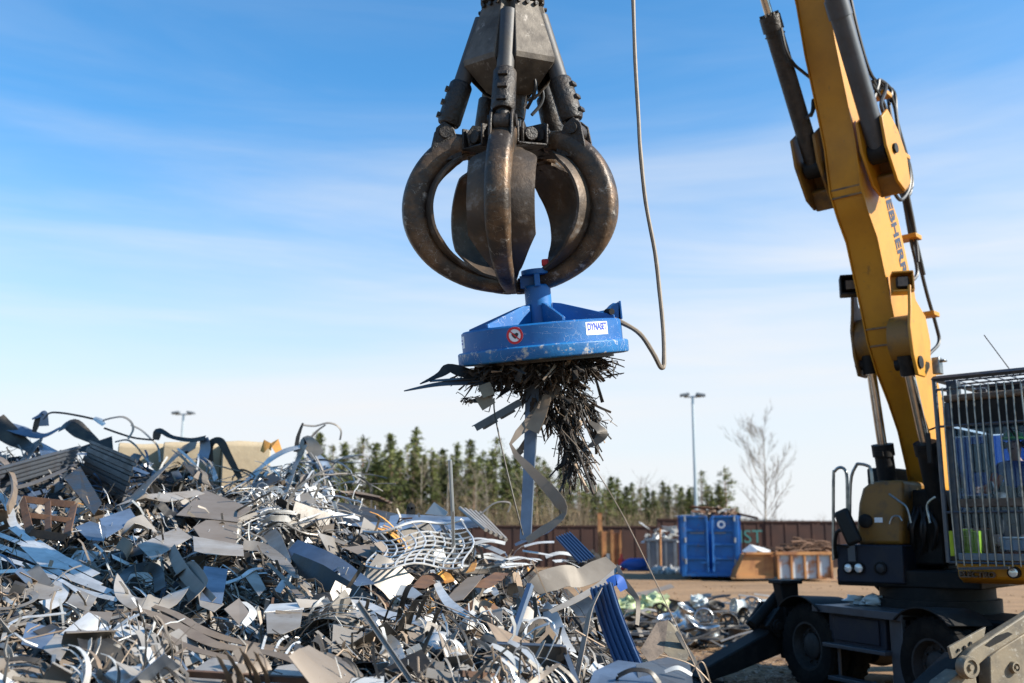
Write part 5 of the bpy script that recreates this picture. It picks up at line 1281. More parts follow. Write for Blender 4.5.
    # hooked channel bar
    root = empty('steel_channel', P(474, 425, 6.8), 'straight grey steel channel bar sticking out down-left under the magnet', 'steel bar', 'pieces hanging from the magnet')
    a, b = P(473, 426, 6.75), P(518, 400, 6.85); ax = (b - a).normalized(); n1, n2 = perp(ax)
    mbx = MB(); mbx.box((a + b) / 2, ((b - a).length, .055, .006), (ax, n1, n2)); mbx.box((a + b) / 2 + n1 * .0275 - n2 * .02, ((b - a).length, .006, .045), (ax, n1, n2)); mbx.build('bar', 'cyl_grey', root)
    for s in (.33, .72):
        mbx = MB(); mbx.box(a.lerp(b, s) + n1 * .0 - n2 * .03 - Zd * .022, ((b - a).length * .28, .05, .02), (ax, n1, n2)); mbx.build('tab', 'oily_steel', root)
    # square plates in the clump
    for i, (pts, lab) in enumerate([([P(484, 384, 6.62), P(489, 396, 6.62)], 'small square brownish plate in the clump, upper one at left'), ([P(479, 405, 6.65), P(492, 397, 6.66)], 'small brownish plate hanging below the clump at left')]):
        rib('metal_plate', 'stabil_paint', pts, .09, V((.2, -.6, .1)), lab, 'metal plate', k=0)
    # vertical beam and the twisted ribbon
    rib('steel_beam', 'blue_steel', [P(533, 385, 6.95), P(531, 430, 6.92), P(528.5, 480, 6.9), P(525.5, 540, 6.85)], [.10, .085, .075, .075], V((-.25, -.95, .05)), 'straight blue-grey flat beam hanging down into the heap', 'steel beam', .03, 2)
    rib('metal_strip', 'warm_steel', [P(560, 386, 6.85), P(545, 400, 6.83), P(530, 422, 6.8), P(510.5, 444, 6.75), P(527, 466, 6.72), P(548, 488, 6.7), P(560, 503, 6.68), P(564.5, 513, 6.68), P(556, 522, 6.68), P(543, 530, 6.7), P(527, 541, 6.72)],
        [.05, .09, .08, .02, .055, .075, .085, .04, .05, .06, .05], [V((-.4, -.9, .1)), V((-.6, -.7, .2)), V((.2, -.9, -.3)), V((-.5, -.8, .4)), V((-.55, -.75, .35)), V((-.6, -.75, .2)), V((.5, -.6, .6)), V((.3, -.7, .6))], 'long brown-grey ribbon zigzagging down beside the hanging beam', 'metal strip', .004, 2)
    rib('metal_strip', 'tan_strip', [P(548, 395, 6.78), P(541, 412, 6.76), P(532, 431, 6.76)], [.05, .09, .11], V((-.3, -.9, .3)), 'short pale strip lapped over the top of the hanging beam', 'metal strip')
    rib('metal_strip', 'warm_steel', [P(527, 440, 6.98), P(517, 455, 6.98), P(522, 450, 7.0)], .04, V((.3, -.9, .2)), 'short stub of strip crossing behind the hanging beam', 'metal strip', k=0)
    def rod(name, m, pts, r, lab, cat, k=6):
        b = MB(); b.tube(crom(pts, k), r, 6); tag(b.build(name, m), lab, cat, 'pieces hanging from the magnet')
    rod('metal_rod', 'swarf', [P(560, 398, 6.9), P(574, 440, 6.88), P(585, 470, 6.86), P(594, 494, 6.84)], [.012] * 18 + [.016], 'thin dark rod ending in a hook, hanging at the right of the clump', 'rod')
    rib('metal_strip', 'oily_steel', [P(590, 422, 6.9), P(602, 432, 6.88), P(597, 441, 6.88), P(588, 447, 6.88), P(577, 456, 6.9)], [.03, .09, .05, .02, .02], V((.3, -.8, .5)), 'curled dark strip turning back at the right end of the clump', 'metal strip')
    rod('steel_wire', 'oily_steel', [P(612, 358, 6.8), P(613.5, 370, 6.8), P(612, 376, 6.8), P(598, 379, 6.82), P(585, 381, 6.85)], .004, 'short black bent wire under the right rim of the magnet', 'wire')
    rod('steel_wire', 'oily_steel', [P(494, 398, 6.7), P(494.5, 412, 6.7), P(500, 440, 6.68), P(508, 475, 6.66), P(518, 515, 6.64), P(523, 535, 6.64)], .006, 'thin dark wire hanging from the clump left of the beam', 'wire')
    rod('steel_wire', 'tan_strip', [P(562, 430, 6.8), P(590, 462, 6.6), P(620, 510, 6.3), P(650, 570, 6.0), P(690, 655, 5.6), P(705, 690, 5.5)], .0034, 'long thin pinkish wire slanting down right to the heap foot', 'wire')
held_scrap()

# ------------------------------------------------------------------ the scrap heap
DEP = [4, 5, 6, 7, 8, 10, 12, 14, 17, 21]
ROWS = {-300: [740, 690, 640, 585, 540, 480, 445, 418, 440, 560], 0: [742, 692, 640, 590, 550, 494, 462, 442, 470, 600], 60: [742, 692, 643, 594, 555, 498, 466, 446, 470, 600], 130: [742, 693, 647, 600, 560, 506, 472, 454, 490, 600], 190: [742, 693, 648, 602, 564, 512, 478, 459, 490, 600], 235: [743, 694, 651, 606, 568, 518, 490, 484, 510, 600],
        272: [744, 696, 652, 610, 574, 518, 480, 470, 500, 600], 305: [744, 697, 653, 612, 576, 520, 478, 462, 500, 600], 345: [745, 698, 656, 616, 584, 534, 502, 494, 530, 600], 400: [746, 700, 660, 622, 592, 550, 524, 522, 560, 620], 500: [752, 706, 668, 634, 606, 566, 547, 555, 600, 640],
        560: [758, 710, 672, 642, 616, 580, 570, 594, 640, 650], 610: [764, 716, 680, 652, 632, 606, 622, 660, 680, 650], 650: [775, 722, 690, 668, 656, 662, 700, 700, 700, 660], 690: [800, 745, 716, 704, 708, 740, 720, 700, 700, 660], 740: [900, 860, 840, 820, 800, 745, 720, 700, 700, 660]}
PXS = sorted(ROWS)
def surf_row(px, d):
    px = min(max(px, PXS[0]), PXS[-1] - 1e-3); d = min(max(d, DEP[0]), DEP[-1] - 1e-3)
    i = max(k for k in range(len(PXS)) if PXS[k] <= px); j = max(k for k in range(len(DEP)) if DEP[k] <= d); j = min(j, len(DEP) - 2)
    a = (px - PXS[i]) / (PXS[i + 1] - PXS[i]); b = (d - DEP[j]) / (DEP[j + 1] - DEP[j]); A = a * a * (3 - 2 * a)
    r0, r1 = ROWS[PXS[i]], ROWS[PXS[i + 1]]
    return (r0[j] * (1 - A) + r1[j] * A) * (1 - b) + (r0[j + 1] * (1 - A) + r1[j + 1] * A) * b
def heap_z(x, y):
    px = 512 + F * x / (y * CP * 1.0)
    if y < 4:
        z4 = P(px, surf_row(px, 4), 4).z; return max(-.3, z4 * (y - 1.2) / 2.8)
    return P(px, surf_row(px, y), y).z
def heap_n(x, y):
    e = .15; return V((heap_z(x - e, y) - heap_z(x + e, y), heap_z(x, y - e) - heap_z(x, y + e), 2 * e)).normalized()
def S(px, row, off=0.05):
    d = 4.0; best = (1e9, d); prev = 4.0
    while d < 18:
        r = surf_row(px, d)
        if r <= row: break
        if r < best[0]: best = (r, d)
        d += .05
    else: d = best[1]
    p = P(px, row, d); v = (CAM - p).normalized()
    return p + v * off
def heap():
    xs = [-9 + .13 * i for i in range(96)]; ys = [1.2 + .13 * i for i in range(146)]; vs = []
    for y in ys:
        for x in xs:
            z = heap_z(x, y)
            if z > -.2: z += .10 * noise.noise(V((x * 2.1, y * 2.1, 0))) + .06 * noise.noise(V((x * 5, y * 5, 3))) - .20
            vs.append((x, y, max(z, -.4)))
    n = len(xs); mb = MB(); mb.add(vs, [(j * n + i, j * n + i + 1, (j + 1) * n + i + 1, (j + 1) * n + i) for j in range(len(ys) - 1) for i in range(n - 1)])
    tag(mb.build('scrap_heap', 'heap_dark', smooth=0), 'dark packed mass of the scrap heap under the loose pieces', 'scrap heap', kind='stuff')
heap()

STEELS = ['bare_steel', 'warm_steel', 'bright_zinc', 'oily_steel', 'blue_steel', 'rusty_steel', 'tan_strip', 'white_sheet', 'orange_sheet']
CW = {'bare_steel': 'grey', 'warm_steel': 'brownish grey', 'dull_steel': 'dull brown', 'bright_zinc': 'silvery', 'oily_steel': 'blackened', 'blue_steel': 'blue-grey', 'rusty_steel': 'rusty', 'tan_strip': 'tan', 'white_sheet': 'white', 'orange_sheet': 'orange'}
def where(px, row):
    for lim, col in ((70, 'at far left'), (140, 'under leftmost block'), (225, 'under crest hoop'), (330, 'under wire tangle'), (430, 'under blue sheet'), (520, 'left of beam'), (585, 'under magnet'), (640, 'beside blue panel'), (2000, 'near wheel rims')):
        if px < lim: break
    rw = 'on crest' if row < 490 else 'on upper slope' if row < 540 else 'on middle slope' if row < 595 else 'on lower slope' if row < 645 else 'at bottom edge'
    return rw + ' ' + col
OCC = {}
def occupy(o):
    for p in o.data.polygons:
        vs = [proj(o.location + o.data.vertices[i].co) for i in p.vertices]
        x0, x1 = min(v[0] for v in vs), max(v[0] for v in vs); y0, y1 = min(v[1] for v in vs), max(v[1] for v in vs)
        if x1 - x0 > 60 or y1 - y0 > 60: continue
        for i in range(int(x0 // 6), int(x1 // 6) + 1):
            for j in range(int(y0 // 6), int(y1 // 6) + 1): OCC[(i, j)] = 1
def busy(px, row, m=1):
    i, j = int(px // 6), int(row // 6)
    return sum((i + a, j + b) in OCC for a in range(-m, m + 1) for b in range(-m, m + 1)) >= (3 if m else 1)
def pick(R, px, row):
    r = R.random()
    if row < 500 and px < 180: w = [2, 1, 1.2, 4, 3, .15, .2, .4, .03]
    elif row < 520 and 220 < px < 370: w = [2, .6, 5, 1.2, 1, .1, .3, .6, .02]
    elif px > 380 and row < 620: w = [3, 3, 2.4, 2.6, .8, .9, .8, 1.2, .3]
    else: w = [4.4, 3.0, 3.3, 3.6, .35, .10, .7, .8, .02]
    return R.choices(STEELS, w)[0]
def sheet_geo(R, L, W, kind):
    n = {'flat': 2, 'folded': 5, 'curled': 9, 'wavy': 9}[kind]; pts = []; a = 0; p = V((-L / 2, 0, 0)); st = L / n
    fa = [0] * n
    if kind == 'folded': fa[R.randint(1, 4)] = rad(R.choice((-1, 1)) * R.uniform(25, 85)); 
    if kind == 'folded' and R.random() < .4: fa[R.randint(1, 4)] += rad(R.choice((-1, 1)) * R.uniform(25, 80))
    if kind == 'curled': c = R.choice((-1, 1)) * R.uniform(.12, .45); fa = [c] * n
    if kind == 'wavy': fa = [R.gauss(0, .22) for _ in range(n)]
    nr = []; tw = R.gauss(0, .12)
    for i in range(n + 1):
        pts.append(V(p)); nr.append(V((-math.sin(a), tw * i * .3, math.cos(a))))
        if i < n: a += fa[i]; p = p + V((math.cos(a), 0, math.sin(a))) * st
    c = sum(pts, V((0, 0, 0))) / len(pts); pts = [q - c for q in pts]
    w0, w1 = W * R.uniform(.6, 1.1), W * R.uniform(.5, 1.1)
    if R.random() < .5: w0 = w1 = W
    ws = [w0 + (w1 - w0) * i / n for i in range(n + 1)]
    return pts, nr, ws
def basis(R, nrm, spread):
    z = (nrm + V((R.gauss(0, spread), R.gauss(0, spread), R.gauss(0, spread * .5)))).normalized(); a = R.random() * 2 * PI
    u, v = perp(z, V((math.cos(a), math.sin(a), .2))); return u, v, z
def strip_geo(R, L, n=12):
    pts = [V((0, 0, 0))]; d = V((1, 0, 0)); k1, k2 = R.gauss(0, .16), R.gauss(0, .12); nn = V((0, 0, 1)); nr = [nn]; tw = R.gauss(0, .14)
    if R.random() < .22: k1 = R.choice((-1, 1)) * R.uniform(.3, .6)
    for i in range(n):
        d = (Matrix.Rotation(k1, 3, 'Y') @ Matrix.Rotation(k2, 3, 'Z') @ d).normalized(); nn = Matrix.Rotation(tw, 3, d) @ nn
        nn = (nn - d * nn.dot(d)).normalized(); pts.append(pts[-1] + d * L / n); nr.append(V(nn)); k1 += R.gauss(0, .05); k2 += R.gauss(0, .05)
        if R.random() < .07: d = (d + V((R.gauss(0, .5), R.gauss(0, .5), R.gauss(0, .5)))).normalized()
    c = sum(pts, V((0, 0, 0))) / len(pts); return [p - c for p in pts], nr
def sample(R):
    while True:
        px, row = (R.uniform(-25, 705) if R.random() < .9 else R.uniform(-280, -20)), R.uniform(425, 700)
        d = 4.3
        mn = min(surf_row(px, q) for q in (8, 10, 12, 13, 14))
        if row > mn and not (px > 560 and row < 560): break
    return px, row, S(px, row, 0)
def scatter():
    R = random.Random(77)
    SZ = lambda L, a, b: 'small' if L < a else 'large' if L > b else 'medium'
    # sheet offcuts
    todo = []
    for i in range(285):
        px, row, p = sample(R)
        while busy(px, row): px, row, p = sample(R)
        kind = R.choices(['flat', 'folded', 'curled', 'wavy'], [3, 4, 2.2, 1.2])[0]
        L = R.uniform(.15, .40) * (1 + .055 * max(0, p.y - 6)) * (R.uniform(1.3, 1.6) if R.random() < .16 else 1); W = L * R.uniform(.3, .85)
        pts, nr, ws = sheet_geo(R, L, W, kind); nrm = heap_n(p.x, p.y); u, v, z = basis(R, nrm + V((.25, -.25, 0)), .42)
        off = R.uniform(-.06, .09); q = p + nrm * off; T = lambda w: u * w.x + v * w.y + z * w.z
        m = pick(R, px, row)
        if L > .36 and m in ('bright_zinc', 'white_sheet', 'orange_sheet', 'rusty_steel'): m = R.choice(('bare_steel', 'warm_steel', 'oily_steel', 'dull_steel'))
        mb = MB(); mb.ribbon([q + T(a) for a in pts], [T(a) for a in nr], ws, .0035)
        o = mb.build('sheet_offcut', m, smooth=40)
        till = 'upright' if abs(z.z) < .45 else 'tilted' if abs(z.z) < .8 else 'level'
        kd = {'flat': 'flat', 'folded': 'folded', 'curled': 'curled', 'wavy': 'buckled'}[kind]; shp = 'square-ish' if W > L * .62 else 'narrow' if W < L * .42 else 'oblong'
        todo.append((o, f"{SZ(L,.2,.33)} {CW[m]} {shp} {kd} offcut {till} {where(px,row)}", 'sheet offcuts scattered over the heap', 'sheet offcut'))
    bun = None
    for i in range(290):
        if bun is None or bun[0] == 0:
            px, row, p = sample(R)
            while busy(px, row): px, row, p = sample(R)
            bun = [R.choice((1, 1, 1, 4, 5, 7)), px, row, p, R.randrange(10 ** 6), pick(R, px, row)]
        bun[0] -= 1; px, row = bun[1], bun[2]; RB = random.Random(bun[4]); nrm = heap_n(bun[3].x, bun[3].y)
        L = RB.uniform(.3, .85) * (1 + .05 * max(0, p.y - 6)) * R.uniform(.8, 1.15); W = R.uniform(.008, .04) * (1.6 if R.random() < .12 else 1)
        pts, nr = strip_geo(RB, L); u, v, z = basis(RB, nrm, .22)
        if RB.random() < .6: fl = V((.85, -.5, -.25)); u = (fl - z * fl.dot(z)).normalized(); v = z.cross(u)
        a_ = R.gauss(0, .07); u, v = u * math.cos(a_) + v * math.sin(a_), v * math.cos(a_) - u * math.sin(a_)
        p = bun[3] + v * R.gauss(0, .06 * (1 if bun[0] else .3)) + u * R.gauss(0, .06); q = p + nrm * R.uniform(-.03, .10); T = lambda w: u * w.x + v * w.y + z * w.z
        m = bun[5] if R.random() < .8 else pick(R, px, row); mb = MB(); mb.ribbon([q + T(a) for a in pts], [T(a) for a in nr], W, .003)
        o = mb.build('metal_strip', m, smooth=50)
        run = 'running downhill' if u.x * -u.z > .02 else 'lying crosswise'; wd_ = 'hair-thin' if W < .018 else 'narrow' if W < .04 else 'wide'
        todo.append((o, f"{SZ(L,.55,.85)} {wd_} {CW[m]} strip {run} {where(px,row)}", 'curved strips scattered over the heap', 'metal strip'))
    for i in range(0):
        px, row, p = sample(R)
        L = R.uniform(.35, 1.0) * (1 + .05 * max(0, p.y - 6)); W = R.uniform(.010, .055) * (1.6 if R.random() < .18 else 1)
        pts, nr = strip_geo(R, L); nrm = heap_n(p.x, p.y); u, v, z = basis(R, nrm, .22)
        flow = V((.85, -.5, -.25)) if R.random() < .55 else None
        if flow: u = (flow - z * flow.dot(z)).normalized(); v = z.cross(u)
        q = p + nrm * R.uniform(-.05, .07); T = lambda w: u * w.x + v * w.y + z * w.z
        m = pick(R, px, row); mb = MB(); mb.ribbon([q + T(a) for a in pts], [T(a) for a in nr], W, .003)
        o = mb.build('metal_strip', m, smooth=50)
        run = 'running downhill' if u.x * -u.z > .02 else 'lying crosswise'; wd_ = 'hair-thin' if W < .018 else 'narrow' if W < .04 else 'wide'
        todo.append((o, f"{SZ(L,.55,.85)} {wd_} {CW[m]} strip {run} {where(px,row)}", 'curved strips scattered over the heap', 'metal strip'))
    for i in range(60):
        px, row, p = sample(R)
        while row < 500 or busy(px, row): px, row, p = sample(R)
        nrm = heap_n(p.x, p.y); m = R.choice(['bright_zinc', 'bare_steel', 'oily_steel', 'tan_strip'])
        L = R.uniform(.4, .9); pts, nr = strip_geo(R, L, 16); u, v, z = basis(R, nrm, .2); T = lambda w: u * w.x + v * w.y + z * w.z
        mb = MB(); mb.tube([p + nrm * R.uniform(.02, .09) + T(a) for a in pts], R.uniform(.003, .007), 5); o = mb.build('steel_wire', m, smooth=60)
        todo.append((o, f"{SZ(L,.75,1.05)} {CW[m]} curved wire {where(px,row)}", 'loose wires in the heap', 'wire'))
    for i in range(26):
        px, row, p = sample(R)
        while busy(px, row) or row < 470: px, row, p = sample(R)
        nrm = heap_n(p.x, p.y); m = R.choice(['bright_zinc', 'bare_steel', 'oily_steel', 'blue_steel', 'warm_steel', 'rusty_steel'])
        L = R.uniform(.4, 1.1) * (1 + .04 * (p.y - 6)); a = R.uniform(.018, .04); u, v, z = basis(R, nrm, .4); c = p + nrm * R.uniform(.0, .10)
        mb = MB(); typ = R.choice(['angle', 'channel', 'tube'])
        if typ == 'tube': mb.box(c, (L, a, a), (u, v, z))
        else:
            mb.box(c, (L, a, .004), (u, v, z)); mb.box(c + v * a / 2 + z * a * .4, (L, .004, a * .8), (u, v, z))
            if typ == 'channel': mb.box(c - v * a / 2 + z * a * .4, (L, .004, a * .8), (u, v, z))
        o = mb.build('steel_profile', m, smooth=30)
        todo.append((o, f"{SZ(L,.65,1.0)} straight {CW[m]} {dict(angle='angle bar', channel='channel bar', tube='square bar')[typ]} {where(px,row)}", 'straight profiles in the heap', 'steel bar'))
    seen = {}
    for o, lab, grp, cat in todo: seen.setdefault(lab, []).append(o)
    for o, lab, grp, cat in todo:
        if len(seen[lab]) > 1:
            same = sorted(seen[lab], key=lambda q: proj(q.location)[0]); i = same.index(o)
            lab += ', ' + (['left one', 'right one'][i] if len(same) == 2 else ORD[i] + ' from left')
        tag(o, lab, cat, grp)
def litter():
    R = random.Random(99); mats = ['bare_steel', 'warm_steel', 'bright_zinc', 'oily_steel', 'blue_steel', 'rusty_steel', 'tan_strip', 'white_sheet', 'orange_sheet']; mb = MB()
    for i in range(10000):
        px, row, p = sample(R); nrm = heap_n(p.x, p.y); m = mats.index(pick(R, px, row)); q = p + nrm * (R.uniform(-.12, .035) - (.13 if busy(px, row) else 0)); sc_ = 1 + .05 * max(0, p.y - 6); r = R.random()
        if r < .45:
            L = R.uniform(.07, .22) * sc_; pts, nr, ws = sheet_geo(R, L, L * R.uniform(.3, .9), R.choices(['flat', 'folded'], [1, 1])[0]); u, v, z = basis(R, nrm, .6)
        elif r < .86:
            L = R.uniform(.15, .65) * sc_; pts, nr = strip_geo(R, L, 7); ws = R.uniform(.006, .03); u, v, z = basis(R, nrm, .22)
            if R.random() < .5: fl = V((.85, -.5, -.25)); u = (fl - z * fl.dot(z)).normalized(); v = z.cross(u)
        else:
            pts, nr = strip_geo(R, R.uniform(.2, .7), 8); ws = .005; u, v, z = basis(R, nrm, .6)
        T = lambda w: u * w.x + v * w.y + z * w.z
        mb.ribbon([q + T(a) for a in pts], [T(a) for a in nr], ws, .003, m)
    tag(mb.build('scrap_litter', mats, smooth=40, recalc=False), 'countless small metal trimmings filling the gaps of the scrap heap', 'metal trimmings', kind='stuff')

# pieces of the heap one can pick out in the photograph
UP = V((.3, -.6, .74))
def hero(m, pts, w, lab, nr=None, name='metal_strip', cat='metal strip', th=.004, k=6, off=.06, dd=None):
    q = [(S(x[0], x[1], off + (x[2] if len(x) > 2 else 0))) for x in pts]
    if dd: q = [P(x[0], x[1], dd[i] if isinstance(dd, list) else dd) for i, x in enumerate(pts)]
    n0 = len(q); q2 = crom(q, k) if k else q; n = len(q2)
    def itp(L):
        r = []
        for i in range(n):
            s = i / (n - 1) * (len(L) - 1); j = min(int(s), len(L) - 2); r.append(L[j] * (1 - (s - j)) + L[j + 1] * (s - j))
        return r
    nn = itp(nr) if isinstance(nr, list) else [nr or UP] * n
    mb = MB(); d = sum(p.y for p in q) / n0; s = d / F
    mb.ribbon(q2, nn, itp([a * s for a in w]) if isinstance(w, list) else w * s, th); return tag(mb.build(name, m, smooth=40), lab, cat)
def slab(m, corners, lab, name='metal_plate', cat='metal plate', th=.004, off=.08, dd=None, holes=None):
    q = [P(c[0], c[1], dd[i]) if dd else S(c[0], c[1], off + (c[2] if len(c) > 2 else 0)) for i, c in enumerate(corners)]
    n = (q[1] - q[0]).cross(q[2] - q[0]).normalized(); mb = MB(); mb.prism(q, n * th); return tag(mb.build(name, m, smooth=0, bevel=.001), lab, cat)
def corrug(m, a, b, wv, n, lab, amp=.012, bend=0, name='corrugated_panel', cat='panel'):
    L = b - a; t = L.normalized(); nr = t.cross(wv).normalized(); rings = []; N_ = 10
    W = wv.length; wu = wv.normalized(); prof = []
    for i in range(n):
        for f, h in ((0, 0), (.3, 0), (.4, amp), (.7, amp), (.8, 0)): prof.append(((i + f) / n * W, h))
    prof.append((W, 0))
    for k in range(N_ + 1):
        s = k / N_; c = a + L * s + nr * (bend * math.sin(PI * s)); rings.append([c + wu * (x - W / 2) + nr * h for x, h in prof] + [c + wu * (x - W / 2) + nr * (h - .004) for x, h in prof[::-1]])
    mb = MB(); mb.loft(rings); return tag(mb.build(name, m, smooth=30), lab, cat)
def heroes():
    # diagonal brown plate and its folds, middle left
    hero('warm_steel', [(197, 443), (178, 455), (158, 473), (137, 494), (130, 505)], [17, 21, 24, 26, 30], 'long brown-grey strip slanting down from the crest to the folded plates', V((-.35, -.7, .55)), off=.22)
    hero('bare_steel', [(131, 502), (150, 499), (175, 496), (201, 492)], [34, 30, 20, 10], 'triangular silver-grey fold at the foot of the long slanting strip', [V((-.3, -.85, .25)), V((.1, -.6, .75))], off=.2, name='metal_plate', cat='metal plate')
    slab('warm_steel', [(176, 515), (205, 490), (252, 508), (238, 522)], 'brown-grey plate with jagged right edge below the wire tangle', off=.16)
    slab('warm_steel', [(193, 527), (206, 520), (238, 520), (236, 545), (205, 545)], 'small brown-grey plate tucked under the jagged plate', off=.12)
    slab('bare_steel', [(137, 545), (178, 527), (192, 537), (152, 560)], 'oblong silver-grey plate, upper end of the long broken strip', off=.22)
    slab('bare_steel', [(193, 536), (243, 545), (244, 556), (207, 554), (194, 551)], 'long silver-grey plate with a notched lower edge', off=.24)
    hero('bare_steel', [(243, 545), (262, 548), (280, 560), (297, 578)], [13, 17, 15, 5], 'tapering silver-grey strip pointing down right from the notched plate', V((.3, -.6, .7)), off=.22)
    hero('bare_steel', [(262, 521), (275, 540), (290, 563)], [12, 15, 3], 'pale plate wedge leaning beside the dark gutter', V((-.2, -.8, .5)), off=.16, name='metal_plate', cat='metal plate')
    slab('blue_steel', [(204, 566), (228, 569), (222, 604), (200, 600)], 'pale blue-reflecting plate standing upright in the middle of the heap', off=.26)
    slab('bare_steel', [(198, 595), (204, 588), (224, 604), (214, 612), (200, 606)], 'bent foot of the upright pale blue plate', off=.24)
    hero('warm_steel', [(171, 548), (180, 567), (195, 585), (213, 601)], [11, 13, 12, 8], 'twisted brown strip running down to the upright pale blue plate', V((-.5, -.6, .6)), off=.28)
    hero('warm_steel', [(176, 575), (186, 572), (198, 590), (190, 602)], [8, 26, 26, 12], 'rounded bulging grey plate left of the upright blue plate', V((-.5, -.6, .5)), off=.2, name='metal_plate', cat='metal plate')
    # curled band
    hero('bare_steel', [(122, 580), (124, 595), (140, 603), (165, 601), (180, 590)], [17, 18, 22, 26, 20], 'wide silver curled band forming an open loop on the lower slope', [V((.8, -.2, .4)), V((.2, -.3, .95)), V((0, -.75, .65)), V((-.2, -.8, .5))], off=.25)
    hero('oily_steel', [(121, 583), (128, 572), (145, 567), (157, 571), (160, 590)], 11, 'dark inner loop of strip behind the wide curled band', V((.0, -.9, .4)), off=.15)
    hero('bare_steel', [(128, 530), (138, 526), (150, 523)], [20, 26, 24], 'short half-round silver trough below the blue sheets', [V((-.6, -.6, .4)), V((0, -.9, .5)), V((.5, -.6, .6))], off=.2, name='metal_plate', cat='metal plate')
    slab('blue_steel', [(75, 527), (90, 521), (108, 527), (104, 541), (88, 540)], 'flat blue-grey plate lying under the black corrugated sheet', off=.15)
    slab('blue_steel', [(99, 519), (130, 508), (137, 519), (106, 538)], 'blue-grey plate left of the half-round silver trough', off=.14)
    # bright fan of strips at left
    for i, (pts, w) in enumerate([([(-6, 488), (8, 505), (14, 525), (32, 540)], 8), ([(-5, 533), (25, 545), (60, 565), (100, 585)], 6), ([(-5, 545), (30, 558), (62, 574), (110, 592)], 7), ([(-5, 556), (40, 570), (74, 588), (118, 600)], 5), ([(12, 527), (40, 548), (66, 560), (96, 575)], 8), ([(-4, 572), (30, 571), (60, 580), (78, 592)], 4)]):
        hero('bright_zinc', pts, w, f'bright silver strip, {ORD[i]} of the shining fan at the far left', V((.42, -.75, .52)), off=.12 + .03 * i)
    slab('bright_zinc', [(20, 546), (40, 540), (66, 556), (70, 570), (40, 566)], 'bright jagged silver plate in the shining fan of strips', off=.22)
    slab('bare_steel', [(-6, 582), (56, 578), (63, 586), (58, 600), (-6, 596)], 'large flat lilac-grey plate at the far left edge', off=.2)
    hero('bright_zinc', [(44, 606), (58, 600), (63, 588), (50, 582)], [14, 12, 10, 6], 'bright crumpled end of the large flat lilac plate', V((.3, -.7, .6)), off=.2)
    slab('bare_steel', [(66, 603), (76, 588), (97, 597), (88, 612)], 'dull lilac-grey square plate on the lower slope at left', off=.24)
    slab('warm_steel', [(80, 624), (84, 611), (113, 612), (108, 626)], 'brownish square plate right below the lilac square plate', off=.24)
    slab('blue_steel', [(21, 644), (27, 622), (56, 628), (48, 650)], 'pale blue square plate near the bottom left', off=.3)
    slab('bare_steel', [(43, 649), (56, 633), (73, 640), (60, 661)], 'grey-green square plate overlapping the pale blue square plate', off=.3)
    hero('bright_zinc', [(3, 640), (8, 626), (22, 618), (40, 616), (66, 613)], 4, 'bright silver strip arching over the pale blue square plate', V((0, -.5, .85)), off=.3)
    hero('bright_zinc', [(-4, 655), (6, 666), (20, 672), (40, 676)], 5, 'bright curled strip at the bottom left corner', V((0, -.6, .8)), off=.3)
    hero('bare_steel', [(45, 668), (58, 674), (72, 676), (80, 690)], [8, 9, 9, 8], 'grey hoop of strip at the bottom edge left of the dark hollow', [V((0, -.9, .4)), V((.2, -.9, .3)), V((.8, -.4, .3))], off=.3)
    hero('tan_strip', [(-4, 645), (30, 638), (65, 630), (90, 626), (125, 630), (132, 610)], 1.3, 'thin pinkish wire looping across the square plates', V((0, -.5, .85)), name='steel_wire', cat='wire', off=.34, th=.006)
    hero('oily_steel', [(100, 560), (104, 552), (108, 566), (112, 578)], 2, 'thin black hoop of wire above the curled band', V((0, -.9, .4)), name='steel_wire', cat='wire', off=.2, th=.006)
    # tan long strips
    for i, (pts, w) in enumerate([([(133, 609), (160, 617), (192, 634), (225, 647), (278, 650)], [7, 10, 13, 9, 4]), ([(150, 605), (175, 614), (205, 631), (240, 642), (290, 650)], [5, 8, 9, 7, 4]), ([(128, 618), (155, 630), (183, 645), (215, 655), (262, 664)], [4, 6, 8, 7, 5]), ([(255, 650), (285, 657), (315, 668), (350, 680)], [6, 10, 13, 10])]):
        hero('tan_strip', pts, w, f'long tan strip sweeping down right, {ORD[i]} from the top of the tan bundle', V((.1, -.5, .85)), off=.2 + .02 * i)
    hero('warm_steel', [(300, 662), (325, 660), (345, 668), (358, 676)], [16, 20, 18, 10], 'brown-grey curved plate at the lower end of the tan strips', V((.2, -.6, .75)), off=.18, name='metal_plate', cat='metal plate')
    slab('bare_steel', [(262, 683), (278, 666), (306, 662), (312, 672), (290, 690)], 'pale plate among the tan strips at the bottom', off=.26)
    slab('bare_steel', [(190, 672), (215, 655), (236, 660), (215, 690), (180, 692)], 'grey notched plate at the bottom under the tan strips', off=.2)
    for i, pts in enumerate([[(262, 650), (266, 636), (270, 630)], [(275, 652), (280, 641), (288, 636)], [(285, 655), (293, 645), (300, 642)], [(300, 657), (306, 650), (312, 648)]]): hero('bright_zinc', pts, 2.6, f'short bright bent prong, {ORD[i]} from the left above the tan strips', V((.5, -.6, .6)), off=.24)
    # folded light box and dark tile
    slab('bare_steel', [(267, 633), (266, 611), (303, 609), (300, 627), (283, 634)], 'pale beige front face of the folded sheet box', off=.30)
    slab('bright_zinc', [(264, 612), (270, 604), (304, 602), (304, 609)], 'narrow lit top flange of the folded sheet box', off=.30)  # brighter metal than the front face; the lit look is in the colour
    slab('warm_steel', [(224, 609), (239, 598), (249, 612), (240, 626)], 'dark brown square tile standing beside the folded sheet box', off=.32)
    hero('white_sheet', [(244, 602), (253, 612), (244, 625)], [5, 9, 6], 'white lit edge piece behind the dark square tile', V((.5, -.7, .4)), off=.28)
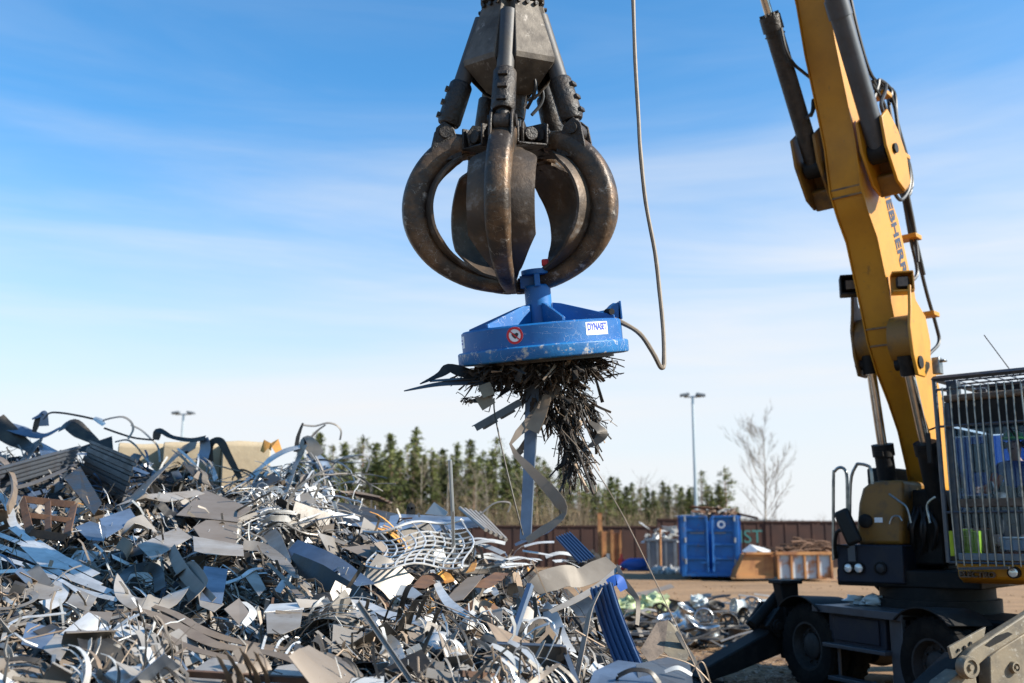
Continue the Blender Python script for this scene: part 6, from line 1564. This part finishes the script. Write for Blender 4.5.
    slab('bare_steel', [(244, 575), (255, 568), (266, 588), (259, 596)], 'small pale flag-shaped plate above the folded sheet box', off=.24)
    hero('bright_zinc', [(223, 584), (240, 578), (252, 570), (262, 568)], [4, 5, 7, 4], 'bright thin bracket reaching to the small flag-shaped plate', V((0, -.6, .8)), off=.25)
    hero('warm_steel', [(268, 563), (285, 580), (300, 596), (314, 606)], [4, 5, 6, 4], 'thin strip running down to the top of the folded sheet box', V((.2, -.7, .6)), off=.3)
    # dark gutter
    hero('blue_steel', [(289, 549), (315, 560), (340, 572), (366, 585)], [26, 28, 26, 18], 'broad dark blue curved gutter sheet in the middle of the heap', [V((-.3, -.7, .6)), V((.1, -.85, .45)), V((.3, -.6, .7))], off=.26, name='metal_sheet', cat='sheet')
    hero('oily_steel', [(290, 560), (318, 574), (345, 590), (372, 603)], [16, 20, 18, 10], 'black underside piece below the dark blue gutter sheet', V((.1, -.95, .1)), off=.16, name='metal_sheet', cat='sheet')
    hero('oily_steel', [(300, 645), (307, 655), (318, 655), (323, 640)], [10, 26, 28, 16], 'dark folded plate right of the tan strips', V((.5, -.8, .2)), off=.22, name='metal_plate', cat='metal plate')
    # upper left dark sheets
    hero('blue_steel', [(2, 424), (20, 430), (42, 436), (60, 428)], [12, 15, 10, 5], 'blue sheet with a curled end on the crest at far left', V((0, -.55, .8)), name='metal_sheet', cat='sheet', off=.35)
    hero('oily_steel', [(-6, 420), (6, 432), (22, 444), (38, 452)], [22, 22, 16, 10], 'dark brown bent plate leaning at the far left crest', V((.4, -.8, .4)), name='metal_plate', cat='metal plate', off=.45)
    slab('blue_steel', [(37, 440), (60, 452), (64, 462), (42, 461)], 'smooth blue-grey plate right of the dark bent plate', off=.3)
    hero('oily_steel', [(20, 468), (30, 452), (38, 440)], [14, 22, 12], 'black upright sheet between the blue sheet and the ribbed panel', V((0, -.95, .2)), name='metal_sheet', cat='sheet', off=.3)
    hero('oily_steel', [(59, 430), (70, 424), (82, 433), (96, 442)], [12, 20, 20, 10], 'black folded sheet arching on the crest', [V((-.5, -.5, .7)), V((.1, -.6, .8)), V((.5, -.5, .7))], name='metal_sheet', cat='sheet', off=.4, k=5)
    hero('blue_steel', [(32, 419), (39, 416), (44, 413), (44, 426)], [2, 5, 6, 10], 'small blue pointed scrap standing highest at the far left', V((0, -.8, .6)), off=.4)
    hero('oily_steel', [(34, 432), (38, 421), (43, 416)], [4, 8, 5], 'small black post of scrap below the blue pointed scrap', V((0, -.95, .2)), off=.38)
    slab('oily_steel', [(71, 450), (112, 436), (114, 457), (84, 452)], 'black pennant-shaped plate behind the ribbed panel', off=.35)
    # ribbed long profile
    a, b = S(-8, 480, .5), S(76, 456, .5); corrug('cyl_grey', a, b, V((.02, .16, .28)), 5, 'long ribbed grey roof profile slanting up from the far left', .02)
    hero('dull_steel', [(-6, 492), (30, 484), (60, 472), (76, 464)], [6, 8, 9, 5], 'smooth rounded lower edge piece of the ribbed roof profile', V((.1, -.85, .5)), off=.5)
    a, b = S(82, 462, .4), S(128, 484, .4); corrug('oily_steel', a, b, V((-.10, -.1, -.55)), 5, 'black corrugated sheet with blue reflections left of the slanting strip', .03)
    hero('blue_steel', [(72, 454), (95, 455), (120, 463), (148, 474)], [5, 7, 7, 4], 'blue-edged strip along the top of the black corrugated sheet', V((0, -.5, .85)), off=.5)
    slab('oily_steel', [(64, 478), (80, 466), (102, 503), (94, 515), (82, 500)], 'black wedge-shaped sheet under the black corrugated sheet', off=.36)
    slab('oily_steel', [(126, 460), (134, 453), (142, 455), (136, 465)], 'small dark square piece beside the slanting strip', off=.3)
    # perforated rusty bracket
    q = [S(x, y, .22) for x, y in ((22, 499), (74, 505), (66, 538), (30, 533))]; mb = MB()
    def bar(i, j, w): 
        t = (q[j] - q[i]).normalized(); mb.ribbon([q[i], q[j]], [V((0, -.9, .4))] * 2, w, .01)
    for i, j in ((0, 1), (1, 2), (2, 3), (3, 0)): bar(i, j, .07)
    m1, m2 = q[0].lerp(q[1], .5), q[3].lerp(q[2], .5); mb.ribbon([m1, m2], [V((0, -.9, .4))] * 2, .06, .01); mb.ribbon([q[0].lerp(q[3], .5), q[1].lerp(q[2], .5)], [V((0, -.9, .4))] * 2, .05, .01)
    tag(mb.build('steel_bracket', 'rusty_steel', bevel=.002), 'rusty brown bracket with square openings at the far left', 'bracket')
    # beige hoop at the very left
    hero('tan_strip', [(-8, 457), (4, 462), (13, 478), (14, 495), (8, 510)], 8, 'thick beige curved band at the left edge of the heap', [V((.3, -.8, .5)), V((.7, -.6, .2)), V((.8, -.5, -.1))], off=.55, th=.02)
    # loops against the sky
    hero('oily_steel', [(43, 419), (50, 413), (62, 413), (80, 416), (98, 420)], 2.4, 'thin dark strip arching against the sky, left of the sky loop', V((0, -.8, .6)), off=.4)
    hero('bright_zinc', [(94, 418), (100, 421), (104, 425)], [4, 7, 4], 'bright crumpled joint between the two arching thin strips', V((.3, -.8, .5)), off=.42)
    hero('bare_steel', [(101, 421), (112, 418), (123, 417), (131, 422), (133, 430), (128, 439)], 2.4, 'thin strip bent into a loop against the sky', V((0, -.8, .6)), off=.4)
    hero('oily_steel', [(104, 428), (118, 433), (135, 438), (154, 440)], 2.2, 'thin dark strip running level under the sky loop', V((0, -.8, .6)), off=.38)
    hero('bare_steel', [(131, 425), (141, 430), (150, 438), (158, 447), (160, 462)], 2, 'thin strip falling down right from the sky loop', V((0, -.8, .6)), off=.36)
    hero('bare_steel', [(115, 442), (127, 440), (136, 446), (143, 455), (152, 465)], 2, 'thin strip curling down in front of the leftmost concrete block', V((0, -.8, .6)), off=.36)
    # black bent strip and hoop before the concrete
    hero('oily_steel', [(156, 440), (158, 431), (163, 432), (172, 437), (190, 440), (205, 438)], [6, 10, 7, 6, 8, 10], 'black bent strip with an upturned end on the crest', V((.1, -.55, .8)), off=.5, k=4)
    hero('blue_steel', [(204, 438), (205, 450), (201, 462)], [10, 14, 16], 'blue-grey sheet hanging from the end of the black bent strip', V((-.4, -.85, .3)), off=.48, name='metal_sheet', cat='sheet')
    hero('oily_steel', [(210, 462), (209, 448), (214, 441), (221, 442), (228, 455), (240, 478)], [7, 8, 7, 8, 7, 5], 'black hoop of strip in front of the large concrete block', V((.1, -.9, .4)), off=.4)
    hero('bright_zinc', [(203, 445), (210, 462), (216, 480)], 5, 'silver strip leaning left of the black hoop', V((-.3, -.8, .5)), off=.36)
    # silver diagonal strips over the wire tangle
    hero('bright_zinc', [(228, 492), (250, 478), (268, 461), (285, 451), (300, 447)], [6, 8, 8, 7, 5], 'broad silver strip rising right across the wire tangle', V((-.2, -.8, .6)), off=.4)
    hero('bare_steel', [(282, 503), (289, 485), (296, 465), (305, 444)], [5, 8, 9, 10], 'steep grey strip standing in the wire tangle', V((-.5, -.75, .4)), off=.42)
    hero('bare_steel', [(318, 456), (312, 446), (305, 440), (299, 455)], [14, 14, 10, 6], 'bright torn plate on top of the wire tangle', V((-.3, -.8, .5)), off=.4, name='metal_plate', cat='metal plate')
    hero('oily_steel', [(296, 452), (298, 437), (303, 423)], [5, 4, 2], 'dark spike of scrap rising above the wire tangle', V((0, -.95, .3)), off=.3)
    hero('bare_steel', [(303, 425), (315, 426), (327, 423), (336, 425), (341, 431), (340, 440)], 1.8, 'thin hooked wire bent over against the sky right of the spike', V((0, -.8, .6)), off=.3, name='steel_wire', cat='wire', th=.012)
    hero('bare_steel', [(328, 462), (345, 458), (362, 455), (369, 462), (366, 472)], 1.8, 'thin curved wire sticking out right of the wire tangle', V((0, -.8, .6)), off=.3, name='steel_wire', cat='wire', th=.01)
    hero('blue_steel', [(309, 452), (322, 464), (332, 478)], [10, 14, 8], 'grey-blue plate leaning at the right side of the wire tangle', V((.3, -.8, .5)), off=.36, name='metal_plate', cat='metal plate')
    hero('orange_sheet', [(262, 452), (266, 444), (271, 447), (275, 443), (279, 452)], [6, 11, 8, 11, 7], 'crumpled orange sheet standing in for a machine, between large block and tangle', [V((-.5, -.8, .3)), V((.3, -.9, .2)), V((-.2, -.7, .6))], off=.1, name='metal_plate', cat='metal plate', k=1)  # stands in for an orange machine glimpsed behind the heap
    # the wire tangle, one springy mass of galvanised wire
    R = random.Random(14); mb = MB()
    for k in range(230):
        px = R.gauss(285, 32); row = R.uniform(446, 532) - 10 * math.exp(-((px - 305) / 25) ** 2)
        if px < 222 or px > 362: continue
        p = S(px, max(row, 458 + abs(px - 305) * .35), .1 + .3 * R.random()); pts = [p]; d = V((R.gauss(0, 1), R.gauss(0, .6), R.gauss(-.3, .35))).normalized(); c = V((R.gauss(0, .3), R.gauss(0, .3), -abs(R.gauss(0, .3))))
        for i in range(9): d = (d + c * .45 + V((R.gauss(0, .12),) * 3)).normalized(); pts.append(pts[-1] + d * R.uniform(.05, .10))
        if R.random() < .6: mb.tube(pts, R.uniform(.005, .011), 5, R.choice((0, 0, 1)))
        else: mb.ribbon(pts, [V((R.gauss(0, 1), R.gauss(0, 1), 1))] * len(pts), R.uniform(.015, .05), .003, R.choice((0, 1, 1)))
    tag(mb.build('wire_tangle', ['bright_zinc', 'bare_steel'], smooth=60, recalc=False), 'springy tangle of shiny galvanised wire on the crest right of the concrete', 'wire tangle')
    # big dark and blue flat sheets behind
    slab('oily_steel', [(326, 501), (345, 503), (408, 516), (398, 526), (340, 524)], 'large black sheet lying flat behind the wire basket', name='metal_sheet', cat='sheet', dd=[12.2, 12.2, 11.6, 10.6, 10.8])
    slab('blue_steel', [(346, 525), (400, 514), (488, 518), (478, 527), (420, 533)], 'large flat blue sheet reflecting the sky on the heap crest', name='metal_sheet', cat='sheet', dd=[10.6, 11.6, 11.3, 10.4, 10.0])
    hero('white_sheet', [(334, 502), (337, 512), (339, 521)], 3, 'short silver strip across the left end of the black sheet', V((-.3, -.8, .5)), dd=10.5, name='metal_strip')
    for i in range(7):
        hero('rusty_steel' if i % 2 else 'tan_strip', [(332 + i * 4, 497 - i % 3 * 3), (350 + i * 3, 492 + i), (380 + i * 2, 497 + i)], [2, 5, 3], f'thin rusty lath, {ORD[i]} in the stack above the black sheet', V((0, -.5, .8)), dd=[12.4, 12.5, 12.3], name='metal_lath', cat='lath')
    # wire basket (grid)
    root = empty('wire_basket', S(430, 560, .15), 'crushed silvery wire basket on the upper slope under the blue sheet', 'basket')
    def gp(u, v): return P(372 + 96 * u + 6 * math.sin(v * 5), 540 + 26 * v - 10 * u * (1 - v) + 3 * math.sin(u * 9), 9.6 - 1.3 * v - .2 * math.sin(u * 6))
    mb = MB()
    for i in range(11): mb.tube([gp(i / 10, v / 6) for v in range(7)], .009, 5)
    mb.build('upright_wire', 'bright_zinc', root)
    mb = MB()
    for j in range(8): mb.tube([gp(i / 12, j / 7) for i in range(13)], .009, 5)
    mb.build('cross_wire', 'bright_zinc', root)
    mb = MB(); mb.tube([gp(u / 12, -.25) + V((0, -.2, .02)) for u in range(13)], .013, 6); 
    for u in range(0, 13, 2): mb.tube([gp(u / 12, 0), gp(u / 12, -.25) + V((0, -.2, .02)), gp(u / 12, -.3) + V((0, .3, .0))], .009, 5)
    mb.build('rim_wire', 'bright_zinc', root)
    # rods
    mb = MB(); mb.tube([S(454, 560, .1), P(452.5, 510, 8.3), P(450, 460, 8.2)], .016, 8); tag(mb.build('steel_rod', 'pole_galv'), 'straight grey rod standing upright left of the hanging beam', 'rod')
    mb = MB()
    for k in range(5): mb.tube([P(460 + k * 5, 508 + k * 1.2, 11), P(486 + k * 5, 530 + k * 2.4, 10)], .02, 6)
    tag(mb.build('bar_rack', 'bare_steel'), 'leaning rack of parallel bars on the crest left of the hanging beam', 'rack')
    slab('white_sheet', [(425, 514), (434, 502), (448, 512), (446, 516)], 'small pale tent-shaped sheet on the crest behind the blue sheet', dd=[11.5, 11.5, 11.4, 11.4])
    hero('oily_steel', [(408, 515), (411, 506), (413, 515)], [4, 8, 4], 'small black tab standing on the crest left of the tent-shaped sheet', V((0, -.9, .3)), dd=11.6)
    hero('bare_steel', [(480, 515), (495, 503), (510, 503), (508, 512)], 1.5, 'bent thin wire with a hook on the crest left of the beam', V((0, -.9, .3)), dd=9.5, name='steel_wire', cat='wire', th=.01)
    # white strips
    R = random.Random(31)
    for k in range(14):
        px, row = R.uniform(478, 572), R.uniform(538, 566); a = R.uniform(-.3, .6)
        hero('white_sheet' if k % 2 else 'bright_zinc', [(px - 14, row - 8 * a), (px, row - R.uniform(0, 4)), (px + 16, row + 8 * a)], R.uniform(2, 6), f'pale strip, {ORD[k]} of the bundle of white offcuts at the foot of the beam', V((R.gauss(0, .3), -.6, .8)), off=R.uniform(.1, .4))
    hero('blue_steel', [(515, 545), (530, 538), (548, 530), (560, 520)], [3, 5, 6, 3], 'blue-lit strip crossing the foot of the hanging beam', V((-.2, -.8, .6)), off=.45)
    # ribbed blue panels
    a, b = P(563, 535, 9.6), P(587, 560, 8.9); corrug('blue_profile', a, b, V((.15, .05, .05)), 6, 'blue ribbed panel leaning behind the curved grey sheet', .012)
    a, b = P(601, 586, 6.7), P(640, 690, 5.9); corrug('blue_profile', a, b, V((.14, -.10, .05)), 5, 'long blue ribbed panel standing at the right foot of the heap', .016, bend=.05)
    hero('warm_steel', [(600, 590), (590, 612), (584, 640), (575, 685)], [8, 9, 10, 10], 'grey curved edge profile left of the long blue ribbed panel', V((-.8, -.55, .2)), dd=[6.6, 6.4, 6.2, 5.9])
    # wavy sheet
    hero('dull_steel', [(533, 590), (548, 581), (565, 576), (582, 577), (598, 570), (613, 563)], [16, 24, 23, 20, 22, 20], 'wavy brown-grey sheet lying across the crest at right', [V((-.5, -.8, .3)), V((.1, -.9, .4)), V((-.2, -.9, .3)), V((.2, -.85, .5)), V((-.1, -.9, .4))], dd=[7.8, 7.9, 8.1, 8.2, 8.4, 8.6], name='metal_sheet', cat='sheet')
    hero('bare_steel', [(550, 612), (575, 600), (600, 585), (620, 566)], [5, 8, 8, 3], 'long pointed silver plate under the wavy sheet', V((-.1, -.6, .8)), dd=[7.4, 7.5, 7.7, 8.0], name='metal_plate', cat='metal plate')
    hero('oily_steel', [(618, 565), (622, 578), (630, 590), (638, 602), (637, 625)], [3, 8, 9, 5, 4], 'black angular strap bent downward at the right of the heap', V((.4, -.8, .4)), dd=[8.0, 7.8, 7.7, 7.6, 7.5], k=3)
    hero('white_sheet', [(545, 605), (552, 620), (560, 640), (573, 652)], [10, 18, 16, 6], 'smooth pale curved sheet at the middle right of the heap', [V((-.6, -.7, .4)), V((-.2, -.85, .4)), V((.3, -.8, .5))], off=.35, name='metal_sheet', cat='sheet')
    hero('bare_steel', [(575, 598), (585, 608), (590, 620)], [20, 22, 14], 'grey bent plate between the pale curved sheet and the blue panel', V((-.3, -.8, .5)), off=.3, name='metal_plate', cat='metal plate')
    hero('blue_plastic', [(608, 584), (618, 580), (624, 590)], [9, 12, 8], 'small bright blue piece above the long blue ribbed panel', V((0, -.8, .5)), dd=7.0, name='metal_plate', cat='metal plate')
    # middle slope pieces
    for i, (m, pts, w, lab) in enumerate([
        ('warm_steel', [(452, 602), (465, 588), (476, 576)], [20, 22, 18], 'grey rectangular plate leaning upright on the middle slope right'),
        ('rusty_steel', [(480, 588), (492, 580), (502, 573)], [16, 18, 14], 'rusty brown plate beside the grey leaning plate'),
        ('rusty_steel', [(418, 588), (430, 580), (440, 584)], [12, 20, 10], 'rusty bent plate left of the orange painted piece'),
        ('orange_sheet', [(437, 580), (443, 577), (450, 582)], [8, 16, 10], 'orange painted piece on the middle slope'),
        ('orange_sheet', [(470, 572), (474, 564), (475, 560)], [8, 6, 2], 'small orange pointed piece above the grey leaning plate'),
        ('white_sheet', [(398, 590), (408, 592), (420, 598)], [12, 14, 8], 'white curved sheet on the middle slope left of the orange piece'),
        ('bright_zinc', [(432, 570), (440, 590), (452, 606), (470, 616)], [5, 8, 10, 5], 'bright silver strip falling past the orange painted piece'),
        ('rusty_steel', [(468, 605), (485, 610), (498, 608)], [14, 16, 12], 'rusty curled plate under the grey leaning plate'),
        ('white_sheet', [(483, 593), (492, 590), (497, 595)], [5, 8, 5], 'small white flake beside the rusty plate')]):
        hero(m, pts, w, lab, V((-.2 + .1 * (i % 4), -.75, .6)), off=.28, name='metal_plate', cat='metal plate')
    hero('bright_zinc', [(342, 601), (365, 604), (390, 615), (415, 620), (435, 632)], [5, 8, 10, 11, 5], 'long bright crumpled strip across the lower middle slope', [V((0, -.5, .8)), V((.3, -.7, .6)), V((-.2, -.6, .8)), V((.1, -.7, .7))], off=.32)
    hero('bright_zinc', [(372, 612), (380, 630), (395, 645), (405, 665)], [5, 9, 10, 4], 'bright crumpled strip branching down from the long bright strip', V((-.2, -.7, .7)), off=.32)
    hero('bare_steel', [(440, 622), (455, 640), (468, 660), (480, 685)], [3, 4, 4, 4], 'thin shiny strip running down to the open grey tray', V((.3, -.7, .6)), off=.3)
    slab('white_sheet', [(348, 686), (352, 678), (384, 676), (384, 690)], 'white plate cut by the bottom edge in the middle', off=.3)
    # open grey tray
    d0 = 5.6; root = empty('metal_tray', P(532, 690, d0), 'open grey metal tray with dark blue rim at the bottom right of the heap', 'tray')
    a, b, c_, e = P(497, 643, d0 + .35), P(563, 646, d0 + .35), P(582, 695, d0 - .05), P(487, 695, d0 - .05)
    dn = V((.02, .10, -.22))
    mb = MB(); mb.prism([a, b, b + dn, a + dn], V((0, .004, 0))); mb.prism([a + dn, b + dn, c_ + dn * .6, e + dn * .6], V((0, 0, -.004))); mb.build('tray_wall', 'bare_steel', root)
    mb = MB(); mb.prism([b, c_, c_ + dn, b + dn], V((.006, 0, 0))); mb.build('tray_side', 'blue_steel', root); mb = MB(); mb.ribbon([a, b], [V((0, -.3, .9))] * 2, .03, .006); mb.ribbon([b, c_], [V((0, 0, 1))] * 2, .03, .006); mb.build('tray_rim', 'blue_steel', root)
    hero('oily_steel', [(521, 640), (520, 660), (517, 690)], 1.8, 'thin black cord hanging over the open grey tray', V((0, -.9, .4)), dd=5.5, name='cord', cat='cord', th=.01)
    for k in range(4): hero('oily_steel' if k % 2 else 'bare_steel', [(540 + k * 6, 668 - k), (550 + k * 7, 676), (556 + k * 8, 690)], 4, f'dark curled strip, {ORD[k]} from the left inside the open grey tray', V((.3, -.7, .6)), dd=5.5)
    # bottom right sheets
    slab('blue_steel', [(586, 692), (594, 671), (618, 660), (648, 664), (656, 692)], 'dented blue-grey sheet at the bottom under the long blue panel', name='metal_sheet', cat='sheet', dd=[5.2, 5.5, 5.75, 5.7, 5.2])
    slab('cyl_grey', [(640, 690), (636, 664), (668, 657), (690, 664), (694, 690)], 'darker grey sheet beside the dented blue-grey sheet', name='metal_sheet', cat='sheet', dd=[5.3, 5.6, 5.85, 5.8, 5.35])
    hero('oily_steel', [(618, 676), (632, 670), (650, 672), (660, 684)], 5, 'black bent band on the curved blue-grey sheet', V((0, -.6, .8)), dd=5.35)
    hero('white_sheet', [(665, 672), (678, 668), (692, 675)], [4, 6, 4], 'small white crumpled piece at the bottom right tip of the heap', V((0, -.6, .8)), dd=5.5)
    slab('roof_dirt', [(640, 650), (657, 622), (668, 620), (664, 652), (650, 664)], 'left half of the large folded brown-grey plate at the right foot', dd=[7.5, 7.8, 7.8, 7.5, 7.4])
    slab('stabil_paint', [(664, 652), (668, 620), (678, 629), (690, 652), (684, 668)], 'lit right half of the large folded brown-grey plate', dd=[7.5, 7.8, 7.75, 7.5, 7.35])  # one plate in two tones: the sunlit half's lightness is in the colour
    hero('oily_steel', [(676, 632), (684, 645), (694, 660), (704, 682)], [6, 9, 8, 6], 'black curved edge of the large folded brown plate', V((.8, -.5, .2)), dd=7.55)
    for i, pts in enumerate([[(690, 675), (700, 662), (706, 668), (712, 690)], [(660, 655), (690, 664), (708, 680), (716, 692)], [(575, 630), (620, 655), (660, 672), (700, 690)]]):
        hero('tan_strip', pts, 1.0, f'loose pale wire, {ORD[i]} of the three at the right foot of the heap', V((0, -.7, .6)), dd=5.6 + .3 * i, name='steel_wire', cat='wire', th=.006)
    hero('tan_strip', [(532, 560), (545, 590), (553, 602)], 1.4, 'short pinkish wire crossing left of the wavy sheet', V((0, -.9, .3)), dd=7.3, name='steel_wire', cat='wire', th=.008)
heroes()
for o_ in list(COL.objects):
    if o_.type == 'MESH' and o_.get('category') in ('metal strip', 'metal plate', 'sheet', 'panel', 'wire', 'bracket') and o_.get('group') is None: occupy(o_)
scatter()
litter()

# ------------------------------------------------------------------ wheel rims and rubbish on the yard
def rims():
    R = random.Random(12)
    spec = [(728, 624, 9.5, 'y', 'rim_dark', 'dark steel wheel rim facing the camera, largest in the row'), (704, 618, 8.5, 'y', 'rim_alloy', 'shiny alloy wheel rim left of the dark facing rim'), (748, 617, 8, 'x', 'rim_dark', 'dark wheel rim seen edge on, right of the dark facing rim'),
            (738, 607, 7.5, 'x', 'bag_white', 'white-barrelled rim lying on its side in the back row'), (752, 606, 9, 'y', 'rim_alloy', 'black-edged rim propped upright in the back row'), (690, 626, 8, 'z', 'rim_alloy', 'alloy rim lying flat in front at left'), (710, 634, 8.5, 'z', 'rim_alloy', 'alloy rim lying flat in front, under the dark facing rim'),
            (676, 606, 8, 'z', 'rim_dark', 'dark rim lying flat behind the pale bags'), (660, 612, 7.5, 'y', 'rim_dark', 'dark rim standing right beside the pale green bags'), (684, 612, 8, 'z', 'rim_alloy', 'tilted alloy rim in the middle row'), (698, 607, 8, 'z', 'rim_dark', 'dark tilted rim at the back of the middle row'), (716, 609, 7.5, 'z', 'rim_dark', 'dark rim lying behind the shiny alloy rim'),
            (668, 622, 8, 'z', 'rim_alloy', 'dull alloy rim lying flat left of the front row'), (646, 620, 8, 'z', 'rim_dark', 'dark rim half hidden behind the long blue panel'), (763, 612, 7.5, 'z', 'rim_dark', 'dark rim lying at the right end beside the yellow board'), (738, 634, 8, 'z', 'rim_dark', 'dark rim lying flat at the right front of the row')]
    for px, row, rp, ax, m, lab in spec:
        gd = CAMH / ((row + rp * .6 - 530) / F); gd = min(max(gd, 17), 26); r = max(.19, rp * gd / F); p = P(px, row, gd); p.z = max(p.z, r * .35 if ax == 'z' else r * .98)
        a = {'y': V((R.uniform(-.35, .1), -1, R.uniform(-.05, .2))), 'x': V((-1, R.uniform(-.6, -.2), .1)), 'z': V((R.gauss(0, .3), R.gauss(-.25, .2), 1))}[ax].normalized()
        root = empty('wheel_rim', p, lab, 'wheel rim', 'scrap wheel rims on the yard')
        mb = MB(); w = r * .62
        mb.lathe([(r, -w), (r * 1.04, -w * .95), (r * .97, -w * .8), (r * .86, -w * .45), (r * .84, w * .3), (r * .96, w * .8), (r * 1.04, w * .95), (r, w), (r * .93, w * .9), (r * .80, w * .3), (r * .80, -w * .4), (r * .93, -w * .9), (r, -w)], p, a, 28, closed=False); mb.build('barrel', m, root)
        mb = MB(); mb.lathe([(r * .14, w * .25), (r * .3, w * .3), (r * .36, w * .42), (r * .3, w * .5), (r * .12, w * .48), (r * .12, w * .25)], p, a, 18, closed=False)
        u, v = perp(a)
        for k in range(6):
            q = 2 * PI * k / 6; d = u * math.cos(q) + v * math.sin(q); t = a.cross(d); mb.box(p + d * r * .57 + a * w * .38, (r * .5, r * .20, w * .14), (d, t, a))
        mb.build('spokes', m, root)
    mb = MB()
    for k in range(60):
        px = R.uniform(612, 770); row = R.uniform(604, 642); gd = CAMH / ((row - 530) / F); b = P(px, row, gd); b.z = R.uniform(0, .16)
        mb.blob(b, (R.uniform(.08, .3), R.uniform(.1, .3), R.uniform(.05, .16)), k, .8, 7, 5, R.choice((0, 0, 0, 1, 2)))
    for k in range(130):
        px = R.uniform(610, 772); row = R.uniform(600, 646); gd = CAMH / ((row - 530) / F); b = P(px, row, gd); b.z = R.uniform(.02, .3); d = V((R.gauss(0, .22), R.gauss(0, .2), R.gauss(0, .06)))
        mb.ribbon([b - d, b + V((0, 0, R.uniform(0, .06))), b + d], [V((R.gauss(0, .6), -.3, 1))] * 3, R.uniform(.02, .12), .006, R.choice((0, 0, 1, 1, 2)))
    tag(mb.build('yard_rubbish', ['oily_steel', 'rim_dark', 'bare_steel', 'white_sheet'], smooth=40, recalc=False), 'dark car-part rubbish strewn between the wheel rims', 'rubbish', kind='stuff')
    for i, (px, row, s, m, lab) in enumerate([(624, 604, .30, 'bag_green', 'pale green plastic bag, left of the three in the row'), (650, 601, .36, 'bag_green', 'pale green plastic bag, largest and rightmost of the three'), (638, 606, .24, 'bag_green', 'pale green plastic bag, smallest and between the other two'), (697, 602, .24, 'bag_white', 'white plastic sheet heaped behind the wheel rims'), (769, 608, .26, 'bag_white', 'white plastic bag at the right end behind the yellow board')]):
        gd = 23.5; p = P(px, row, gd); mb = MB()
        for k in range(5): mb.blob(p + V((R.gauss(0, s * .4), R.gauss(0, .1), R.gauss(-.05, .06))), (s * .6, s * .5, s * .5), i * 7 + k, .9, 12, 9, 2.2)
        tag(mb.build('plastic_bag', m, smooth=50), lab, 'plastic bag', 'plastic bags on the yard')
    p = P(759, 619, 20.5); mb = MB(); mb.prism([p + V((-.12, 0, -.2)), p + V((.16, .1, -.22)), p + V((.2, .15, .02)), p + V((-.08, .1, .16))], V((.1, .18, .03))); tag(mb.build('yellow_board', 'yellow_board', bevel=.01), 'orange-yellow broken board among the wheel rims', 'board')
    p = P(650, 588, 30); p.z = .1; mb = MB(); mb.ribbon([p + V((-.5, 0, .02)), p + V((.1, .1, .12)), p + V((.7, .2, .28))], [V((0, -.3, 1))] * 3, .3, .01); tag(mb.build('metal_plate', 'warm_steel'), 'lone bent plate on the ground behind the pale bags', 'metal plate')
    # rubbish lying on the chassis deck
    c = K(-.3, .55, 1.07); mb = MB()
    for k in range(6): mb.blob(c + Td * R.uniform(-.35, .35) + Nd * R.uniform(-.1, .2) + Zd * .04, (.14, .12, .06), k, .9, 9, 6)
    tag(mb.build('plastic_wrap', 'bag_white', smooth=50), 'crumpled pale plastic lying on the machine deck between the wheels', 'plastic wrap')
rims()
def straw():
    R = random.Random(41); mb = MB()
    for _ in range(2600):
        px = R.uniform(640, 860); row = R.uniform(628, 690); d = CAMH / ((row - 530) / F); b = P(px, row, d); b.z = .006 + R.random() * .03
        a = R.random() * PI; L = R.uniform(.03, .13); v = V((math.cos(a), math.sin(a), R.gauss(0, .12))) * L
        mb.ribbon([b - v, b + v], [V((0, 0, 1))] * 2, R.uniform(.006, .02), .003, R.choice((0, 0, 1)))
    tag(mb.build('chaff', ['tan_strip', 'rusty_steel'], smooth=0, recalc=False), 'rusty chips and chaff strewn on the ground at the heap foot', 'chips', kind='stuff')
straw()

# ------------------------------------------------------------------ render settings
sc.view_settings.view_transform = 'Standard'; sc.view_settings.look = 'None'; sc.view_settings.gamma = 1; sc.view_settings.use_curve_mapping = False
sc.view_settings.exposure = 1.0
sc.cycles.use_denoising = True
sc.cycles.max_bounces = 8; sc.cycles.diffuse_bounces = 3; sc.cycles.glossy_bounces = 4; sc.cycles.transparent_max_bounces = 12; sc.cycles.caustics_reflective = False; sc.cycles.caustics_refractive = False
sc.cycles.sample_clamp_indirect = 6
